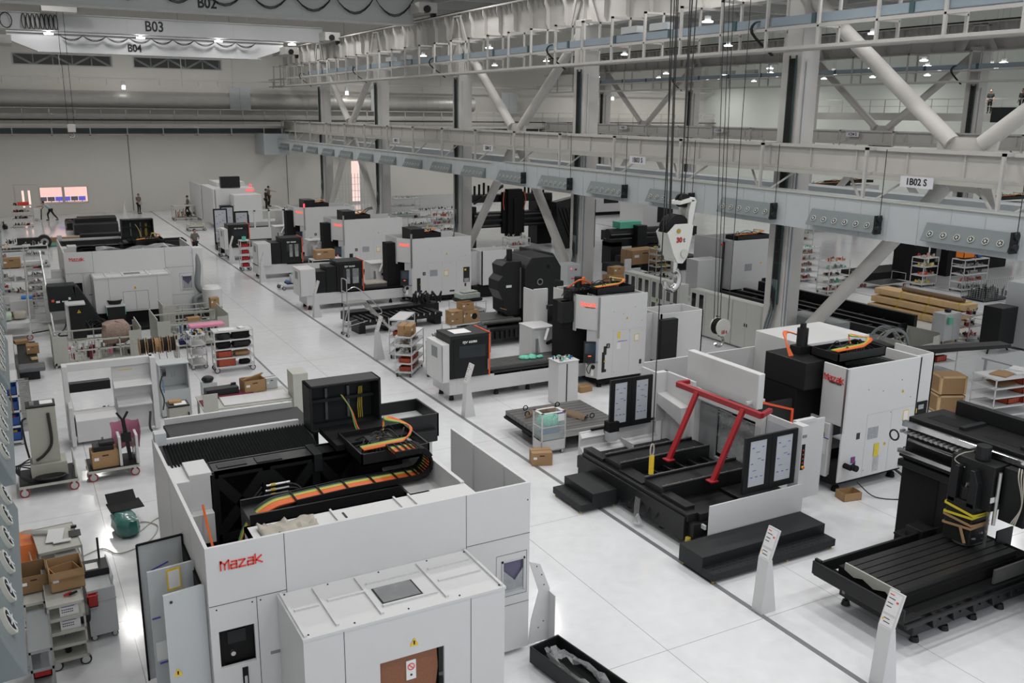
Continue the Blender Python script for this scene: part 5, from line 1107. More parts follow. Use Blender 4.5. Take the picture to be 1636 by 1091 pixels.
m = MB(); m.box(2.3, -.5, .8, 3.4, 0, 4.0); m.box(2.0, -.3, 1.0, 3.7, 0, 3.8); m.box(2.7, -.6, .8, 3.1, -.5, 3.4); m.build('head', BLACKM, t, bev=.02)
m = MB(); m.use(STEELD).box(0, -.04, 2.2, 6.2, 0, 2.3); m.box(0, -.04, 1.5, 6.2, 0, 1.6); m.use(DGREY).cyl((0, -.15, 1.9), (6.2, -.15, 1.9), .1, 10); m.use(ORCAB); cab(m, [(2.1, -.3, 3.9), (2.0, -.35, 3.2), (2.1, -.3, 2.6)], .03); cab(m, [(3.6, -.3, 3.9), (3.75, -.35, 3.3), (3.6, -.3, 2.6)], .03); m.build('rail_pair', None, t)
m = MB(); [m.cyl((.3+.35*i, .6, 3.6), (.3+.35*i, .6, 4.2+.1*(i % 3)), .08, 8) for i in range(5)]; [m.cyl((4.2+.3*i, .6, 3.6), (4.2+.3*i, .6, 4.1), .07, 8) for i in range(6)]; m.build('top_cylinder', BLACKM, t)
t = thing('ribbed_machine_column', 'tall black ribbed casting beside the portal machine', 'machine casting', (34.2, 53.0, 0))
m = MB(); m.box(0, 0, 0, 1.5, 1.2, 3.3); m.prism([(-1.6, 3.2), (0, 3.5), (0, 0), (-1.2, 0)], 'y', .2, .9); [m.bar((-1.4+.3*i, .15, 2.8), (-.3, .15, .4+.4*i), .08) for i in range(5)]; m.build('casting', BLACK, t, bev=.02)
t = thing('short_gantry', 'low black gantry with two drum beams across the second bay', 'machine', (32.2, 46.0, 0))
m = MB(); m.box(0, 0, 0, .8, 1, 1.4); m.box(2.8, 0, 0, 3.6, 1, 1.2); m.cyl((-.2, .2, 1.9), (3.9, .2, 1.9), .32, 14); m.box(0, 0, 1.1, 3.6, .9, 1.55); m.box(1.6, -.5, .6, 2.3, .1, 2.4); m.build('beam', BLACK, t, bev=.02)
m = MB(); m.use(STEEL).box(-.1, -.12, 1.85, 3.7, -.1, 1.9); m.use(MINT).box(.6, .0, 2.2, 2.2, .8, 2.6); m.use(CARD).bar((1.6, -.55, .9), (2.4, -.55, 1.0), .05); m.build('rail_and_wrap', None, t)
t = thing('long_black_table', 'long flat black machine table in the second bay behind the shelf cart', 'machine bed', (31.8, 42.6, 0))
MB().box(0, 0, .0, 4.6, 2.4, .8).box(-1.2, .5, 0, 0, 2.0, .5).build('table_casting', DGREY, t, bev=.03); m = MB(); [m.box(.3+.9*i, -.02, .1, .7+.9*i, 0, .6) for i in range(5)]; m.build('pocket', BLACKM, t)
t = thing('perforated_bed', 'black casting with round holes lying in the second bay near the standing worker', 'machine casting', (38.5, 52.5, 0))
m = MB(); m.box(0, 0, .9, 3.2, 1.0, 1.1); m.box(0, 0, .2, 3.2, .1, .3); [m.box(.0+.5*i, 0, .3, .14+.5*i, .1, .9) for i in range(7)]; m.box(0, .8, .2, 3.2, 1, .9); m.box(-1, 1.4, .2, 7, 2.4, .9); m.build('casting', BLACK, t)
# long black beds on the floor behind the first column
for i, (x, y, L_, lab) in enumerate(((30.2, 24.0, 9.5, 'long black bed casting in the second bay, the one closer to the grey cabinet'), (31.7, 24.6, 9.0, 'long black trough casting in the second bay, beside the timber crates'))):
    t = thing('bed_casting', lab, 'machine bed', (x, y, 0), .02)
    m = MB(); m.box(0, 0, .15, .2, L_, .75); m.box(1.0, 0, .15, 1.2, L_, .7 if i == 0 else 1.0); m.box(0, 0, .15, 1.2, L_, .3); [m.box(.1, .3+1.1*k_, .3, 1.1, .4+1.1*k_, .62) for k_ in range(int(L_/1.1))]; [m.box(.1+.7*q, .5+2*k_, 0, .3+.7*q, .8+2*k_, .15) for k_ in range(int(L_/2)) for q in (0, 1)]; m.build('casting', BLACK, t, bev=.01)
    m = MB(); [m.box(-.02, .4+1.2*k_, .3, 0, 1.0+1.2*k_, .6) for k_ in range(int(L_/1.2))]; m.build('rib_pocket', DGREY, t)
t = thing('large_dark_machine', 'tall dark machine frame half hidden behind the duct in the second bay', 'machine', (44.5, 34.0, 0))
m = MB(); m.box(0, 0, 0, 1.2, 1.4, 3.4); m.box(3.2, .2, 0, 4.4, 1.4, 3.4); m.box(0, .2, 2.9, 8, 1.2, 3.9); m.box(5.5, 1, 0, 10, 3, 2.8); m.box(-2.8, .8, .1, 3.4, 2.6, .5); m.build('frame', BLACKM, t, bev=.02)
m = MB(); m.use(STEELD).box(1.8, -.05, 1.0, 2.2, 0, 2.8); m.use(DGREY).bar((-.5, -.6, 2.4), (3.6, -.4, 3.0), .2); m.use(ALU).box(1.6, -.2, 2.4, 2.0, -.1, 3.4); m.build('front_rail', None, t)
for i, (x, y, w_, d, h, lab) in enumerate(((46.5, 24.0, 4.6, 3.0, 2.4, 'white enclosed machine with sloping black window at the edge of the second bay'), (42.0, 56, 4.5, 3, 3.0, 'white enclosed machine beyond the black castings in the second bay'), (46.5, 70, 5, 3, 3.1, 'white boxy machine near the far wall beyond the second bay aisle'), (60, 40, 5, 3.4, 3.2, 'white enclosed machine under the gallery side, third bay'), (57.5, 54, 5, 3.4, 3.2, 'white enclosed machine with black top in the middle of the third bay'), (64, 58, 6, 3, 3, 'white enclosed machine with orange edge deep in the third bay'))):
    t = thing('enclosed_machine', lab, 'machine', (x, y, 0))
    MB().box(0, 0, .3, w_, d, h).build('enclosure', WHITE, t, bev=.03); MB().box(.1, .1, 0, w_-.1, d-.1, .3).build('base', BLACKM, t)
    m = MB(); m.use(BLACK).box(w_*.3, -.03, h*.35, w_*.62, 0, h*.85); m.use(ORANGE).box(w_*.62, -.04, h*.3, w_*.62+.08, 0, h*.9) if i > 2 else m.box(.2, .2, h, w_-.4, d*.5, h+.5); m.use(GREY).box(w_*.75, -.02, h*.3, w_*.85, 0, h*.6); m.build('door', None, t)
    if i > 1: cabletray(t, .4, .3, w_-.5, 1.4, h+.45, 'cable_tray', seed=20+i)
# black parts behind the second bridge machine
t = thing('black_frame_stack', 'stacked black machine frames on the floor beyond the second bridge machine', 'machine frame', (3.9, 74.0, 0))
m = MB(); m.box(.3, 0, .1, 3.3, 1.4, .75); m.box(0, 3.2, .1, 3.6, 5.8, .55); m.box(.5, 1.8, .55, 3.4, 2.6, 1.0); m.box(.8, 3.3, .55, 3.5, 4.2, .95); [m.bar((.1+.4*i, 5.6, .6), (.5+.4*i, 4.2, .75), .1) for i in range(3)]; m.box(.9, -1.2, 0, 1.4, 0, .1) ; m.build('frame', BLACK, t, bev=.015)
t = thing('black_table_frame', 'black T shaped stand and rails behind the second bridge machine', 'machine frame', (3.9, 63.0, 0))
m = MB(); m.box(0, 0, 1.0, 2.8, .9, 1.35); m.box(.8, .2, 0, 1.3, .7, 1.0); m.box(2.0, .2, 0, 2.3, .7, 1.0); m.build('stand', BLACKM, t); m = MB(); [m.bar((1.6+.35*i, -.6, .25), (1.2+.35*i, .9, .25), .06) for i in range(8)]; m.build('rail', LGREY, t)
# ================================================================ stands, steps, carts
def kiosk(label, x, y, s=1, red=True):
    t = thing('information_stand', label, 'sign stand', (x, y, 0))
    MB().prism([(0, 0), (.36, 0), (.17, 1.08), (.07, 1.08)], 'y', -.13, .13).build('tapered_stem', WHITE, t, bev=.006)
    m = MB(); m.T = Matrix.Translation((.08, 0, 1.06)) @ Euler((0, .32, 0)).to_matrix().to_4x4(); m.box(0, -.14, 0, .05, .14, .62); m.build('sign_panel', WHITE, t, bev=.006)
    m = MB(); m.T = Matrix.Translation((.08, 0, 1.06)) @ Euler((0, .32, 0)).to_matrix().to_4x4()
    m.use(PAPER).box(-.006, -.11, .24, 0, .12, .58); m.box(-.006, -.11, .03, 0, .12, .2)
    if red: m.use(LOGO).box(-.009, .02, .54, -.006, .1, .555); m.box(-.009, -.09, .44, -.006, -.05, .47)
    m.use(INK)
    for z, a, b in ((.48, -.02, .1), (.40, 0, .1), (.34, .01, .1), (.15, -.03, .08), (.09, -.05, .07)): m.box(-.009, a, z, -.006, b, z+.012)
    m.use(YEL).cyl((-.009, .09, .13), (-.005, .09, .13), .018, 10); m.build('printed_card', None, t); return t
kiosk('white sign stand by the long checker step', 11.49, 11.28); kiosk('white sign stand in front of the black gantry table', 11.55, 8.62); kiosk('white sign stand before the black cabin with the white roof sheet', 11.55, 24.0)
kiosk('white sign stand beside the platform ladder', 11.6, 39.6); kiosk('slim white sign stand behind the wheeled pallet cart', 11.6, 49.3); kiosk('white sign stand by the shelf cart at the third cabin', 11.5, 56.4); kiosk('white sign stand on the open floor near the far wall man', 8.7, 84.8); kiosk('white sign stand against the far wall between columns', 31.5, 86); kiosk('white sign stand behind the cardboard topped shelf cart', 11.5, 31.5)
# bent white bracket leaning on the first machine
t = thing('folded_sheet_bracket', 'bent white sheet metal bracket leaning at the corner of the open topped machine', 'bracket', (7.16, 12.3, 0))
m = MB(); m.prism([(.0, .02), (.42, .02), (.42, 1.0), (.22, 1.5), (.0, 1.6), (.2, 1.0), (.06, .5)], 'y', 0, .015); m.box(.405, -.2, .02, .42, 0, .95); m.build('sheet', WHITE, t)
m = MB(); [m.cyl((x, -.004, z), (x, 0, z), .012, 8) for x, z in ((.15, 1.48), (.25, 1.3), (.3, 1.1), (.2, .3), (.3, .4))]; m.build('hole', DGREY, t)
# black crate with film by the coolant box
t = thing('black_floor_tray', 'open black tray on the floor holding clear plastic film', 'tray', (7.15, 10.05, 0), .15)
MB().open_box(0, 0, .06, .62, 1.75, .36, .03).build('tray_body', BLACK, t, bev=.01)
m = MB(); R = random.Random(12); n = 22; vs = []; fs = []
for i in range(n):
    a = 2*PI*i/n
    for j in range(5): q = .1+.045*j; vs.append((.31+(.16+.02*j)*math.cos(a)+R.uniform(-.03, .03), .85+(.5+.08*j)*math.sin(a)+R.uniform(-.04, .04), .16+.1*math.sin(PI*j/4)+R.uniform(0, .12)))
for i in range(n):
    for j in range(4): fs.append((i*5+j, i*5+j+1, ((i+1) % n)*5+j+1, ((i+1) % n)*5+j))
m.add(vs, fs); o = m.build('plastic_film_heap', FILM, None, smooth=True, loc=(7.15, 10.05, 0), rz=.15); tag(o, 'crumpled clear plastic film lying in the open black tray', 'plastic film')
# slotted plate on dark feet
t = thing('slotted_plate', 'slotted steel table plate lying on dark blocks behind the see-through cart', 'plate', (12.0, 20.0, 0), -.04)
m = MB(); m.use(STEELD); w_ = 2.2/10
for i in range(10): m.box(0, .1+w_*i+.01, .5, 2.5, .1+w_*(i+1)-.01, .62)
m.use(ALU).box(-.0, .0, .45, 2.5, .1, .62); m.use(BLACKM).box(0, .1, .46, 2.5, 2.3, .5); m.box(-.05, .1, .4, .1, 2.3, .46); m.build('plate_body', None, t)
m = MB(); m.box(.3, .3, 0, .9, .8, .4); m.box(1.5, .2, 0, 2.1, .7, .4); m.box(.4, 1.5, 0, .9, 2.0, .4); m.box(1.6, 1.5, 0, 2.1, 2.0, .4); m.build('support_block', BLACK, t)
m = MB(); [m.tube([(x+.07*math.cos(a), y, .72+.07*math.sin(a)) for a in [2*PI*i/10 for i in range(10)]], .015, 5, True) for x, y in ((.5, 2.0), (1.5, 1.9), (1.9, .6), (.3, 1.5))]; m.build('eye_bolt', BLACKM, t)
m = MB(); vs = []; fs = []; n = 26
for i in range(n+1):
    u = i/n; cx, cy = (.3+1.2*u*1.4, 1.55+.35*math.sin(u*2)) if u < .55 else (1.22+(u-.55)*1.2, 1.85-(u-.55)*2.6)
    for j in range(7): a = PI*j/6; vs.append((cx+.16*math.cos(a)*(.6+.4*(u > .5)), cy+.14*math.cos(a), .63+.09*math.sin(a)+R.uniform(-.02, .02)))
for i in range(n):
    for j in range(6): fs.append((i*7+j, i*7+j+1, (i+1)*7+j+1, (i+1)*7+j))
m.add(vs, fs); o = m.build('burlap_sheet', BURLAP, None, smooth=True, loc=(12.0, 20.0, 0), rz=-.04); tag(o, 'brown burlap cloth rumpled on the slotted steel plate', 'cloth')

def caster(m, x, y, r=.08, tyre=RUBBER, hub=ALU, th=.04):
    m.use(tyre).cyl((x, y-th/2, r), (x, y+th/2, r), r, 16); m.use(hub).cyl((x, y-th/2-.006, r), (x, y+th/2+.006, r), r*.72, 14); m.use(hub).box(x-.03, y-.03, r*1.6, x+.03, y+.03, r*2.2)
def casters(t, w_, d, r=.08, tyre=RUBBER, hub=ALU):
    for x in (.06, w_-.06):
        for y in (.07, d-.07): m = MB(); caster(m, x, y, r, tyre, hub); m.build('caster', None, t)
def shelf_cart(label, loc, rz=0, w_=1.0, d=.6, h=1.5, n=4, r=.08, tyre=RUBBER, top=True, mt=WHITE, name='shelf_cart', group=None):
    t = thing(name, label, 'cart', loc, rz, group)
    m = MB(); z0 = r*2.1
    for x in (0, w_-.03):
        for y in (0, d-.03): m.box(x, y, z0, x+.03, y+.03, h)
    m.tube([(-.01, .02, h-.25), (-.1, .06, h-.25), (-.1, d-.06, h-.25), (-.01, d-.02, h-.25)], .012, 6); m.build('frame', mt, t)
    zs = [z0+(h-z0-.02)*i/(n-1) for i in range(n)] if top else [z0+(h-z0-.15)*i/n for i in range(n)]
    for z in zs: MB().box(.005, .005, z, w_-.005, d-.005, z+.015).box(0, 0, z-.02, w_, .008, z+.03).box(0, d-.008, z-.02, w_, d, z+.03).box(0, .008, z-.02, .008, d-.008, z+.03).box(w_-.008, .008, z-.02, w_, d-.008, z+.03).build('shelf', mt, t)
    casters(t, w_, d, r, tyre); t['zs'] = [z+.016 for z in zs]; return t
def local(t, x, y, z): M = Matrix.Translation(t.location) @ t.rotation_euler.to_matrix().to_4x4(); return tuple(M @ Vector((x, y, z)))
def carton(label, loc, sx, sy, sz, rz=0, tape=True, opened=False, mt=CARD, hole=False, group=None, mark=True):
    t = thing('cardboard_carton', label, 'carton', loc, rz, group)
    m = MB()
    if opened:
        m.open_box(-sx/2, -sy/2, 0, sx/2, sy/2, sz, .012); o = m.build('box_body', mt, t)
        f_ = MB(); f_.bar((-sx/2, -sy/2, sz), (-sx/2-.12, -sy/2-.02, sz+.08), sy*.0+.01, .01) if 0 else None
        MB().add([(-sx/2, -sy/2, sz), (sx/2, -sy/2, sz), (sx/2, -sy/2-.1, sz-.08), (-sx/2, -sy/2-.1, sz-.08)], [(0, 1, 2, 3), (3, 2, 1, 0)]).build('flap', mt, t) if opened == 2 else None
    else:
        m.box(-sx/2, -sy/2, 0, sx/2, sy/2, sz); o = m.build('box_body', mt, t, bev=.006)
        if tape: MB().box(-sx/2-.001, -.025, sz-.001, sx/2+.001, .025, sz+.002).box(-sx/2-.002, -.025, sz*.6, -sx/2+.001, .025, sz).build('tape_strip', CARDD, t)
    m = MB()
    if mark: m.use(INK).box(-sx*.12, -sy/2-.002, sz*.72, sx*.12, -sy/2+.001, sz*.80) if not hole else m.use(BLACKM).cyl((0, -sy/2-.003, sz*.5), (0, -sy/2+.004, sz*.5), sz*.25, 16)
    if mark: m.use(PAPER).box(-sx*.42, -sy/2-.002, sz*.5, -sx*.25, -sy/2+.001, sz*.68); m.build('printed_mark', None, t)
    return t
def bin_(label, loc, sx=.5, sy=.36, sz=.16, rz=0, mt=BIN, group=None, inside=None):
    t = thing('plastic_bin', label, 'bin', loc, rz, group)
    m = MB(); m.open_box(-sx/2, -sy/2, 0, sx/2, sy/2, sz, .018); m.box(-sx/2-.012, -sy/2-.012, sz-.02, sx/2+.012, -sy/2, sz); m.box(-sx/2-.012, sy/2, sz-.02, sx/2+.012, sy/2+.012, sz)
    m.build('bin_body', mt, t)
    m = MB(); [m.box(-sx/2+sx*(i+.5)/5, -sy/2-.008, .02, -sx/2+sx*(i+.5)/5+.01, -sy/2, sz-.02) for i in range(5)]; m.build('bin_rib', mt, t)
    if inside: MB().box(-sx*.3, -sy*.3, .02, sx*.25, sy*.3, sz*.8).build('bin_content', inside, t)
    return t
def parts(label, loc, sx, sy, n, mts, seed, h=.12, rz=0, name='machine_parts', cat='parts'):
    # small loose machine parts lying together; one tray full
    R = random.Random(seed); m = MB()
    for i in range(n):
        m.use(R.choice(mts)); x, y = R.uniform(-sx/2, sx/2), R.uniform(-sy/2, sy/2); a = R.uniform(0, 3); s_ = R.uniform(.03, .09)
        if R.random() < .45: m.cyl((x, y, .0), (x, y, R.uniform(.3, 1)*h), s_*.6, 8)
        elif R.random() < .4: m.tube(smooth_path([(x, y, .02), (x+R.uniform(-.15, .15), y+R.uniform(-.1, .1), h), (x+R.uniform(-.2, .2), y+R.uniform(-.1, .1), .02)], 3), .012, 5)
        else: m.cb(x, y, h*.35, s_*2, s_*1.3, h*.7*R.uniform(.5, 1), a)
    o = m.build(name, None, None, loc=loc, rz=rz); tag(o, label, cat, kind='stuff'); return o
DK = [BLACK, DGREY, STEELD]; MXD = [BLACK, STEELD, ALU, CARDD, OFFW]

# see-through cart with green bag and blue case, carton in front
t = thing('clear_panel_cart', 'white cart with clear panels holding a green bag and a blue case', 'cart', (11.95, 19.98, 0), -.02)
W_, D_, H_ = .75, .5, 1.2
m = MB(); [m.box(x, y, .12, x+.03, y+.03, H_) for x in (0, W_-.03) for y in (0, D_-.03)]; m.box(0, 0, .12, W_, D_, .15); m.box(0, 0, .12, W_, .01, .42); m.box(0, 0, .12, .01, D_, .42); m.box(W_-.01, 0, .12, W_, D_, .42); [m.box(0, 0, z, W_, .02, z+.02) for z in (.8,)]; [m.box(0, 0, z, .02, D_, z+.02) for z in (.8,)]
m.box(0, 0, H_-.01, W_, .08, H_); m.box(0, D_-.08, H_-.01, W_, D_, H_); m.box(0, 0, H_-.01, .08, D_, H_); m.box(W_-.1, 0, H_-.01, W_, D_, H_); m.build('frame', WHITE, t)
m = MB(); m.box(.03, .005, .42, W_-.03, .01, H_-.02); m.box(.005, .03, .42, .01, D_-.03, H_-.02); m.box(W_-.01, .03, .42, W_-.005, D_-.03, H_-.02); m.build('clear_panel', GLASS, t)
m = MB(); m.use(PAPER).box(.5, -.004, .95, .7, 0, 1.15); m.use(PURP).box(.45, -.004, 1.16, .74, 0, 1.18); m.build('label_sheet', None, t); casters(t, W_, D_, .06)
o = MB().box(.1, .1, .42, .6, .42, .6).box(.09, .09, .6, .61, .43, .68).build('blue_case', LBLUE, None, loc=t.location, rz=-.02, bev=.015); tag(o, 'pale blue plastic case on the lower shelf inside the clear cart', 'case')
m = MB(); [m.sph((.15+.09*(i % 6)+R.uniform(-.03, .03), .12+.13*(i//6), .92+R.uniform(-.04, .06)), .11, 8, 6) for i in range(18)]
o = m.build('green_film_bag', MINT, None, smooth=True, loc=t.location, rz=-.02); tag(o, 'mint green plastic bag filling the top of the clear cart', 'bag')
carton('closed brown carton on the floor by the aisle line before the clear cart', (11.72, 19.62, 0), .55, .42, .36, -.35)
# white console cabinet
t = thing('tool_console', 'plain white tool cabinet with clutter on top beside the slotted bed machine', 'cabinet', (14.65, 23.55, 0))
m = MB(); m.box(0, 0, .03, .75, .6, 1.42); m.box(-.02, -.02, 1.42, .77, .62, 1.45); m.build('cabinet_body', WHITE, t, bev=.01); MB().box(.3, -.006, .1, .34, -.001, 1.36).build('door_gap', DGREY, t)
parts('cables and hand tools heaped on top of the white tool cabinet', (15.0, 23.85, 1.45), .6, .45, 26, [PAPER, BLACK, MINT, BLUE, ALU, OFFW], 31, .1)

# carts between the roller bed and the black cabin
c1 = shelf_cart('white shelf cart with a brown carton on top and orange bins below', (11.8, 28.6, 0), .9, 1.6, .62, 1.45, 5)
carton('large brown carton on top of the white shelf cart', local(c1, .45, .3, 1.46), .6, .5, .35, .9); carton('small honeycomb patterned carton lying against the large one', local(c1, .25, .15, 1.46), .4, .2, .14, .9, mark=False, mt=CARDD)
zs = c1['zs']
for i, (x, z, l) in enumerate(((.35, 1, 'orange bin, first on the second lowest shelf of the white cart'), (.95, 1, 'orange bin, second on that low shelf, towards the wall'), (.4, 0, 'brown orange bin on the bottom board of the white cart'))): bin_(l, local(c1, x, .3, zs[z]), .5, .4, .15, .9, BIN)
carton('plain brown carton on the bottom board of the white cart', local(c1, 1.1, .3, zs[0]), .4, .35, .25, .9, mark=False)
parts('grey machined parts on the middle shelf of the white cart', local(c1, .8, .3, zs[2]), 1.3, .45, 30, MXD, 41, .14, .9); parts('grey and brown parts on the upper shelf under the carton', local(c1, .8, .3, zs[3]), 1.3, .45, 30, [STEELD, CARD, ALU, OFFW], 42, .14, .9)
c2 = shelf_cart('white shelf cart with machined blocks, standing beside the white end box', (12.75, 28.1, 0), .9, 1.5, .62, 1.3, 4, .1)
zs = c2['zs']; parts('grey machined blocks standing on the cart top', local(c2, .8, .3, zs[3]), 1.2, .4, 22, [ALU, STEELD, GREY], 43, .2, .9)
bin_('red brown plastic tub low on the cart with machined blocks', local(c2, .5, .3, zs[0]), .75, .45, .3, .9, REDB); bin_('dark wooden tray on the middle shelf of the block cart', local(c2, .8, .3, zs[2]), .5, .4, .15, .9, CARDD); parts('black odd parts on the second board of the block cart', local(c2, .7, .3, zs[1]), 1.1, .4, 16, DK, 44, .1, .9)
c3 = shelf_cart('white shelf cart with a blank top board, behind the carton cart', (12.5, 31.0, 0), .9, 1.5, .6, 1.5, 5)
bin_('orange bin on the middle shelf of the blank topped cart', local(c3, .5, .3, c3['zs'][2]), .6, .4, .16, .9, BIN); parts('dark parts on the bottom board of the blank topped cart', local(c3, .7, .3, c3['zs'][0]), 1.2, .4, 16, DK, 45, .12, .9)
t = thing('parts_rack', 'grey stepped rack of pigeonholes beyond the machined blocks', 'rack', (14.3, 29.4, .0), .5)
m = MB(); m.box(0, 0, .1, 1.6, .5, .9)
for j in range(3):
    for i in range(8): m.open_box(.02+.2*i, .05+.14*j, .9+.12*j, .2+.2*i, .2+.14*j, 1.0+.12*j, .01)
m.build('pigeonhole', GREY, t)
c4 = shelf_cart('white two-board cart stacked with five brown cartons', (14.6, 31.4, 0), .05, 1.35, .8, 1.0, 2, .06)
for i, (x, y, z, sx, sy, sz, l, hl) in enumerate(((.3, .3, 0, .55, .45, .28, 'brown carton, lower of the two stacked at the aisle end of the two-board cart', False), (.3, .3, .28, .55, .45, .26, 'brown carton with round top hole stacked on another', False), (.75, .35, 0, .3, .5, .5, 'narrow upright brown carton in the middle of the stack', False), (1.1, .35, 0, .42, .5, .5, 'brown carton with a round black hole in its face', True), (.85, .4, .5, .55, .45, .3, 'open brown carton on top of the carton stack', False))):
    carton(l, local(c4, x, y, 1.0+z), sx-.01, sy, sz-.004, .05, hole=hl, opened=(i == 4))
carton('flat brown carton on the lower board of the two-board cart', local(c4, .9, .4, .16), .5, .4, .2, .05); carton('small brown carton on the lower board beside the flat one', local(c4, .35, .4, .16), .35, .35, .2, .05, mark=False)
# pallet of wrapped parts by the tall tower
c = shelf_cart('low white trolley loaded with a film wrapped pallet', (17.6, 37.0, 0), .1, 1.5, .9, .55, 2, .06)
t = thing('wrapped_pallet', 'grey pallet of plates wrapped in clear film on the low trolley', 'pallet', local(c, .75, .45, .56), .1)
MB().box(-.6, -.35, .02, .6, .35, .14).build('pallet_deck', DGREY, t); MB().box(-.55, -.33, .14, .5, .3, .38).cb(.05, 0, .42, .8, .4, .06, .1).build('wrapped_load', mat('film_over_plates', (.38, .42, .38), .3, noise=.3, nscale=14), t, bev=.03)
# platform ladder
t = thing('platform_ladder', 'silver wheeled platform ladder with guard rail beside the stepped black cabin', 'ladder', (11.75, 35.3, 0), .05)
m = MB(); H = 1.35
for y in (0, .55): m.bar((0, y, .05), (.1, y, H), .05); m.bar((2.0, y, .03), (.85, y, H), .05, .1); m.bar((0.05, y, .45), (.9, y, .6), .03); 
m.bar((.1, 0, .35), (.1, .55, .35), .04); m.bar((.02, 0, .12), (.02, .55, .12), .05); m.bar((.1, .0, H), (.1, .55, .5), .03); m.build('side_frame', ALU, t)
for i in range(4): MB().box(1.75-.26*i, .03, .24+.26*i, 1.95-.26*i, .52, .28+.26*i).build('step', ALU, t)
MB().box(.0, -.02, H, .9, .57, H+.05).build('platform', ALU, t)
m = MB(); m.tube(smooth_path([(.02, 0, H), (.02, 0, H+.9), (.02, .08, H+1.02), (.02, .47, H+1.02), (.02, .55, H+.9), (.02, .55, H)], 5), .022, 8); m.tube([(.02, 0, H+.5), (.02, .55, H+.5)], .018, 6); m.tube(smooth_path([(.02, .0, H+.6), (.5, 0, H+.65), (1.5, 0, H-.35), (1.35, 0, H-.55)], 5), .02, 7); m.build('guard_rail', ALU, t)
for y in (0, .55):
    m = MB(); caster(m, 0, y-.05, .06); caster(m, 0, y+.05, .06); m.build('caster', None, t)
# wheeled cart with motor
t = thing('pallet_trolley', 'low white trolley with blue mat and white motor before the machine skirt', 'trolley', (12.1, 46.4, 0), .1)
MB().box(0, 0, .22, 1.5, .9, .27).build('deck', WHITE, t); MB().tube([(1.4, .1, .27), (1.45, .1, .9), (1.45, .75, .9), (1.4, .75, .27)], .02, 6).build('push_bar', WHITE, t); casters(t, 1.5, .9, .1)
o = MBm(NAVY).box(0, 0, 0, 1.0, .65, .06).use(WHITE).box(.25, .1, .06, .75, .5, .45).use(LBLUE).cyl((.1, .2, .1), (.1, .5, .1), .09, 10).use(MINT).box(.3, .2, .45, .6, .4, .5).build('boxed_motor', None, None, loc=(12.35, 46.55, .27)); tag(o, 'white boxed motor on a blue mat on the low trolley', 'motor')
# shelf carts by the far cabins
for i, (x, y, l) in enumerate(((11.9, 53.3, 'tall narrow white cart of red bins beside the slim sign stand'), (11.9, 59.2, 'tall narrow white cart with dark parts beside the third cabin'))):
    c = shelf_cart(l, (x-.35, y, 0), 0, .55, .55, 1.75, 5, .1)
    for k_ in range(4): bin_(('red bin, shelf %s from the floor of the tall cart by the slim stand' if i == 0 else 'dark bin, shelf %s from the floor of the tall cart by the third cabin') % ['one', 'two', 'three', 'four'][k_], local(c, .27, .27, c['zs'][k_]), .42, .4, .18, 0, REDB if i == 0 else DGREY)
    o = MBm(MINT if i == 0 else OFFW).cyl((0, 0, 0), (0, 0, .2), .12, 12).build('round_tin', None, None, loc=local(c, .27, .27, c['zs'][4])); tag(o, 'round green tin on the tall cart of red bins' if i == 0 else 'round pale tin on the tall cart of dark bins', 'tin')
carton('long brown carton on the rack behind the stepped cabin', (13.9, 45.1, 1.75), 1.0, .5, .45, .03)
c = shelf_cart('white rack carrying the long brown carton behind the stepped cabin', (13.2, 44.8, 0), 0, 1.6, .7, 1.73, 3)
# ---------------------------------------------------------------- left of the aisle, going away from the camera
def flat_trolley(label, loc, w_, d, rz=0, mt=DGREY, wheels=REDM):
    t = thing('flat_trolley', label, 'trolley', loc, rz)
    MB().box(0, 0, .27, w_, d, .31).build('deck', mt, t); m = MB(); m.box(-.02, -.02, .24, w_+.02, 0, .3); m.box(-.02, d, .24, w_+.02, d+.02, .3); m.box(-.02, 0, .24, 0, d, .3); m.box(w_, 0, .24, w_+.02, d, .3); m.tube([(w_-.03, .08, .3), (w_-.03, .08, .75), (w_-.03, d-.15, .75), (w_-.03, d-.15, .3)], .016, 6); m.build('frame', OFFW, t)
    for x in (.09, w_-.09):
        for y in (.06, d-.06): m = MB(); caster(m, x, y, .11, wheels, ALU, .045); m.build('caster', None, t)
    return t
T1 = flat_trolley('white framed trolley with dark mat carrying the tall beige control unit', (-.42, 23.25, 0), 1.25, 1.15)
T2 = flat_trolley('white framed trolley with brown carton and black pump', (1.1, 23.55, 0), 1.15, .95)
t = thing('control_unit', 'tall beige grey hydraulic unit with black hoses on the first trolley', 'control unit', (-.1, 23.7, .31))
m = MB(); m.box(0, 0, .35, .62, .5, 1.75); m.box(-.05, -.1, .0, .75, .55, .35); m.build('housing', BEIGE, t, bev=.012); MB().box(-.01, -.01, 1.75, .63, .51, 1.79).build('top_plate', DGREY, t)
m = MB(); m.use(ALU).box(.08, .1, 1.79, .18, .16, 1.88); m.use(PAPER).box(.3, .1, 1.795, .58, .4, 1.81); m.use(RUBBER); cab(m, [(.45, -.04, 1.6), (.47, -.06, 1.0), (.42, -.07, .75), (.25, -.06, .55), (.1, -.04, .45)], .035, 8); cab(m, [(-.02, .1, 1.5), (-.12, .1, 1.4), (-.1, .1, .9), (-.05, .1, .5)], .025, 7)
for q in range(4): cab(m, [(-.05, .0, .5-.08*q), (-.25-.04*q, -.1, .4), (-.28, -.15, .15), (-.1+.1*q, -.3, .03), (.2+.1*q, -.25, .03)], .018, 6)
for q in range(5): m.tube([(.35+(.22+.03*q)*math.cos(a), -.28+(.1+.02*q)*math.sin(a), .03+.015*q) for a in [2*PI*i/16 for i in range(16)]], .016, 5, True)
m.build('black_hose', None, t)
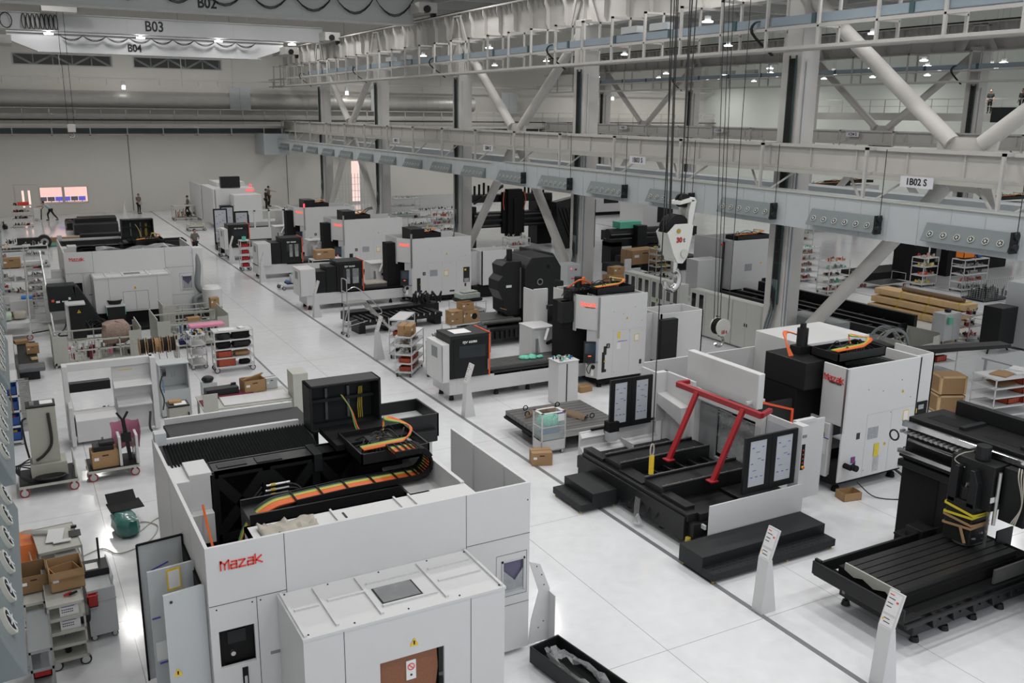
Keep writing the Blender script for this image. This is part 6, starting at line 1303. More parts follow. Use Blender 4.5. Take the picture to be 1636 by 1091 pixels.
carton('brown carton standing on the second trolley below a black motor cover', (1.5, 23.9, .31), .62, .5, .42, .05)
o = MBm(BLACK).box(-.25, -.2, 0, .22, .2, .12).use(DGREY).box(-.1, -.15, .12, .25, .1, .2).use(ALU).cyl((0, .1, .2), (0, .1, .28), .03, 8).build('motor_cover', None, None, loc=(1.5, 23.9, .735), bev=.01); tag(o, 'black cast motor cover resting on the brown carton of the second trolley', 'motor cover')
t = thing('cradle_arm', 'black jointed arm in a white cradle on the second trolley', 'arm', (1.95, 23.85, .31))
m = MB(); m.bar((.15, 0, .05), (.05, 0, 1.15), .09); m.bar((.05, 0, 1.1), (-.08, 0, 1.32), .05); m.bar((.05, 0, 1.1), (.18, 0, 1.32), .05); m.box(-.02, -.08, .55, .2, .08, .8); m.build('jointed_arm', BLACK, t); MB().box(-.12, -.25, 0, -.06, .25, .75).box(.28, -.25, 0, .34, .25, .75).build('cradle', WHITE, t)
m = MB(); vs = []; fs = []; R = random.Random(4)
for i in range(11):
    for j in range(6): a = PI*(i/10); z = .95-.15*j; vs.append((.1+(.34+.03*math.sin(j+i))*math.cos(a), .25+.28*math.sin(a)+R.uniform(-.02, .02), z+.03*math.sin(i*1.7)))
for i in range(10):
    for j in range(5): fs.append((i*6+j, i*6+j+1, (i+1)*6+j+1, (i+1)*6+j))
m.add(vs, fs); o = m.build('pink_sheet_bag', PINKD, None, smooth=True, loc=(1.95, 23.85, .31)); tag(o, 'dusky pink plastic bag draped behind the black arm on the second trolley', 'bag')
# open white enclosure frame
t = thing('enclosure_frame', 'large open white sheet metal enclosure frame standing behind the trolleys', 'frame', (.9, 26.2, 0))
m = MB(); m.box(0, 0, .1, .1, .8, 1.2); m.box(-.05, .6, .1, .08, 1.0, 2.2); m.box(.08, .8, 2.0, 2.3, 1.0, 2.2); m.box(2.2, .6, .1, 2.35, 1.0, 2.2); m.box(1.2, .9, 1.45, 2.2, .95, 2.0); m.prism([(.5, 1.45), (.9, 1.65), (.9, 1.45)], 'x', 1.2, 2.2)
m.box(1.2, .88, .1, 2.2, .92, 1.45); m.prism([(.45, .95), (.88, 1.1), (.88, .95), (.45, .9)], 'x', 1.25, 2.15); m.box(.1, .5, .75, 1.2, .9, .85); m.prism([(.3, .7), (.5, .85), (.5, .1), (.3, .1)], 'x', .15, 1.2); m.box(.1, .85, .1, 1.2, .9, .8); m.build('sheet_body', WHITE, t, bev=.01)
m = MB(); m.use(BLACK).box(.1, .95, 1.35, 1.15, 1.2, 1.6); m.use(YEL).box(1.4, .895, 1.85, 1.75, .9, 1.87); m.box(1.45, .895, 1.55, 1.8, .9, 1.57); m.use(BLACK).cyl((2.5, .7, 1.7), (2.6, .7, 1.7), .12, 12); m.use(LBLUE).bar((2.5, .68, 1.5), (2.52, .68, 1.1), .03); m.use(RUBBER); cab(m, [(2.5, .7, 1.6), (2.42, .66, 1.3), (2.5, .66, .9), (2.45, .66, .6)], .02); m.build('inner_fitting', None, t)
parts('loose dark parts and a red tray seen through the open white enclosure frame', (1.6, 28.2, 0), 1.0, 1.0, 40, [BLACK, REDB, OFFW, STEELD], 51, .45)
t = thing('control_unit', 'beige hydraulic cabinet with coiled black hose behind the open topped machine', 'control unit', (3.05, 23.4, 0))
m = MB(); m.box(0, 0, .5, .5, .45, 1.7); m.box(-.03, -.05, .15, .55, .5, .9); m.build('housing', BEIGE, t, bev=.012); MB().box(-.01, -.01, 1.7, .51, .46, 1.74).box(-.35, -.1, .0, .6, .5, .15).build('top_plate', DGREY, t)
m = MB(); m.use(RUBBER)
for q in range(9): m.tube([(-.25+.05*(q % 3), -.1+.03*q+.0*math.cos(a), .55+.0) if 0 else (-.28+(.19-.01*q)*math.cos(a)*.6, -.1+.035*q, .5+(.36-.015*q)*math.sin(a)) for a in [2*PI*i/16 for i in range(16)]], .017, 5, True)
cab(m, [(.47, -.03, 1.55), (.48, -.04, 1.1), (.46, -.04, .95)], .02); cab(m, [(-.4, .3, 1.6), (-.45, .1, 1.2), (-.2, .1, 1.0), (-.1, .2, .9)], .03); m.use(PAPER).box(.15, .05, 1.74, .45, .35, 1.75); m.use(CARD).box(.05, .2, 1.75, .35, .42, 1.8); m.use(YEL); warn(m, FRONT(.28, -.055, .75), .08); m.build('coiled_hose', None, t)
# tall narrow white cabinet, open front
t = thing('open_white_cabinet', 'tall light grey cabinet with an open top compartment behind the beige hydraulic cabinet', 'cabinet', (3.45, 27.9, 0))
m = MB(); m.box(0, 0, .05, .85, .6, .85); m.box(0, .03, .85, .04, .6, 1.62); m.box(.81, .03, .85, .85, .6, 1.62); m.box(.04, .55, .85, .81, .6, 1.62); m.box(-.02, 0, 1.62, .87, .62, 1.66); m.build('cabinet_body', LGREY, t, bev=.006); MB().box(.42, .545, 1.1, .43, .55, 1.3).box(.5, .545, 1.1, .51, .55, 1.3).build('handle_slot', GREY, t)
# work bench with white panel, cloth and cartons
t = thing('work_bench', 'white topped bench with maroon cloth behind the open topped machine', 'bench', (4.3, 25.9, 0), -.03)
MB().box(0, 0, .68, 2.6, 1.5, .72).build('bench_top', OFFW, t); [MB().box(x, y, 0, x+.06, y+.06, .68).build('leg', OFFW, t) for x in (.03, 2.5) for y in (.03, 1.4)]
MB().box(2.55, -.1, .3, 3.0, .6, 1.5).build('end_board', OFFW, t); MB().box(.0, -.1, .5, .4, -.06, 1.2).build('side_board', OFFW, t)
o = MB().box(0, 0, 0, 1.9, .85, .03).box(.65, .01, .03, .66, .84, .034).box(1.3, .01, .03, 1.31, .84, .034).build('white_cover_panel', WHITE, None, loc=(4.9, 26.0, .73), rz=-.03, bev=.005); tag(o, 'long white sheet metal panel lying on the bench', 'panel')
o = MB().box(0, 0, 0, 1.4, .5, .04).box(-.2, -.6, 0, .2, 0, .02).build('maroon_cloth', MAROON, None, loc=(4.55, 26.85, .73), bev=.01); tag(o, 'maroon cloth under the black box on the bench', 'cloth')
o = MB().box(0, 0, 0, .95, .38, .2).box(.8, .3, .2, .95, .38, .25).build('black_long_box', BLACK, None, loc=(4.6, 26.95, .77), rz=.05, bev=.01); tag(o, 'long black box on the maroon cloth of the bench', 'box')
carton('open brown carton with tools on top at the end of the bench', (6.0, 27.2, .73), .65, .5, .38, .1, opened=True); o = MB().bar((-.3, -.1, .02), (.35, .15, .1), .04).bar((-.2, .1, .02), (.3, .1, .06), .03).build('wooden_tool', CARD, None, loc=(6.0, 27.2, 1.1)); tag(o, 'brown wooden handled tools lying across the open bench carton', 'tool')
carton('white carton beside the open carton at the bench end', (6.55, 27.3, .73), .35, .35, .34, .1, mt=LGREY)
o = MBm(LGREY).box(0, 0, 0, .45, .35, .75).use(LOGO).box(.1, -.005, .5, .35, 0, .6).use(BLACK).sph((.2, .15, .85), .16, 10, 8, 1.2, 1, .7).build('waste_bin', None, None, loc=(4.75, 28.5, 0)); tag(o, 'grey bin with red label and a black helmet on it, next to the bench', 'bin')
# shelf cart with black garments, next to crate
c = shelf_cart('white shelf cart filled with black bags and orange cases by the aisle strip', (5.85, 32.1, 0), -.02, 1.35, .65, 1.5, 5, .1)
zs = c['zs']
def soft(label, loc, sx, sy, sz, mt, seed, rz=0, name='cloth_bag'):
    R = random.Random(seed); m = MB(); nu, nv = 12, 8; vs = []; fs = []
    for j in range(nv+1):
        t_ = -PI/2+PI*j/nv
        for i in range(nu): a = 2*PI*i/nu; k_ = 1+R.uniform(-.12, .12); c_ = math.copysign(abs(math.cos(a))**.5, math.cos(a)); s_ = math.copysign(abs(math.sin(a))**.5, math.sin(a)); e_ = abs(math.cos(t_))**.4 if abs(math.cos(t_)) > 1e-6 else 0; vs.append((sx*.5*e_*c_*k_, sy*.5*e_*s_*k_, max(0, sz/2+sz/2*math.copysign(abs(math.sin(t_))**.5, math.sin(t_))+R.uniform(-.03, .03)*sz)))
    for j in range(nv):
        for i in range(nu): fs.append((j*nu+i, j*nu+(i+1) % nu, (j+1)*nu+(i+1) % nu, (j+1)*nu+i))
    m.add(vs, fs); o = m.build(name, mt, None, smooth=True, loc=loc, rz=rz); tag(o, label, 'bag'); return o
soft('black cloth bag on the upper shelf, bench side, of the garment cart', local(c, .35, .3, zs[3]), .5, .5, .26, BLACK, 1); soft('wide black cloth bag on the upper shelf, aisle side, of the garment cart', local(c, .95, .3, zs[3]), .65, .5, .28, BLACKM, 2)
soft('black bag on the middle shelf, bench side, of the garment cart', local(c, .35, .3, zs[2]), .5, .5, .24, BLACKM, 3); soft('long black bag on the middle shelf, aisle side, of the garment cart', local(c, .95, .3, zs[2]), .65, .5, .27, BLACK, 4)
bin_('orange red case on the second board of the garment cart', local(c, .35, .3, zs[1]), .5, .45, .22, 0, BIN); soft('brown paper sack on the second board of the garment cart', local(c, .95, .3, zs[1]), .6, .4, .16, CARD, 5, name='paper_sack')
bin_('large orange red case on the bottom board of the garment cart', local(c, .4, .3, zs[0]), .6, .5, .28, 0, BIN); soft('small black bag on the bottom board of the garment cart', local(c, 1.05, .3, zs[0]), .4, .35, .14, BLACKM, 6)
o = MB().box(-.3, -.2, 0, .25, .2, .02).cb(.5, 0, .03, .2, .25, .05, .3).build('paper_sheet', PAPER, None, loc=local(c, .5, .3, zs[4])); tag(o, 'white papers lying on top of the garment cart', 'paper')
c = shelf_cart('narrow white tool cart behind the garment cart', (5.2, 33.0, 0), 0, .55, .9, 1.25, 4); parts('blue and white small tools on the narrow cart top', local(c, .27, .45, c['zs'][3]), .4, .7, 18, [BLUE, PAPER, BLACK, YEL], 53, .1)
def crate(label, loc, w_, d, h=1.0, rz=0, tall=1.15):
    t = thing('mesh_crate', label, 'crate', loc, rz)
    m = MB(); m.box(0, 0, .1, w_, d, .16)
    for x in (0, w_-.06):
        for y in (0, d-.06): m.box(x, y, 0, x+.06, y+.06, tall)
    for z in (.16, .55, h-.06): m.box(0, 0, z, w_, .05, z+.05); m.box(0, d-.05, z, w_, d, z+.05)
    n = int(w_/.7)
    for i in range(1, n): m.box(w_*i/n-.02, 0, .16, w_*i/n+.02, .04, h); m.box(w_*i/n-.02, d-.04, .16, w_*i/n+.02, d, h)
    m.build('frame', OFFW, t); MB().box(-.03, -.02, .15, .0, d+.02, tall+.1).box(0, -.01, .2, .45, 0, tall).build('end_panel', OFFW, t); MB().box(w_, -.02, .15, w_+.03, d+.02, tall+.1).box(w_-.4, -.01, .2, w_, 0, tall).build('end_panel', OFFW, t)
    g = MB()
    for i in range(int(w_/.12)): g.box(.06+.12*i, .015, .2, .064+.12*i, .02, h-.06); g.box(.06+.12*i, d-.02, .2, .064+.12*i, d-.015, h-.06)
    for i in range(6): g.box(.03, .015, .22+.12*i, w_-.03, .018, .224+.12*i)
    g.build('wire_mesh', DGREY, t); return t
crate('rusty white wire crate with pink sheets and papers, beside the cable reels', (.95, 35.3, 0), 2.9, 1.9, .95)
parts('red patterned cloths and papers heaped in the rusty wire crate', (2.3, 36.2, .17), 2.4, 1.5, 50, [MAROON, PAPER, CLOTH, PINK, OFFW, DGREY], 61, .5)
soft('bundle of flowered cloth rising from the wire crate', (3.1, 36.4, .5), 1.0, 1.0, .8, mat('flowered_cloth', (.30, .22, .18), .9, noise=.6, nscale=22), 7, name='cloth_bundle')
crate('rusty white wire crate with a pink foam sheet across it', (4.6, 36.3, 0), 2.6, 2.2, 1.0)
crate('second rusty wire crate against the aisle strip with a small carton on its corner', (5.2, 39.0, 0), 2.2, 1.1, 1.0)
o = MB().box(0, 0, 0, 1.3, .5, .12).build('pink_foam_sheet', PINK, None, loc=(5.6, 35.4, .95), bev=.04); tag(o, 'bright pink folded foam sheet laid across the wire crate', 'foam sheet')
carton('small tall carton on the corner post of the wire crate', (7.2, 38.9, 1.0), .35, .3, .42, .1); carton('small carton among papers on the wire crate', (6.0, 36.9, .95), .5, .3, .14, .1, mark=False)
parts('papers and dark tools lying in the second wire crate', (6.2, 37.4, .17), 2.0, 1.4, 40, [PAPER, DGREY, OFFW, BLACK, LBLUE], 62, .5)
t = thing('reel_stand', 'row of cable reels on a rod between the two rusty crates', 'reel stand', (3.95, 33.2, 0))
m = MB(); m.box(-.55, -.3, 0, .75, .4, .06); m.box(-.6, 0, .06, -.55, .05, 1.3); m.box(.75, 0, .06, .8, .05, 1.3); m.cyl((-.6, .02, 1.15), (.8, .02, 1.15), .02, 8); m.build('stand_frame', OFFW, t)
for i in range(5): m = MB(); x = -.42+.25*i; m.use(CARD).cyl((x, .02, 1.0), (x+.02, .02, 1.0), .3, 16); m.cyl((x+.17, .02, 1.0), (x+.19, .02, 1.0), .3, 16); m.use(BLACKM if i != 2 else CARD).cyl((x+.02, .02, 1.0), (x+.17, .02, 1.0), .25, 16); m.use(RUBBER); cab(m, [(x+.1, -.23, 1.0), (x+.1, -.26, .7), (x+.12, -.22, .55)], .01); m.build('cable_reel', None, t)
t = thing('low_stool_table', 'small white table with blue case and white plate by the pink foam', 'table', (4.9, 33.9, 0)); MB().box(0, 0, .68, .7, .5, .72).build('table_top', WHITE, t); [MB().box(x, y, 0, x+.04, y+.04, .68).build('leg', WHITE, t) for x in (.02, .64) for y in (.02, .44)]
o = MBm(NAVY).box(0, 0, 0, .4, .3, .15).use(PURP).bar((.05, .15, .2), (.35, .15, .2), .02).build('dark_blue_case', None, None, loc=(5.0, 34.0, .725)); tag(o, 'dark blue tool case on the small white table', 'case')
# ladder and shelves far left
t = thing('step_ladder', 'tall aluminium double ladder standing open by the black chip conveyor', 'ladder', (.35, 40.7, 0))
m = MB()
for s_ in (0, .8):
    for y, y2 in ((0, 1.6), (3.2, 1.7)): m.bar((s_*1.05-.02*(y > 1), y, .03), (.1+s_*.72, y2, 3.3), .05, .07)
m.build('side_rail', ALU, t)
for i in range(11): z = .3+.28*i; u = z/3.3; MB().bar((.02+.1*u, 1.6*u, z), (.86-.18*u, 1.6*u, z), .035).build('rung', ALU, t)
for i in range(10): z = .4+.3*i; u = z/3.3; m = MB().bar((.02+.1*u, 3.2-1.5*u, z), (.86-.18*u, 3.2-1.5*u, z), .03); m.build('rung', ALU, t)
def rack(label, loc, w_, d, h, n, cont, seed, rz=0):
    c = shelf_cart(label, loc, rz, w_, d, h, n, .07); nm = ['bottom', 'second', 'third', 'fourth', 'fifth', 'sixth']
    for k_ in range(n):
        parts('%s on the %s shelf of the %s' % (cont[k_ % len(cont)][0], nm[k_], label), local(c, w_/2, d/2, c['zs'][k_]), w_*.8, d*.6, 14, cont[k_ % len(cont)][1], seed+k_, min(.22, h/n*.6), rz)
    return c
rack('white shelf rack with a carton on top by the ladder', (-.5, 47.0, 0), 1.3, .7, 1.9, 4, [('red and dark tools', [REDB, BLACK, OFFW]), ('orange parts', [BIN, OFFW, BLACK]), ('white boxes', [PAPER, LGREY])], 70)
carton('brown carton on top of the white shelf rack by the ladder', (-.05, 47.3, 1.95), .75, .5, .42); o = MB().cyl((0, 0, .15), (.9, 0, .15), .13, 12).build('wrapped_tube', PAPER, None, loc=(.4, 47.3, 1.92), smooth=True); tag(o, 'white wrapped tube beside the carton on the shelf rack', 'tube')
rack('red bin cart behind the ladder rungs', (.55, 49.0, 0), .7, .6, 1.5, 5, [('red bins', [REDB, BLACK]), ('white trays', [LGREY, BLACK, REDB])], 80)
c = shelf_cart('flat white parts cart beside the ladder foot', (-.8, 40.3, 0), 0, 1.15, 1.3, .75, 2, .12, tyre=REDM)
soft('pale green cloth bag on the flat parts cart', (-.5, 41.0, .78), .5, .6, .3, mat('pale_green_cloth', (.42, .52, .40), .8), 8); soft('grey cloth wrapped part on the flat parts cart', (.02, 41.1, .78), .5, .5, .3, CLOTH, 9); parts('black castings at the back of the flat parts cart', (-.3, 41.4, .77), .8, .5, 16, [BLACK, STEELD, CARD], 90, .3)
MBT = thing('film_covered_bench', 'long grey film covered bench with small cartons on it', 'bench', (-.2, 34.2, 0), .0); MB().box(0, 0, 0, .62, 4.0, .45).build('bench_body', DGREY, MBT, bev=.02); MB().box(-.02, -.15, .3, .8, .5, .47).build('film_cover', mat('grey_film', (.12, .125, .135), .3, noise=.2), MBT, bev=.04)
carton('brown carton with labels on the film covered bench', (.3, 36.3, .46), .4, .45, .3, .0); carton('flat opened carton at the far end of the film covered bench', (-.05, 38.0, .46), .45, .4, .12, .2, mark=False); carton('tiny tan carton near the front of the film covered bench', (.3, 35.2, .46), .2, .15, .08, .2, mark=False, mt=WOOD)
o = MB().box(0, 0, 0, .55, 4.5, .75).build('white_long_box', WHITE, None, loc=(-.85, 33.8, 0), bev=.01); tag(o, 'long plain white box between the side duct and the film covered bench', 'box')
m = MB(); m.box(0, 0, 0, .6, 5.5, .15); R = random.Random(6); [m.box(R.uniform(0, .3), .2+.27*i, .15, R.uniform(.35, .6), .28+.27*i, .18) for i in range(20)]
o = m.build('steel_floor_plate', ALU, None, loc=(-.55, 28.5, 0)); tag(o, 'dull steel plate strip on the floor beside the blue bin shelf', 'plate')
c = shelf_cart('white shelf of blue bins beside the tall beige unit', (-.85, 27.3, 0), 0, .62, 1.2, 1.85, 5, .05, name='bin_shelf')
nm = ['bottom', 'second', 'third', 'fourth']
for k_ in range(4):
    for j in range(2): bin_('blue bin, %s board of the bin shelf, %s' % (nm[k_], ('camera end', 'wall end')[j]), local(c, .35, .32+.55*j, c['zs'][k_]), .45, .45, .24, 0, BLUE, inside=[YEL, REDB, None, BLUE][k_])
m = MB(); [cab(m, [(.1+.1*q, -.02, 1.85), (.12+.1*q, -.05, 1.3), (.1+.11*q, -.03, .8+.05*q)], .02) for q in range(4)]; o = m.build('hanging_hose', CARDD, None, loc=(-.85, 27.3, 0)); tag(o, 'brown hoses hanging down the front of the blue bin shelf', 'hose')
# chip conveyor, black cabinets of the second bridge machine
t = thing('chip_conveyor', 'black chip conveyor with sloping chute at the second bridge machine', 'conveyor', (1.1, 41.0, 0))
m = MB(); m.box(0, 0, .95, 1.05, .8, 2.0); m.prism([(.9, 2.0), (1.15, 1.9), (2.1, .1), (1.5, .1), (1.05, .95)], 'y', 0, .7); m.build('conveyor_body', DGREY, t, bev=.04)
m = MB(); m.use(ORANGE).box(.12, -.01, 1.35, .22, 0, 1.45); m.use(PAPER).box(.28, -.01, 1.3, .42, 0, 1.38); m.box(.5, -.01, 1.32, .72, 0, 1.37); m.box(.75, -.01, 1.4, .83, 0, 1.5); m.build('label_strip', None, t)
t = thing('black_power_cabinet', 'slim black cabinet with white top and warning label before the chip conveyor', 'cabinet', (1.75, 39.4, 0)); m = MB(); m.use(BLACK).box(0, 0, .05, .55, .6, 1.45); m.use(WHITE).box(-.1, -.05, 1.45, .6, .6, 1.52); m.box(-.12, .1, .1, 0, .6, 1.5); warn(m, FRONT(.35, -.003, 1.2), .14); m.build('cabinet_body', None, t, bev=.008)
t = thing('black_floor_cabinet', 'short black cabinet with white lid and coiled cable on it', 'cabinet', (3.25, 41.0, 0)); m = MB(); m.use(BLACK).box(0, 0, .05, .7, .6, .95); m.use(WHITE).box(-.03, -.03, .95, .73, .63, 1.0); m.use(MINT).box(-.02, -.02, .6, 0, .0, .95); m.box(.7, -.02, .6, .72, 0, .95); warn(m, FRONT(.45, -.003, .35), .14); m.build('cabinet_body', None, t)
m = MB(); [m.tube([((.22+.02*q)*math.cos(a), (.16+.02*q)*math.sin(a), .04+.045*q) for a in [2*PI*i/16 for i in range(16)]], .028, 6, True) for q in range(4)]; o = m.build('coiled_cable', RUBBER, None, loc=(3.6, 41.3, 1.0)); tag(o, 'coil of black cable on the short black cabinet', 'cable')
m = MB(); R = random.Random(9); [cab(m, [(R.uniform(0, 1.2), R.uniform(0, .6), .05), (R.uniform(0, 1.2), R.uniform(0, .6), .35), (R.uniform(0, 1.4), R.uniform(0, .6), .05)], .025) for q in range(14)]; cab(m, [(-1.2, .6, .05), (-2.2, .3, .03), (-3.5, .1, .03)], .03); cab(m, [(-.6, 0, .9), (-.7, -.2, .3), (-1.0, -.5, .04), (-.7, -.7, .04), (-.9, -.9, .04)], .03); m.use(YEL) if 0 else None
o = m.build('loose_cables', RUBBER, None, loc=(2.3, 40.6, .12)); tag(o, 'tangle of black cables on the floor between the black cabinets', 'cables', kind='stuff')
# near left: carts, cartons, orange reel
def item(name, label, cat, m, loc, mt=None, rz=0, bev=0, smooth=False): o = m.build(name, mt, None, loc=loc, rz=rz, bev=bev, smooth=smooth); return tag(o, label, cat)
c = shelf_cart('worn grey shelf cart with a big open carton, close to the side duct', (-.12, 15.2, 0), .02, .55, 1.55, 1.2, 5, .09, mt=OFFW)
zs = c['zs']; carton('large open brown carton on the worn grey shelf cart', (.22, 15.95, 1.22), .52, .62, .34, .05, opened=2); carton('folded brown carton inside the large open carton', (.22, 15.98, 1.25), .4, .42, .2, .3, opened=True)
item('wire_cutter_bundle', 'red and black wire ends lying on the cart edge before the open carton', 'wires', MBm(REDB).bar((0, 0, .02), (.12, .05, .03), .03).use(BLACK).bar((.08, 0, .02), (.2, .04, .03), .03).use(BLUE).bar((.02, .05, .02), (.1, .06, .02), .02), (.15, 15.42, 1.22))
for z, l, sx in ((2, 'white lettered parts box on the middle shelf of the worn cart', .3), (3, 'white lined parts box on the upper shelf of the worn cart', .28)):
    m = MB(); m.use(PAPER).box(-sx/2, 0, 0, sx/2, .35, .17); m.use(INK); [m.box(-sx*.4+.03*i, -.003, .1-.04*j, -sx*.4+.022+.03*i, 0, .115-.04*j) for i in range(6) for j in range(2)]; m.use(PURP).box(-sx*.4, -.003, .155, sx*.3, 0, .165); item('parts_box', l, 'box', m, (.2, 15.28, zs[z]))
soft('black cloth hanging beside the lettered box on the worn cart', (.42, 15.5, zs[2]), .2, .4, .2, BLACK, 12)
for k_ in range(2): parts(('grey metal offcuts on the bottom board of the worn cart', 'dark offcuts on the second board of the worn cart')[k_], (.2, 16, zs[k_]), .4, 1.2, 18, [GREY, OFFW, BLACK], 110+k_, .14)
c = shelf_cart('worn white shelf cart with a bracket and papers on top, behind the open carton', (-.15, 17.3, 0), .08, .72, 1.15, 1.2, 4, .08, mt=OFFW); zs = c['zs']
item('bent_bracket', 'dull steel bracket sticking out over the cart top', 'bracket', MB().cb(0, 0, .01, .5, .12, .015, -.4).cb(.28, -.1, .01, .15, .1, .02, .2), (-.15, 18.2, 1.24), ALU); item('white_sheet_part', 'bent white sheet part lying on the cart beside the steel bracket', 'sheet', MB().cb(0, 0, .03, .28, .5, .012, -.15, .08).cb(.1, -.28, .02, .3, .12, .012), (.15, 17.9, 1.22), WHITE)
item('black_square_sheet', 'black square sheet on the aisle side of the cart top', 'sheet', MB().box(0, 0, 0, .2, .3, .006).box(.05, .4, 0, .15, .46, .04), (.38, 17.75, 1.22), BLACK); carton('white lined box under the worn cart top', (.28, 17.6, zs[2]), .35, .3, .2, .05, mt=PAPER, mark=True)
parts('white and dark odd parts on the lower board of the paper topped cart', (.2, 17.9, zs[0]), .5, .8, 14, [PAPER, GREY, BLACK], 121, .2)
t = thing('drawer_cart', 'light grey drawer cart with black tool case and red bin beside the open carton', 'cart', (.5, 15.9, 0), .03)
MB().box(0, 0, .12, .45, 1.05, .98).build('drawer_body', LGREY, t, bev=.01); MB().box(-.0, -.004, .12, .45, 0, .98).box(-.01, -.02, .76, .46, .0, .78).build('drawer_front', LGREY, t); MB().tube([(.42, .1, .98), (.44, .1, 1.12), (.44, 1.0, 1.12), (.42, 1.0, .98)], .015, 6).build('handle_bar', LGREY, t); casters(t, .45, 1.05, .055)
o = MBm(BLACK).box(0, 0, 0, .42, .45, .12).use(PAPER).box(.05, .05, .12, .25, .3, .125).use(RUBBER).cyl((.3, .5, 0), (.3, .5, .5), .02, 6).build('black_tool_case', None, None, loc=(.5, 16.4, .99), bev=.01); tag(o, 'black tool case with a white note on the grey drawer cart', 'tool case')
bin_('red hanging bin on the side of the grey drawer cart', (.58, 15.84, .72), .16, .1, .22, 0, REDB)
c = shelf_cart('narrow dark shelf cart tucked behind the side duct with orange bins', (-.42, 14.1, 0), 0, .32, 1.3, 1.1, 4, .07, mt=GREY)
carton('open brown carton above the narrow dark cart, half behind the side duct', (-.27, 16.35, 1.1), .42, .62, .3, .03, opened=True, mt=CARDD)
c = shelf_cart('narrow shelf cart under the half hidden carton', (-.45, 15.7, 0), 0, .32, 1.2, 1.08, 4, .07, mt=OFFW)
for k_ in range(2): bin_(('red brown bin on the low board of the narrow dark cart', 'red brown bin on the next board of the narrow dark cart')[k_], (-.27, 14.6, .2+.3*k_), .26, .5, .2, 0, REDB)
item('orange_bag', 'round orange film bag over a bright orange box behind the cart', 'bag', MB().sph((0, 0, .3), .42, 14, 10, .95, 1, .62).box(-.3, -.55, .0, .15, -.1, .55), (-.3, 18.6, .55), mat('orange_film', (.75, .20, .05), .35, alpha=.9), 0, 0, True)
o = MB().box(-.25, -.3, 0, .3, .35, .55).build('grey_pedestal', GREY, None, loc=(-.3, 18.6, 0)); tag(o, 'grey pedestal under the orange film bag', 'pedestal')
m = MB(); [m.tube([(.0+(.35+.03*q)*math.cos(a), (.3+.03*q)*math.sin(a), .04+.035*(q % 4)) for a in [2*PI*i/20 for i in range(20)]], .02, 6, True) for q in range(8)]; item('grey_cable_coil', 'coil of grey cable on the floor behind the paper topped cart', 'cable', m, (.05, 20.0, 0), GREY)
carton('brown carton with pink foam sheet spilling out, at the bottom by the side duct', (.12, 13.5, 0), .62, .75, .42, .1, opened=2); m = MB(); vs = []; fs = []; R = random.Random(14)
for i in range(12):
    for j in range(8): vs.append((-.32+.62*i/11, -.4+.8*j/7, .38+.14*math.sin(i*.7+j*.4)+R.uniform(0, .05)))
for i in range(11):
    for j in range(7): fs.append((i*8+j, (i+1)*8+j, (i+1)*8+j+1, i*8+j+1))
m.add(vs, fs); item('pink_foam_sheet', 'crumpled pale pink foam sheet in the carton by the side duct', 'foam sheet', m, (.08, 13.45, .02), PINK, .1, 0, True)
soft('white plastic bag with a red edge on the floor beside the pink carton', (.6, 12.9, 0), .4, .5, .25, PAPER, 16, name='plastic_bag')
soft('dark green plastic wrapped bundle on the open floor', (1.55, 20.25, 0), .48, .85, .42, GREENP, 17, .1, name='wrapped_bundle')
item('black_foam_sheet', 'black foam sheet curling over the green wrapped bundle', 'foam sheet', MB().cb(0, .15, .42, .7, .55, .02, .1).cb(-.05, .45, .5, .6, .35, .02, .1, .5), (1.62, 20.6, .0), BLACKM)
m = MB(); cab(m, [(.45, 19.3, .02), (1.0, 19.6, .02), (1.3, 19.2, .02), (1.9, 19.5, .02), (2.2, 20.2, .02), (1.9, 20.6, .02), (1.8, 20.1, .02), (2.2, 20.6, .02), (2.5, 20.7, .02)], .012, 5, 8); item('white_hose', 'thin white hose looping over the floor round the green bundle', 'hose', m, (0, 0, 0), CLOTH)
# far left clutter
c = rack('white shelf cart with red case on top near the far wall', (.35, 80.4, 0), 1.4, .8, 1.7, 4, [('brown boxes', [CARD, REDB, BLACK]), ('dark tools', [BLACK, DGREY, CARD])], 130)
item('red_flat_case', 'red flat case on top of the far shelf cart', 'case', MB().box(0, 0, 0, .8, .5, .2), (.8, 80.5, 1.74), LOGO)
t = thing('push_machine', 'white wheeled machine pushed by the leaning worker', 'machine', (1.9, 84.6, 0)); MB().box(0, 0, .2, .5, .4, 1.05).build('housing', WHITE, t, bev=.05); m = MB(); m.bar((.55, .2, .1), (.62, .2, .95), .08); m.bar((.6, .2, .9), (.8, .2, 1.15), .05); caster(m.use(BLACK), .2, .1, .1); m.build('handle_column', None, t)
parts('low trolleys and dark wheels beside the far shelf cart', (-.8, 80, 0), 1.6, 2, 24, [BLACK, GREY, OFFW], 140, .6)
item('green_pallet_board', 'long green board with timber on the floor behind the second bridge machine', 'board', MBm(mat('green_board', (.08, .22, .17), .7)).box(0, 0, 0, 4.2, 1.6, .12).use(CARD).box(1.2, 1.6, .12, 4.2, 2.1, .4), (.9, 68.2, 0))
t = thing('round_gear_motor', 'dark round geared motor lying on the green board', 'motor', (1.6, 67.8, 0)); m = MB(); m.use(DGREY).cyl((.4, -.2, .45), (.4, .5, .45), .42, 18); m.use(STEEL).cyl((.4, -.23, .45), (.4, -.2, .45), .25, 14); m.use(BLACK).cyl((.4, -.26, .45), (.4, -.23, .45), .1, 10); m.use(BLACK).box(-1.2, 0, .2, .1, .5, .7); m.build('motor_body', None, t)
parts('black castings in a heap along the green board', (1.2, 70.5, .1), 3.0, .8, 34, DK, 150, .35); parts('brown and red odds near the green board', (-.4, 67.6, .1), 1.2, 1.2, 22, [CARD, REDB, WOOD, PAPER], 151, .35)
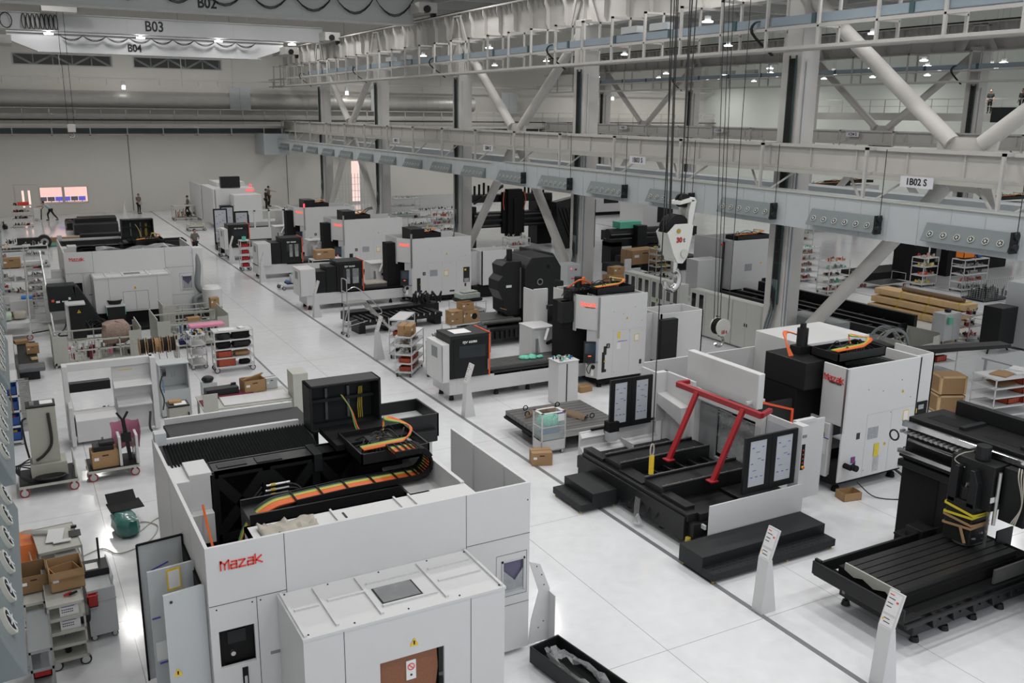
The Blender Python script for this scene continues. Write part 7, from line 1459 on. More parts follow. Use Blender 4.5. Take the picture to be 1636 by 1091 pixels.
c = shelf_cart('long low white cart under the brown odds', (-.6, 66.9, 0), 0, 1.6, 1.4, .1+.2, 2, .04)
c = rack('white two shelf cart with sheet metal beyond the carton rack', (.6, 59.4, 0), 1.3, .8, 1.3, 3, [('grey sheet parts', [ALU, GREY, BLACK])], 160)
c = rack('tool rack with red tubs at the picture edge before the green board', (-1.35, 52.0, 0), 1.2, .8, 1.7, 4, [('red tubs', [REDB, YEL, BLACK]), ('brown boxes', [CARD, BLACK, GREY])], 170)
o = MB().box(0, 0, 0, .9, 1.2, .85).build('white_machine_cover', WHITE, None, loc=(-.3, 44.6, 0), bev=.02); tag(o, 'plain white machine cover between the flat cart and the shelf rack', 'cover')
soft('bright blue plastic bag on the white machine cover', (.4, 45.0, .86), .5, .3, .14, mat('bright_blue_film', (.05, .25, .75), .4), 19)
# far stuff by the aisle line
c = shelf_cart('white mesh sided cart near the running worker by the far wall', (12.2, 80.6, 0), 0, 2.2, 1.2, 1.2, 2, .1, mt=OFFW); parts('brown and orange parts on the mesh sided cart', (13.3, 81.2, .3), 1.8, .9, 22, [CARD, BIN, PAPER, BLACK], 180, .6)
c = shelf_cart('low white cart before the standing door panels', (12.0, 73.0, 0), 0, 1.3, .8, .5, 2, .1, mt=OFFW); parts('tan parts on the low cart before the door panels', (12.6, 73.4, .5), 1.1, .6, 12, [WOOD, OFFW, BLACK], 182, .12)

# ================================================================ second bay: cabinets, carts, timber
def glazed(label, loc, n, L_=1.0, h=1.9, d=.5):
    t = thing('glazed_cabinet', label, 'cabinet', loc, -PI/2)
    MB().box(0, 0, .08, L_, d, h).build('cabinet_body', OFFW2, t, bev=.008)
    if n:
        for j, (z0, z1) in enumerate(((.15, .9), (1.0, h-.08))):
            for i in range(2):
                dr = MB().box(.03+.48*i, -.012, z0-.04, .49+.48*i, 0, z1+.04).build('door', OFFW2, t)
                MB().box(.13+.48*i, -.016, z0+.06, .39+.48*i, -.012, z1-.06).build('dark_glass', SMOKE, dr); MB().box(.43+.1*i, -.03, .93, .45+.1*i, -.012, 1.03).build('handle', BLACKM, dr)
    else:
        for i in range(2): dr = MB().box(.02+(L_/2-.015)*i, -.012, .12, L_/2-.005+(L_/2-.015)*i, 0, h-.04).build('door', OFFW2, t); MB().box(L_/2-.08+.12*i, -.03, .95, L_/2-.04+.12*i, -.012, 1.08).build('handle', BLACKM, dr)
    return t
OFFW2 = mat('office_white_steel', (.50, .51, .48), .5); SMOKE = mat('smoked_glass', (.012, .013, .016), .1, coat=.4)
for i in range(4): glazed('%s glazed white cabinet of the further row, counted from the carton end' % ['first', 'second', 'third', 'fourth'][i], (25.05, 34.65-1.03*i, 0), 1)
glazed('single glazed white cabinet heading the row close to the first column', (24.97, 29.75, 0), 1); glazed('plain double door white cabinet beside the single glazed one', (24.97, 28.74, 0), 0, 1.6); glazed('plain double door white cabinet at the end by the first column', (24.97, 27.12, 0), 0, 1.6)
item('lime_sticker', 'small lime green sticker on the further glazed cabinet row', 'sticker', MB().box(-.01, 0, 0, 0, .06, .15), (25.02, 32.1, .9), mat('lime_paper', (.35, .7, .1), .6)); carton('brown carton on top of the further glazed cabinets', (25.4, 36.0, 1.0), .9, .6, .5, .1); carton('second brown carton stacked by the glazed cabinets', (25.6, 36.1, 1.5), .7, .5, .35, .1)
c = rack('orange bin rack at the carton end of the glazed cabinets', (24.5, 35.6, 0), 1.6, .8, 1.0, 3, [('orange bins', [BIN, REDB, BLUE])], 190)
t = thing('grey_power_cabinet', 'mid grey power cabinet with lit indicator at the foot of the first column', 'cabinet', (24.9, 22.0, 0)); 
MB().box(0, 0, .05, .9, 2.2, 1.95).build('cabinet_body', GREY, t, bev=.015); m = MB(); m.use(DGREY).box(-.003, 1.2, .1, 0, 1.21, 1.9); m.use(EMR).cyl((-.02, .75, 1.35), (0, .75, 1.35), .025, 8); m.use(GREENT).box(-.012, .68, 1.1, 0, .8, 1.22); m.use(BLACK).cyl((-.015, .74, .95), (0, .74, .95), .02, 8); m.use(PAPER).box(-.01, .5, 1.75, 0, .7, 1.79); m.build('indicator_panel', None, t)
t = thing('slim_power_cabinet', 'slim grey power cabinet with red lamp behind the white guard panel', 'cabinet', (22.9, 36.2, 0)); MB().box(0, 0, .05, .7, .8, 2.1).build('cabinet_body', LGREY, t, bev=.01); m = MB(); m.use(EMR).cyl((.2, -.02, 1.9), (.2, 0, 1.9), .03, 8); m.use(REDM).cyl((.45, -.03, 1.85), (.45, 0, 1.85), .05, 10); m.use(LOGO).box(.2, -.004, 1.4, .5, 0, 1.45); m.build('lamp_panel', None, t)
def arch(label, x, y, r=.75, d=.5, h=1.0, rz=0):
    t = thing('arched_cable_guard', label, 'cable guard', (x, y, 0), rz); m = MB()
    for yy in (0, d):
        P = [(-r, yy, 0), (-r, yy, h)]+[(-r*math.cos(a), yy, h+r*math.sin(a)) for a in [PI*i/12 for i in range(1, 12)]]+[(r, yy, h), (r, yy, 0)]
        for p, q in zip(P, P[1:]): m.bar(p, q, .06, .09)
    for i in range(12):
        a = PI*i/11; m.bar((-r*math.cos(a), 0, h+r*math.sin(a)), (-r*math.cos(a), d, h+r*math.sin(a)), .03)
    m.build('arch_frame', GREY, t); c_ = MB(); c_.tube([(-r*.9, d/2, .0), (-r*.9, d/2, h)]+[(-r*.9*math.cos(a), d/2, h+r*.9*math.sin(a)) for a in [PI*i/12 for i in range(1, 12)]]+[(r*.9, d/2, h), (r*.9, d/2, 0)], .03, 6); c_.build('pale_hose', CLOTH, t); return t
arch('grey arched cable guard touching the grey power cabinet', 25.3, 20.9); arch('grey arched cable guard next along, towards the wire crate', 26.8, 20.9, .8)
arch('grey arched cable guard at the second column beside the red bins', 23.6, 44.0, .7, .5, .8); arch('grey arched cable guard in front of the portal machine', 25.6, 44.2, .8, .5, .9); arch('grey arched cable guard below the sloping pipe', 22.6, 37.9, .7, .5, 1.0, .3); arch('pale arched cable guard at the fourth column', 22.5, 62.5, .8, .5, 1.0); arch('pale arched cable guard between the fourth and fifth columns', 24.5, 66.5, .9, .5, 1.0)
crate('beige rusted wire crate behind the white rear cabinet', (27.2, 20.9, 0), 2.4, 1.3, 1.0, .1, 1.25); parts('white parts packed in the beige crate', (28.4, 21.5, .17), 1.8, .9, 26, [PAPER, OFFW, BLACK], 200, .5)
for i, (z, x) in enumerate(((0, 36.1), (.36, 36.3), (.72, 36.5))):
    t = thing('timber_crate', ['bottom long pine timber bundle', 'middle long pine timber bundle', 'top long pine timber bundle'][i]+' stacked beside the black trough casting', 'timber', (x, 25.0, z), .02)
    m = MB(); m.box(0, 0, .02, .9, 4.8, .3); m.build('timber_body', WOOD, t, bev=.02); m = MB(); [m.box(-.015, .3+1.5*q, 0, .915, .33+1.5*q, .335) for q in range(3)]; m.build('timber_band', YELT, t)
item('dark_roll', 'long dark roll lying on top of the timber bundles', 'roll', MB().cyl((0, 0, .1), (0, 3.2, .1), .11, 10), (36.8, 25.3, 1.04), BURLAP, 0, 0, True)
cart_spec = [('white shelf cart of small castings at the second bay aisle line', 43.9, 30.4, 2.0, .8, 1.75, 5, [('rows of grey castings', [GREY, DGREY]), ('red bins', [REDB, BIN]), ('dark castings', DK)]),
 ('white cart with yellow sheets beside the castings cart', 43.3, 32.4, 1.2, .8, 1.6, 4, [('yellow sheets', [YELT, PAPER]), ('red cans', [LOGO, OFFW])]),
 ('white shelf cart with cartons behind the first column', 38.4, 36.5, 1.4, .8, 1.9, 6, [('brown and red boxes', [CARD, REDB, OFFW]), ('green film and bins', [MINT, BIN, OFFW])]),
 ('white shelf cart with tools and cartons, second behind the column', 37.0, 33.2, 1.5, .8, 1.7, 5, [('mixed brown boxes', [CARD, BIN, OFFW, BLACK]), ('green film', [MINT, OFFW])]),
 ('shelf cart with blue and yellow items near the standing worker', 36.2, 46.2, 1.2, .9, 1.9, 4, [('yellow trays', [YELT, BLUE]), ('blue boxes', [LBLUE, PAPER])]),
 ('narrow five board cart at the end of the long black table', 31.2, 40.2, 1.2, .7, 1.8, 6, [('small dark tools', [BLACK, YEL, OFFW])]),
 ('white cart in the wide gap behind the sloping pipe', 26.9, 49.3, 1.5, .9, 1.5, 4, [('orange and red boxes', [BIN, REDB, PAPER]), ('white sheets', [PAPER, OFFW])]),
 ('second white cart behind the arched guard', 24.6, 47.2, 1.5, .9, 1.2, 3, [('white trays', [OFFW, PAPER, BLACK])]),
 ('low blue and grey cart beside the white stepped panel', 28.3, 38.8, 1.3, .9, .9, 3, [('blue boxes', [BLUE, LBLUE, BLACK, PINK])]),
 ('red bin shelf between the fourth column and the white machines', 25.0, 56.5, 1.8, 1.0, 2.2, 5, [('red brown bins', [REDB, BIN, CARD]), ('orange bins', [BIN, OFFW])]),
 ('red bin shelf beyond the cable guard', 27.4, 60.0, 2.2, 1.0, 1.9, 4, [('red and white parts', [REDB, PAPER, WOOD]), ('silver parts', [ALU, BLACK, OFFW])]),
 ('steel tube cart near the far wall behind the fourth column', 28.6, 68.5, 2.6, 1.2, 1.3, 3, [('silver and black hoses', [ALU, BLACK, OFFW]), ('red tubes', [BLACK, REDM, ALU])]),
 ('black topped cart by the far wall white stand', 31.6, 70.5, 2.6, 1.4, 1.1, 2, [('black bars', DK)]),
 ('green topped parts cart against the far wall', 30.0, 76.0, 2.4, 1.2, 1.6, 3, [('mint wrapped parts', [MINT, ALU, OFFW]), ('silver parts', [ALU, PAPER])]),
 ('white cart at the fifth column foot', 24.5, 80.0, 2.0, 1.2, 1.4, 3, [('white and dark boxes', [PAPER, BLACK, OFFW])]),
 ('shelf cart below the duct beyond the black castings', 45.2, 44.0, 2.0, 1.0, 1.8, 5, [('brown boxes', [CARD, BIN, BLACK]), ('grey trays', [OFFW, ALU])]),
 ('shelf cart with orange bins far across the second bay', 41.2, 41.0, 1.8, 1.0, 1.8, 5, [('orange bins', [BIN, OFFW]), ('grey trays', [ALU, BLACK])])]
for i, (l, x, y, w_, d, h, n, cont) in enumerate(cart_spec): rack(l, (x, y, 0), w_, d, h, n, cont, 300+10*i)
item('orange_tub', 'bright orange tub on top of the castings cart', 'tub', MB().open_box(0, 0, 0, .9, .5, .3, .03), (44.0, 30.6, 1.8), BINO); item('blue_tub', 'blue tray beside the orange tub on the castings cart', 'tray', MB().open_box(0, 0, 0, .5, .4, .15, .03), (45.1, 30.6, 1.8), BLUE)
T3 = flat_trolley('white flat trolley with push bar in the second bay aisle', (40.5, 32.8, 0), 2.2, 1.1, .05); T4 = flat_trolley('white flat trolley carrying the green film roll', (36.8, 37.6, 0), 1.8, 1.0); T5 = flat_trolley('white flat trolley with white bars before the dark machine', (38.9, 33.9, 0), 1.6, 1.0)
item('green_film_roll', 'bright green roll of film lying on a flat trolley in the second bay', 'roll', MB().cyl((0, 0, .28), (2.0, 0, .28), .27, 16), (36.6, 38.1, .32), GREENR, 0, 0, True)
t = thing('mesh_basket', 'grey wire basket of black offcuts at the second bay aisle', 'basket', (42.6, 28.2, 0)); m = MB(); [m.box(2.1*i/14, 0, .1, 2.1*i/14+.015, .015, 1.15) for i in range(15)]; [m.box(0, 0, .1+.1*i, 2.1, .012, .112+.1*i) for i in range(11)]; [m.box(0, 1.3*i/9, .1, .015, 1.3*i/9+.015, 1.15) for i in range(10)]; [m.box(0, 0, .1+.1*i, .012, 1.3, .112+.1*i) for i in range(11)]; m.build('wire_side', GREY, t); MB().box(0, 0, .06, 2.1, 1.3, .1).build('basket_base', DGREY, t); casters(t, 2.1, 1.3, .07)
parts('black offcuts filling the grey wire basket', (43.6, 28.8, .1), 1.9, 1.1, 60, DK, 400, .6)
t = thing('grey_bay_machine', 'tall light grey machine housing at the picture edge in the second bay', 'machine', (34.9, 19.2, 0)); MB().box(0, 0, .1, 4.5, 3.0, 2.7).build('housing', LGREY, t, bev=.03); MB().box(.6, -.01, .6, 1.3, 0, 1.2).build('grey_door', GREY, t); m = MB(); stick(m, FRONT(1.0, -.003, 1.55), PURP, .3, .35); stick(m, FRONT(1.0, -.008, 1.55), OFFW, .22, .26); m.build('purple_sticker', None, t)
t = thing('black_server_box', 'matt black upright cabinet on splayed legs beside the grey housing', 'cabinet', (33.4, 21.3, 0)); MB().box(0, 0, .35, 1.0, .8, 1.85).build('cabinet_body', BLACK, t, bev=.02); [MB().bar((x, .4, .35), (x+s_*.25, .3, .0), .06).build('leg', BLACK, t) for x, s_ in ((.1, -1), (.9, 1))]
t = thing('white_locker_cart', 'white locker cart with a mint bottle and black cap on top', 'cart', (33.0, 23.4, 0)); MB().box(0, 0, .12, 1.0, .6, 1.25).build('locker_body', WHITE, t, bev=.01); [MB().box(.02+.49*i, -.012, .15, .48+.49*i, 0, 1.2).build('door', WHITE, t) for i in (0, 1)]; casters(t, 1.0, .6, .06)
item('mint_bottle', 'mint green bottle hanging on the white locker cart', 'bottle', MB().cyl((0, 0, 0), (0, 0, .3), .09, 12), (33.1, 23.25, .85), MINT); item('work_hat', 'black work hat resting on the white locker cart', 'cap', MB().sph((0, 0, .05), .14, 10, 8, 1, 1, .7), (33.5, 23.7, 1.27), BLACK, 0, 0, True); c = rack('open white tool cart next to the locker cart', (34.3, 23.2, 0), .9, .6, 1.1, 3, [('red and dark tools', [REDB, BLACK, OFFW])], 410)
# right edge near: two cartons, two carts, long black bar
for k_, l in enumerate(('lower of the two framed brown cartons beside the black gantry machine', 'upper of the two framed brown cartons, its lid ajar')):
    t = thing('framed_carton', l, 'carton', (25.35, 17.6, .03+.62*k_), -.45); MB().box(-.42, -.32, 0, .42, .32, .58).build('box_body', CARD, t, bev=.008)
    m = MB(); m.box(-.43, -.32, 0, -.42, -.26, .58); m.box(-.43, .26, 0, -.42, .32, .58); m.box(-.43, -.32, 0, -.42, .32, .06); m.box(-.43, -.32, .52, -.42, .32, .58); m.box(-.42, -.33, 0, -.36, -.32, .58); m.box(.36, -.33, 0, .42, -.32, .58); m.box(-.42, -.33, .52, .42, -.32, .58); m.build('wood_frame', WOOD, t)
c = shelf_cart('white shelf cart of orange bins with papers on top, behind the black gantry machine', (25.3, 16.0, 0), -.15, 1.9, .9, 1.45, 5, .13, tyre=REDM); zs = c['zs']
for k_, (x, q, l) in enumerate(((1.45, 3, 'orange red bin high on the paper topped cart'), (1.5, 2, 'orange red bin on the middle board of the paper topped cart'), (.95, 1, 'orange red bin low down, carton side of the paper topped cart'), (1.55, 1, 'orange red bin low down, outer side of the paper topped cart'))): bin_(l, local(c, x, .4, zs[q]), .6, .5, .17, 0, BIN)
item('flat_cardboard', 'flattened brown cardboard on the paper topped cart', 'cardboard', MB().cb(0, 0, .02, .7, .5, .03, .2), local(c, .7, .45, zs[4]), CARD); item('paper_pile', 'pile of white papers on the cart top beside the flattened cardboard', 'papers', MB().cb(0, 0, .03, .65, .5, .05, -.2).cb(.1, .1, .08, .5, .4, .04, .3), local(c, 1.35, .45, zs[4]), PAPER)
item('folded_carton_sheet', 'folded brown carton sheet hanging over the upper shelf', 'cardboard', MB().cb(0, 0, .08, .8, .5, .02, 0, .15), local(c, .6, .35, zs[3]), CARDD)
c = shelf_cart('grey white shelf cart under the long black bar, behind the paper topped cart', (24.7, 18.6, 0), -.1, 2.1, .9, 1.6, 5, .1); zs = c['zs']
bin_('orange bin on the upper shelf of the cart under the black bar', local(c, .8, .4, zs[3]), .6, .5, .2, 0, BIN); carton('brown carton on the middle board under the black bar', local(c, .6, .4, zs[2]), .5, .4, .24, 0, mark=False); bin_('orange bin further along under the black bar', local(c, 1.6, .4, zs[3]), .5, .4, .18, 0, BIN)
item('long_black_bar', 'long black bar laid across two carts behind the cartons', 'bar', MB().box(0, 0, 0, 4.4, .5, .12).box(-.3, .1, .02, 0, .9, .3), (24.4, 18.9, 1.63), BLACK, -.25)
item('blue_tray', 'blue plastic tray with a black cap next to the rear white enclosure', 'tray', MBm(BLUE).box(0, 0, 0, .8, .5, .2).use(BLACK).sph((.5, .25, .26), .16, 10, 8), (23.8, 19.2, 1.0)); item('tray_table', 'grey table under the blue tray by the rear enclosure', 'table', MB().box(-.1, -.1, .93, 1.0, .7, .98).box(-.05, -.05, 0, 0, .0, .93).box(.9, .6, 0, .95, .65, .93).box(.9, -.05, 0, .95, 0, .93).box(-.05, .6, 0, 0, .65, .93), (23.8, 19.2, 0), LGREY)
item('glass_top_table', 'grey sheet topped table in front of the grey machine housing', 'table', MB().box(0, 0, .85, 2.2, 1.2, .9).box(.05, .05, 0, .12, .12, .85).box(2.05, .05, 0, 2.12, .12, .85).box(.05, 1.05, 0, .12, 1.12, .85).box(2.05, 1.05, 0, 2.12, 1.12, .85), (29.3, 18.0, 0), LGREY)
t = thing('steel_ladder', 'dark steel ladder post at the picture edge behind the paper topped cart', 'ladder', (26.3, 14.2, 0)); m = MB(); m.box(0, 0, 0, .06, .06, 4.5); m.box(.45, 0, 0, .51, .06, 4.5); m.build('side_rail', GREY, t); [MB().box(.06, .01, .3+.3*i, .45, .05, .34+.3*i).build('rung', GREY, t) for i in range(13)]
c = rack('white cart with red bin behind the open topped enclosure', (19.6, 22.3, 0), 1.6, .7, .85, 3, [('brown rolls', [CARD, BLACK]), ('red bin and tins', [BIN, OFFW])], 420)
t = thing('paint_tin', 'black tin with red orange label on the cart by the black cabinet', 'tin', (19.9, 22.7, .9)); MBm(BLACK).cyl((0, 0, 0), (0, 0, .4), .17, 16).use(ORANGE).cyl((0, 0, .2), (0, 0, .34), .175, 16).build('tin_body', None, t)
carton('small notched carton under the socket of the white tower', (17.2, 14.2, 0), .5, .35, .2, -.2, mark=False, opened=True); carton('small notched carton under the sliding cabin tower', (16.3, 24.6, 0), .5, .35, .2, .1, mark=False)
item('white_guard_piece', 'white stepped guard panel standing at the glazed cabinets', 'panel', MB().box(0, 0, 0, 1.6, .08, 1.3).box(.6, 0, 1.3, 1.0, .08, 1.8), (26.9, 38.0, 0), WHITE)
t = thing('wire_cage', 'white wire cage store in the corner by the passage door', 'cage', (27.0, 83.0, 0)); m = MB(); [m.box(.3*i, 0, 0, .3*i+.03, .03, 3.4) for i in range(16)]; [m.box(0, 0, .6*i, 4.7, .03, .6*i+.03) for i in range(6)]; m.build('mesh_side', WHITE, t)
t = thing('white_platform_fence', 'long low white barrier at the far wall behind the fourth column', 'barrier', (30.5, 80.0, 0)); MB().box(0, 0, 0, 9, .1, 1.0).box(2, 3, 0, 12, 3.1, 1.2).build('barrier_panel', WHITE, t)
t = thing('low_white_cabinets', 'pale green white low cabinet by the second column guard', 'cabinet', (22.7, 48.0, 0)); MB().box(0, 0, 0, 1.4, 1.2, 1.1).build('cabinet_body', OFFW, t); t = thing('low_white_cabinet', 'pale low cabinet next to the one by the guard', 'cabinet', (21.2, 48.5, 0)); MB().box(0, 0, 0, 1.4, 1.2, 1.1).build('cabinet_body', OFFW, t)
carton('big brown wooden looking carton on the machine roof cart in the second bay', (31.4, 42.0, .8), 2.0, 1.0, .8, .1, mt=CARD)

# ================================================================ crane hooks with wires
t = thing('hook_block', 'large pale 30 tonne hook block with black pulleys hanging on steel wires', 'hook block', (12.68, 15.8, 5.72)); t.scale = (.74, .74, .74)
m = MB(); out = [(-.42, 1.1), (-.15, 1.35), (.35, 1.35), (.52, 1.3), (.5, 1.0), (.35, .35), (.2, .18), (.0, .2), (-.15, .45)]
m.prism(out, 'y', -.28, -.24); m.prism(out, 'y', .24, .28); m.box(-.1, -.24, .25, .2, .24, .5); m.prism([(-.42, 1.1), (-.36, 1.1), (.0, .3), (-.08, .3)], 'y', -.24, .24); m.prism([(.35, 1.3), (.5, 1.3), (.62, 2.0), (.45, 2.05), (.35, 1.7)], 'y', -.24, .24) ; m.prism([(.0, 1.9), (.62, 2.0), (.55, 2.1), (.05, 2.0)], 'y', -.24, .24)
m.build('side_plate', mat('hook_block_cream', (.50, .50, .47), .4), t, bev=.01)
m = MB(); [m.cyl((.02, y, 1.2), (.02, y+.07, 1.2), .42, 24) for y in (-.2, -.1, 0, .1)]; [m.cyl((.3, y, 2.0), (.3, y+.07, 2.0), .2, 16) for y in (-.1, .05)]; m.build('pulley', BLACKM, t)
m = MB(); m.use(mat('brass_cap', (.35, .25, .03), .35, .7)).cyl((-.02, -.3, 1.15), (-.02, -.28, 1.15), .07, 16); m.use(OFFW).cyl((.22, -.32, .48), (.22, -.28, .48), .13, 18); m.build('shaft_cap', None, t)
MB().text('30', .2, FRONT(.02, -.29, .88), .006, .012).build('rating_number', REDM, t); MB().text('t', .2, FRONT(.2, -.29, .88), .006, .006).build('rating_unit', LOGOG, t)
m = MB(); P = [(.1, 0, .3), (.12, 0, .05)]+[(.02+.26*math.cos(a), 0, -.33+.3*math.sin(a)) for a in [math.radians(d) for d in range(75, -200, -25)]]; m.tube(smooth_path(P, 3), [.1]*6+[.115]*20+[.08]*(len(smooth_path(P, 3))-26), 10); m.cyl((.1, 0, -.05), (.1, 0, .3), .1, 12); m.build('hook', STEEL, t, smooth=True)
m = MB()
for (x0, y0), (x1, y1) in (((-.38, -.15), (-.75, -.3)), ((-.2, -.1), (-.35, -.1)), ((-.16, .0), (-.32, 0)), ((.12, -.15), (.0, -.1)), ((.22, 0), (.2, 0)), ((.3, .1), (.3, .1)), ((.42, .1), (.6, .3))): m.cyl((x0, y0, 1.2 if x0 < .1 else 2.0), (x1*1.3, y1*1.3, 12.6), .018, 6)
m.build('wire_rope', RUBBER, t)
t = thing('small_hook_block', 'small round 15 tonne hook block low on thin wires before the cabinets', 'hook block', (18.87, 21.0, 2.35))
m = MB(); m.cyl((0, -.16, .35), (0, -.12, .35), .27, 24); m.cyl((0, .12, .35), (0, .16, .35), .27, 24); m.build('side_plate', bpy.data.materials['hook_block_cream'], t); m = MB(); [m.cyl((-.02, y, .35), (-.02, y+.05, .35), .25, 20) for y in (-.1, -.02, .06)]; m.build('pulley', BLACKM, t); MB().text('15 t', .14, FRONT(.03, -.165, .2), .005, .008).build('rating_number', REDM, t)
m = MB(); P = [(0, 0, .15)]+[(.0+.16*math.cos(a), 0, -.12+.17*math.sin(a)) for a in [math.radians(d) for d in range(90, -190, -28)]]; m.tube(smooth_path(P, 3), .045, 8); m.build('hook', STEEL, t, smooth=True)
m = MB()
for x0, x1 in ((-.25, -.75), (-.12, -.55), (0, -.4), (.3, .35)): m.cyl((x0, 0, .4), (x1, 0, 12.7), .012, 6)
m.build('wire_rope', RUBBER, t)
t = thing('lifting_chain', 'single long wire with white shackle and yellow sling hook over the black bed', 'sling', (12.25, 15.6, 1.25)); MB().cyl((0, 0, .5), (.0, 0, 13.0), .013, 6).build('wire_rope', RUBBER, t); MB().tube([(.05*math.cos(a), 0, .38+.15*math.sin(a)) for a in [2*PI*i/12 for i in range(12)]], .02, 6, True).build('shackle', CLOTH, t); MB().box(-.05, -.03, -.2, .05, .03, .25).build('yellow_hook_body', YEL, t)
t = thing('crane_hoist', 'dark hoist trolley high above, out of which the hook wires drop', 'hoist', (12.7, 15.8, 15.0)); MB().box(-1.2, -.8, 0, 1.4, .8, .8).box(-9, -.3, .2, 11.8, .3, .9).build('hoist_frame', LGREY, t)
t = thing('crane_hoist', 'pale hoist trolley above the small hook block', 'hoist', (18.6, 21.0, 15.0)); MB().box(-1.2, -.8, 0, 1.4, .8, .8).box(-15, -.3, .2, 5.9, .3, .9).build('hoist_frame', LGREY, t)

# ================================================================ people
def skin(name, parent, V, E_, rad, mt):
    me = bpy.data.meshes.new(name); me.from_pydata(V, E_, []); me.materials.append(mt); o = bpy.data.objects.new(name, me); COL.objects.link(o); o.parent = parent
    md = o.modifiers.new('skin', 'SKIN'); md.use_smooth_shade = True
    for i, r in enumerate(rad):
        s_ = me.skin_vertices[0].data[i]; s_.radius = r if isinstance(r, tuple) else (r, r); s_.use_root = (i == 0)
    ss = o.modifiers.new('sub', 'SUBSURF'); ss.levels = 1; ss.render_levels = 2; return o
def person(label, loc, rz, J, shirt, trousers=TROUS, cap=False):
    # J: joints, local, facing -Y
    t = thing('person', label, 'person', loc, rz)
    D = dict(pel=(0, 0, .95), che=(0, 0, 1.3), neck=(0, 0, 1.48), head=(0, -.02, 1.62), shl=(-.19, 0, 1.42), shr=(.19, 0, 1.42), ell=(-.24, 0, 1.14), elr=(.24, 0, 1.14), hal=(-.24, -.06, .88), har=(.24, -.06, .88), hil=(-.09, 0, .9), hir=(.09, 0, .9), knl=(-.1, -.02, .5), knr=(.1, -.02, .5), anl=(-.1, .03, .09), anr=(.1, .03, .09), tol=(-.11, -.14, .03), tor=(.11, -.14, .03)); D.update(J)
    N = list(D); ix = {k_: i for i, k_ in enumerate(N)}; rr = dict(pel=(.15, .11), che=(.16, .12), neck=.055, head=.045, shl=.06, shr=.06, ell=.042, elr=.042, hal=.03, har=.03, hil=.085, hir=.085, knl=.058, knr=.058, anl=.04, anr=.04, tol=.03, tor=.03)
    ed = [('pel', 'che'), ('che', 'neck'), ('neck', 'head'), ('che', 'shl'), ('che', 'shr'), ('shl', 'ell'), ('shr', 'elr'), ('ell', 'hal'), ('elr', 'har'), ('pel', 'hil'), ('pel', 'hir'), ('hil', 'knl'), ('hir', 'knr'), ('knl', 'anl'), ('knr', 'anr'), ('anl', 'tol'), ('anr', 'tor')]
    skin('body', t, [D[k_] for k_ in N], [(ix[a], ix[b]) for a, b in ed], [tuple(x*.72 for x in rr[k_]) if isinstance(rr[k_], tuple) else rr[k_]*(.8 if k_ in ('shl', 'shr', 'hil', 'hir', 'knl', 'knr') else 1) for k_ in N], SKIN)
    def sub(nm, keys, ed_, g, mt, ends={}):
        V = []; 
        for k_ in keys: V.append(ends.get(k_, D[k_]))
        skin(nm, t, V, [(keys.index(a), keys.index(b)) for a, b in ed_], [tuple(x*g+.008 for x in (rr[k_] if isinstance(rr[k_], tuple) else (rr[k_], rr[k_]))) for k_ in keys], mt)
    mid = lambda a, b, u: tuple(D[a][i]*(1-u)+D[b][i]*u for i in range(3))
    sub('shirt', ['pel', 'che', 'neck', 'shl', 'shr', 'ell', 'elr'], [('pel', 'che'), ('che', 'neck'), ('che', 'shl'), ('che', 'shr'), ('shl', 'ell'), ('shr', 'elr')], 1.06, shirt, {'neck': mid('che', 'neck', .75), 'ell': mid('shl', 'ell', .9 if shirt is not TROUS else 1), 'elr': mid('shr', 'elr', .9)})
    sub('trousers', ['pel', 'hil', 'hir', 'knl', 'knr', 'anl', 'anr'], [('pel', 'hil'), ('pel', 'hir'), ('hil', 'knl'), ('hir', 'knr'), ('knl', 'anl'), ('knr', 'anr')], 1.08, trousers)
    h = Vector(D['head'])
    m = MB(); m.sph(tuple(h+Vector((0, 0, .03))), .105, 12, 10, .86, 1, 1.15); m.sph(tuple(h+Vector((0, -.105, .01))), .018, 6, 4); [m.sph(tuple(h+Vector((s_*.09, 0, .02))), .024, 6, 4, .5, 1, 1.2) for s_ in (-1, 1)]; m.use(SKIN) if 0 else None; m.build('head', SKIN, t, smooth=True)
    m = MB(); [m.sph(tuple(h+Vector((s_*.035, -.098, .05))), .012, 6, 4) for s_ in (-1, 1)]; m.box(h.x-.025, h.y-.1, h.z-.045, h.x+.025, h.y-.09, h.z-.035); m.build('eyes_and_mouth', HAIR, t)
    m = MB(); m.sph(tuple(h+Vector((0, .018, .065))), .108, 12, 8, .9, 1, 1.02); m.build('hair', HAIR, t, smooth=True)
    for s_, k_, e_ in ((-1, 'hal', 'ell'), (1, 'har', 'elr')):
        m = MB(); p = Vector(D[k_]); d = (p-Vector(D[e_])).normalized(); o_ = d.orthogonal().normalized(); m.cone(tuple(p), tuple(p+d*.08), .032, .036, 8)
        for q in range(4): m.cone(tuple(p+d*.07+o_*(.018*q-.027)), tuple(p+d*(.15-.01*abs(q-1.5))+o_*(.02*q-.03)), .009, .007, 6)
        m.cone(tuple(p+d*.03+o_*.03), tuple(p+d*.08+o_*.065), .01, .008, 6); m.build('hand', SKIN, t)
    for k_, a in (('tol', 'anl'), ('tor', 'anr')):
        m = MB(); p, q = Vector(D[a]), Vector(D[k_]); m.sph(tuple((p+q)/2+Vector((0, 0, -.01))), .1, 10, 6, .5, 1.35, .5); m.build('shoe', BLACKM, t, smooth=True)
    return t
walk = dict(knl=(-.1, -.2, .52), anl=(-.1, -.22, .1), tol=(-.1, -.38, .06), knr=(.1, .06, .5), anr=(.1, .32, .14), tor=(.1, .2, .03), har=(.24, -.25, .98), elr=(.24, -.06, 1.13), hal=(-.26, .25, .95), ell=(-.25, .12, 1.15))
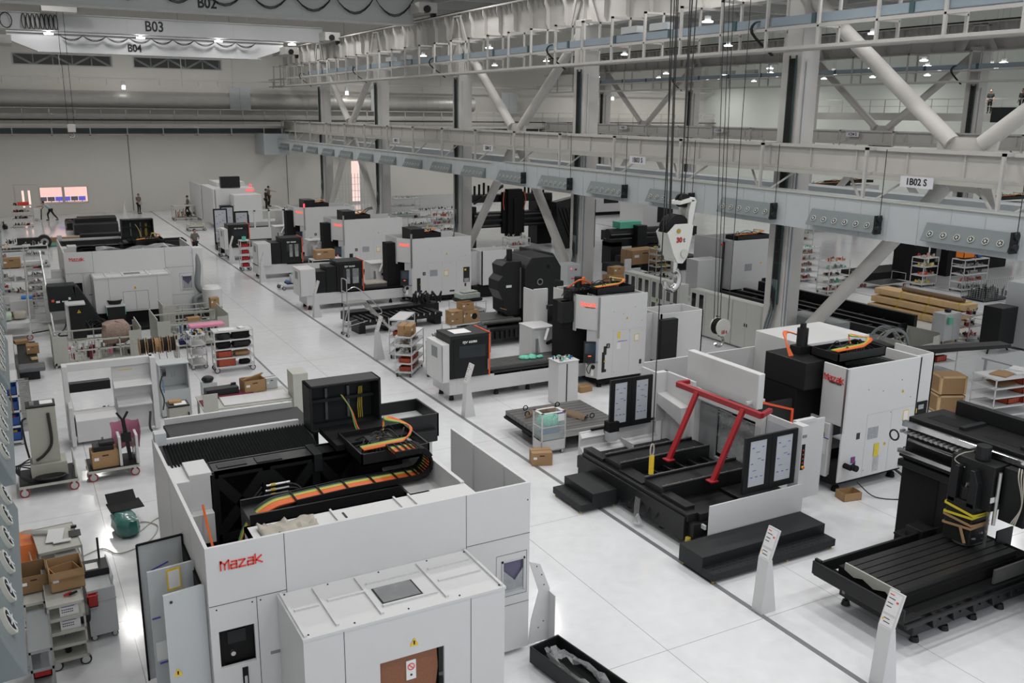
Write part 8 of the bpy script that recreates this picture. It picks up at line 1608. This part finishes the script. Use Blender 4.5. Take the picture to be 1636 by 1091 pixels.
person('man in grey shirt and black trousers standing with head bowed before the far wall', (10.35, 87.6, 0), .5, dict(head=(0, -.08, 1.6), hal=(-.1, -.2, 1.0), har=(.12, -.2, 1.0), ell=(-.22, -.02, 1.15)), SHIRTG)
item('white_helmet', 'pale helmet held by the man standing before the far wall', 'helmet', MB().sph((0, 0, 0), .15, 12, 8, 1, 1, .9), (10.45, 87.32, .93), CLOTH, 0, 0, True)
person('worker in pale shirt leaning forward to push a white wheeled machine', (3.1, 84.8, 0), -PI/2, dict(pel=(0, .1, .95), che=(0, -.16, 1.22), neck=(0, -.32, 1.34), head=(0, -.42, 1.45), shl=(-.18, -.26, 1.32), shr=(.18, -.26, 1.32), ell=(-.2, -.5, 1.2), elr=(.2, -.5, 1.2), hal=(-.12, -.78, 1.18), har=(.12, -.78, 1.18), knl=(-.1, -.15, .52), anl=(-.1, -.1, .1), tol=(-.1, -.26, .03), knr=(.1, .3, .5), anr=(.1, .58, .14), tor=(.1, .45, .03), hil=(-.09, .1, .9), hir=(.09, .1, .9)), SHIRTB)
person('man in grey shirt striding behind the far white box machine', (13.9, 84.0, 0), -1.9, walk, SHIRTG)
person('man in grey shirt pointing ahead behind the white railed machine', (20.1, 80.5, .9), 1.7, dict(har=(.2, -.62, 1.28), elr=(.22, -.32, 1.34)), SHIRTG); person('person in dark jacket beside the pointing man', (19.75, 80.0, .7), 1.7, {}, TROUS)
item('low_stage', 'low grey stage carrying the two men by the railed machine', 'stage', MB().box(0, 0, 0, 2.2, 2.4, .7).box(.9, .8, .7, 2.2, 2.4, .9), (18.9, 79.2, 0), OFFW)
person('worker in grey shirt seen from the chest up behind the grey dark steps', (10.2, 60.0, 0), .3, dict(har=(.12, -.3, 1.15), elr=(.26, -.1, 1.15), head=(0, -.05, 1.6)), SHIRTG)
person('worker all in black standing in the second bay by the yellow tray cart', (34.6, 46.4, 0), -.6, dict(har=(.05, -.25, 1.2), elr=(.25, -.08, 1.16), head=(0, -.04, 1.61)), TROUS)
for i, (y, l) in enumerate(((46.6, 'visitor in dark suit on the side gallery, standing alone next to the column'), (45.4, 'visitor in dark suit on the side gallery, second from the column'), (42.9, 'visitor in dark suit on the side gallery beside another by the display'), (42.0, 'visitor in dark suit on the side gallery, last along the rail'))): person(l, (66.0, y, 9.36), -PI/2+.2*(i % 2), {}, TROUS)
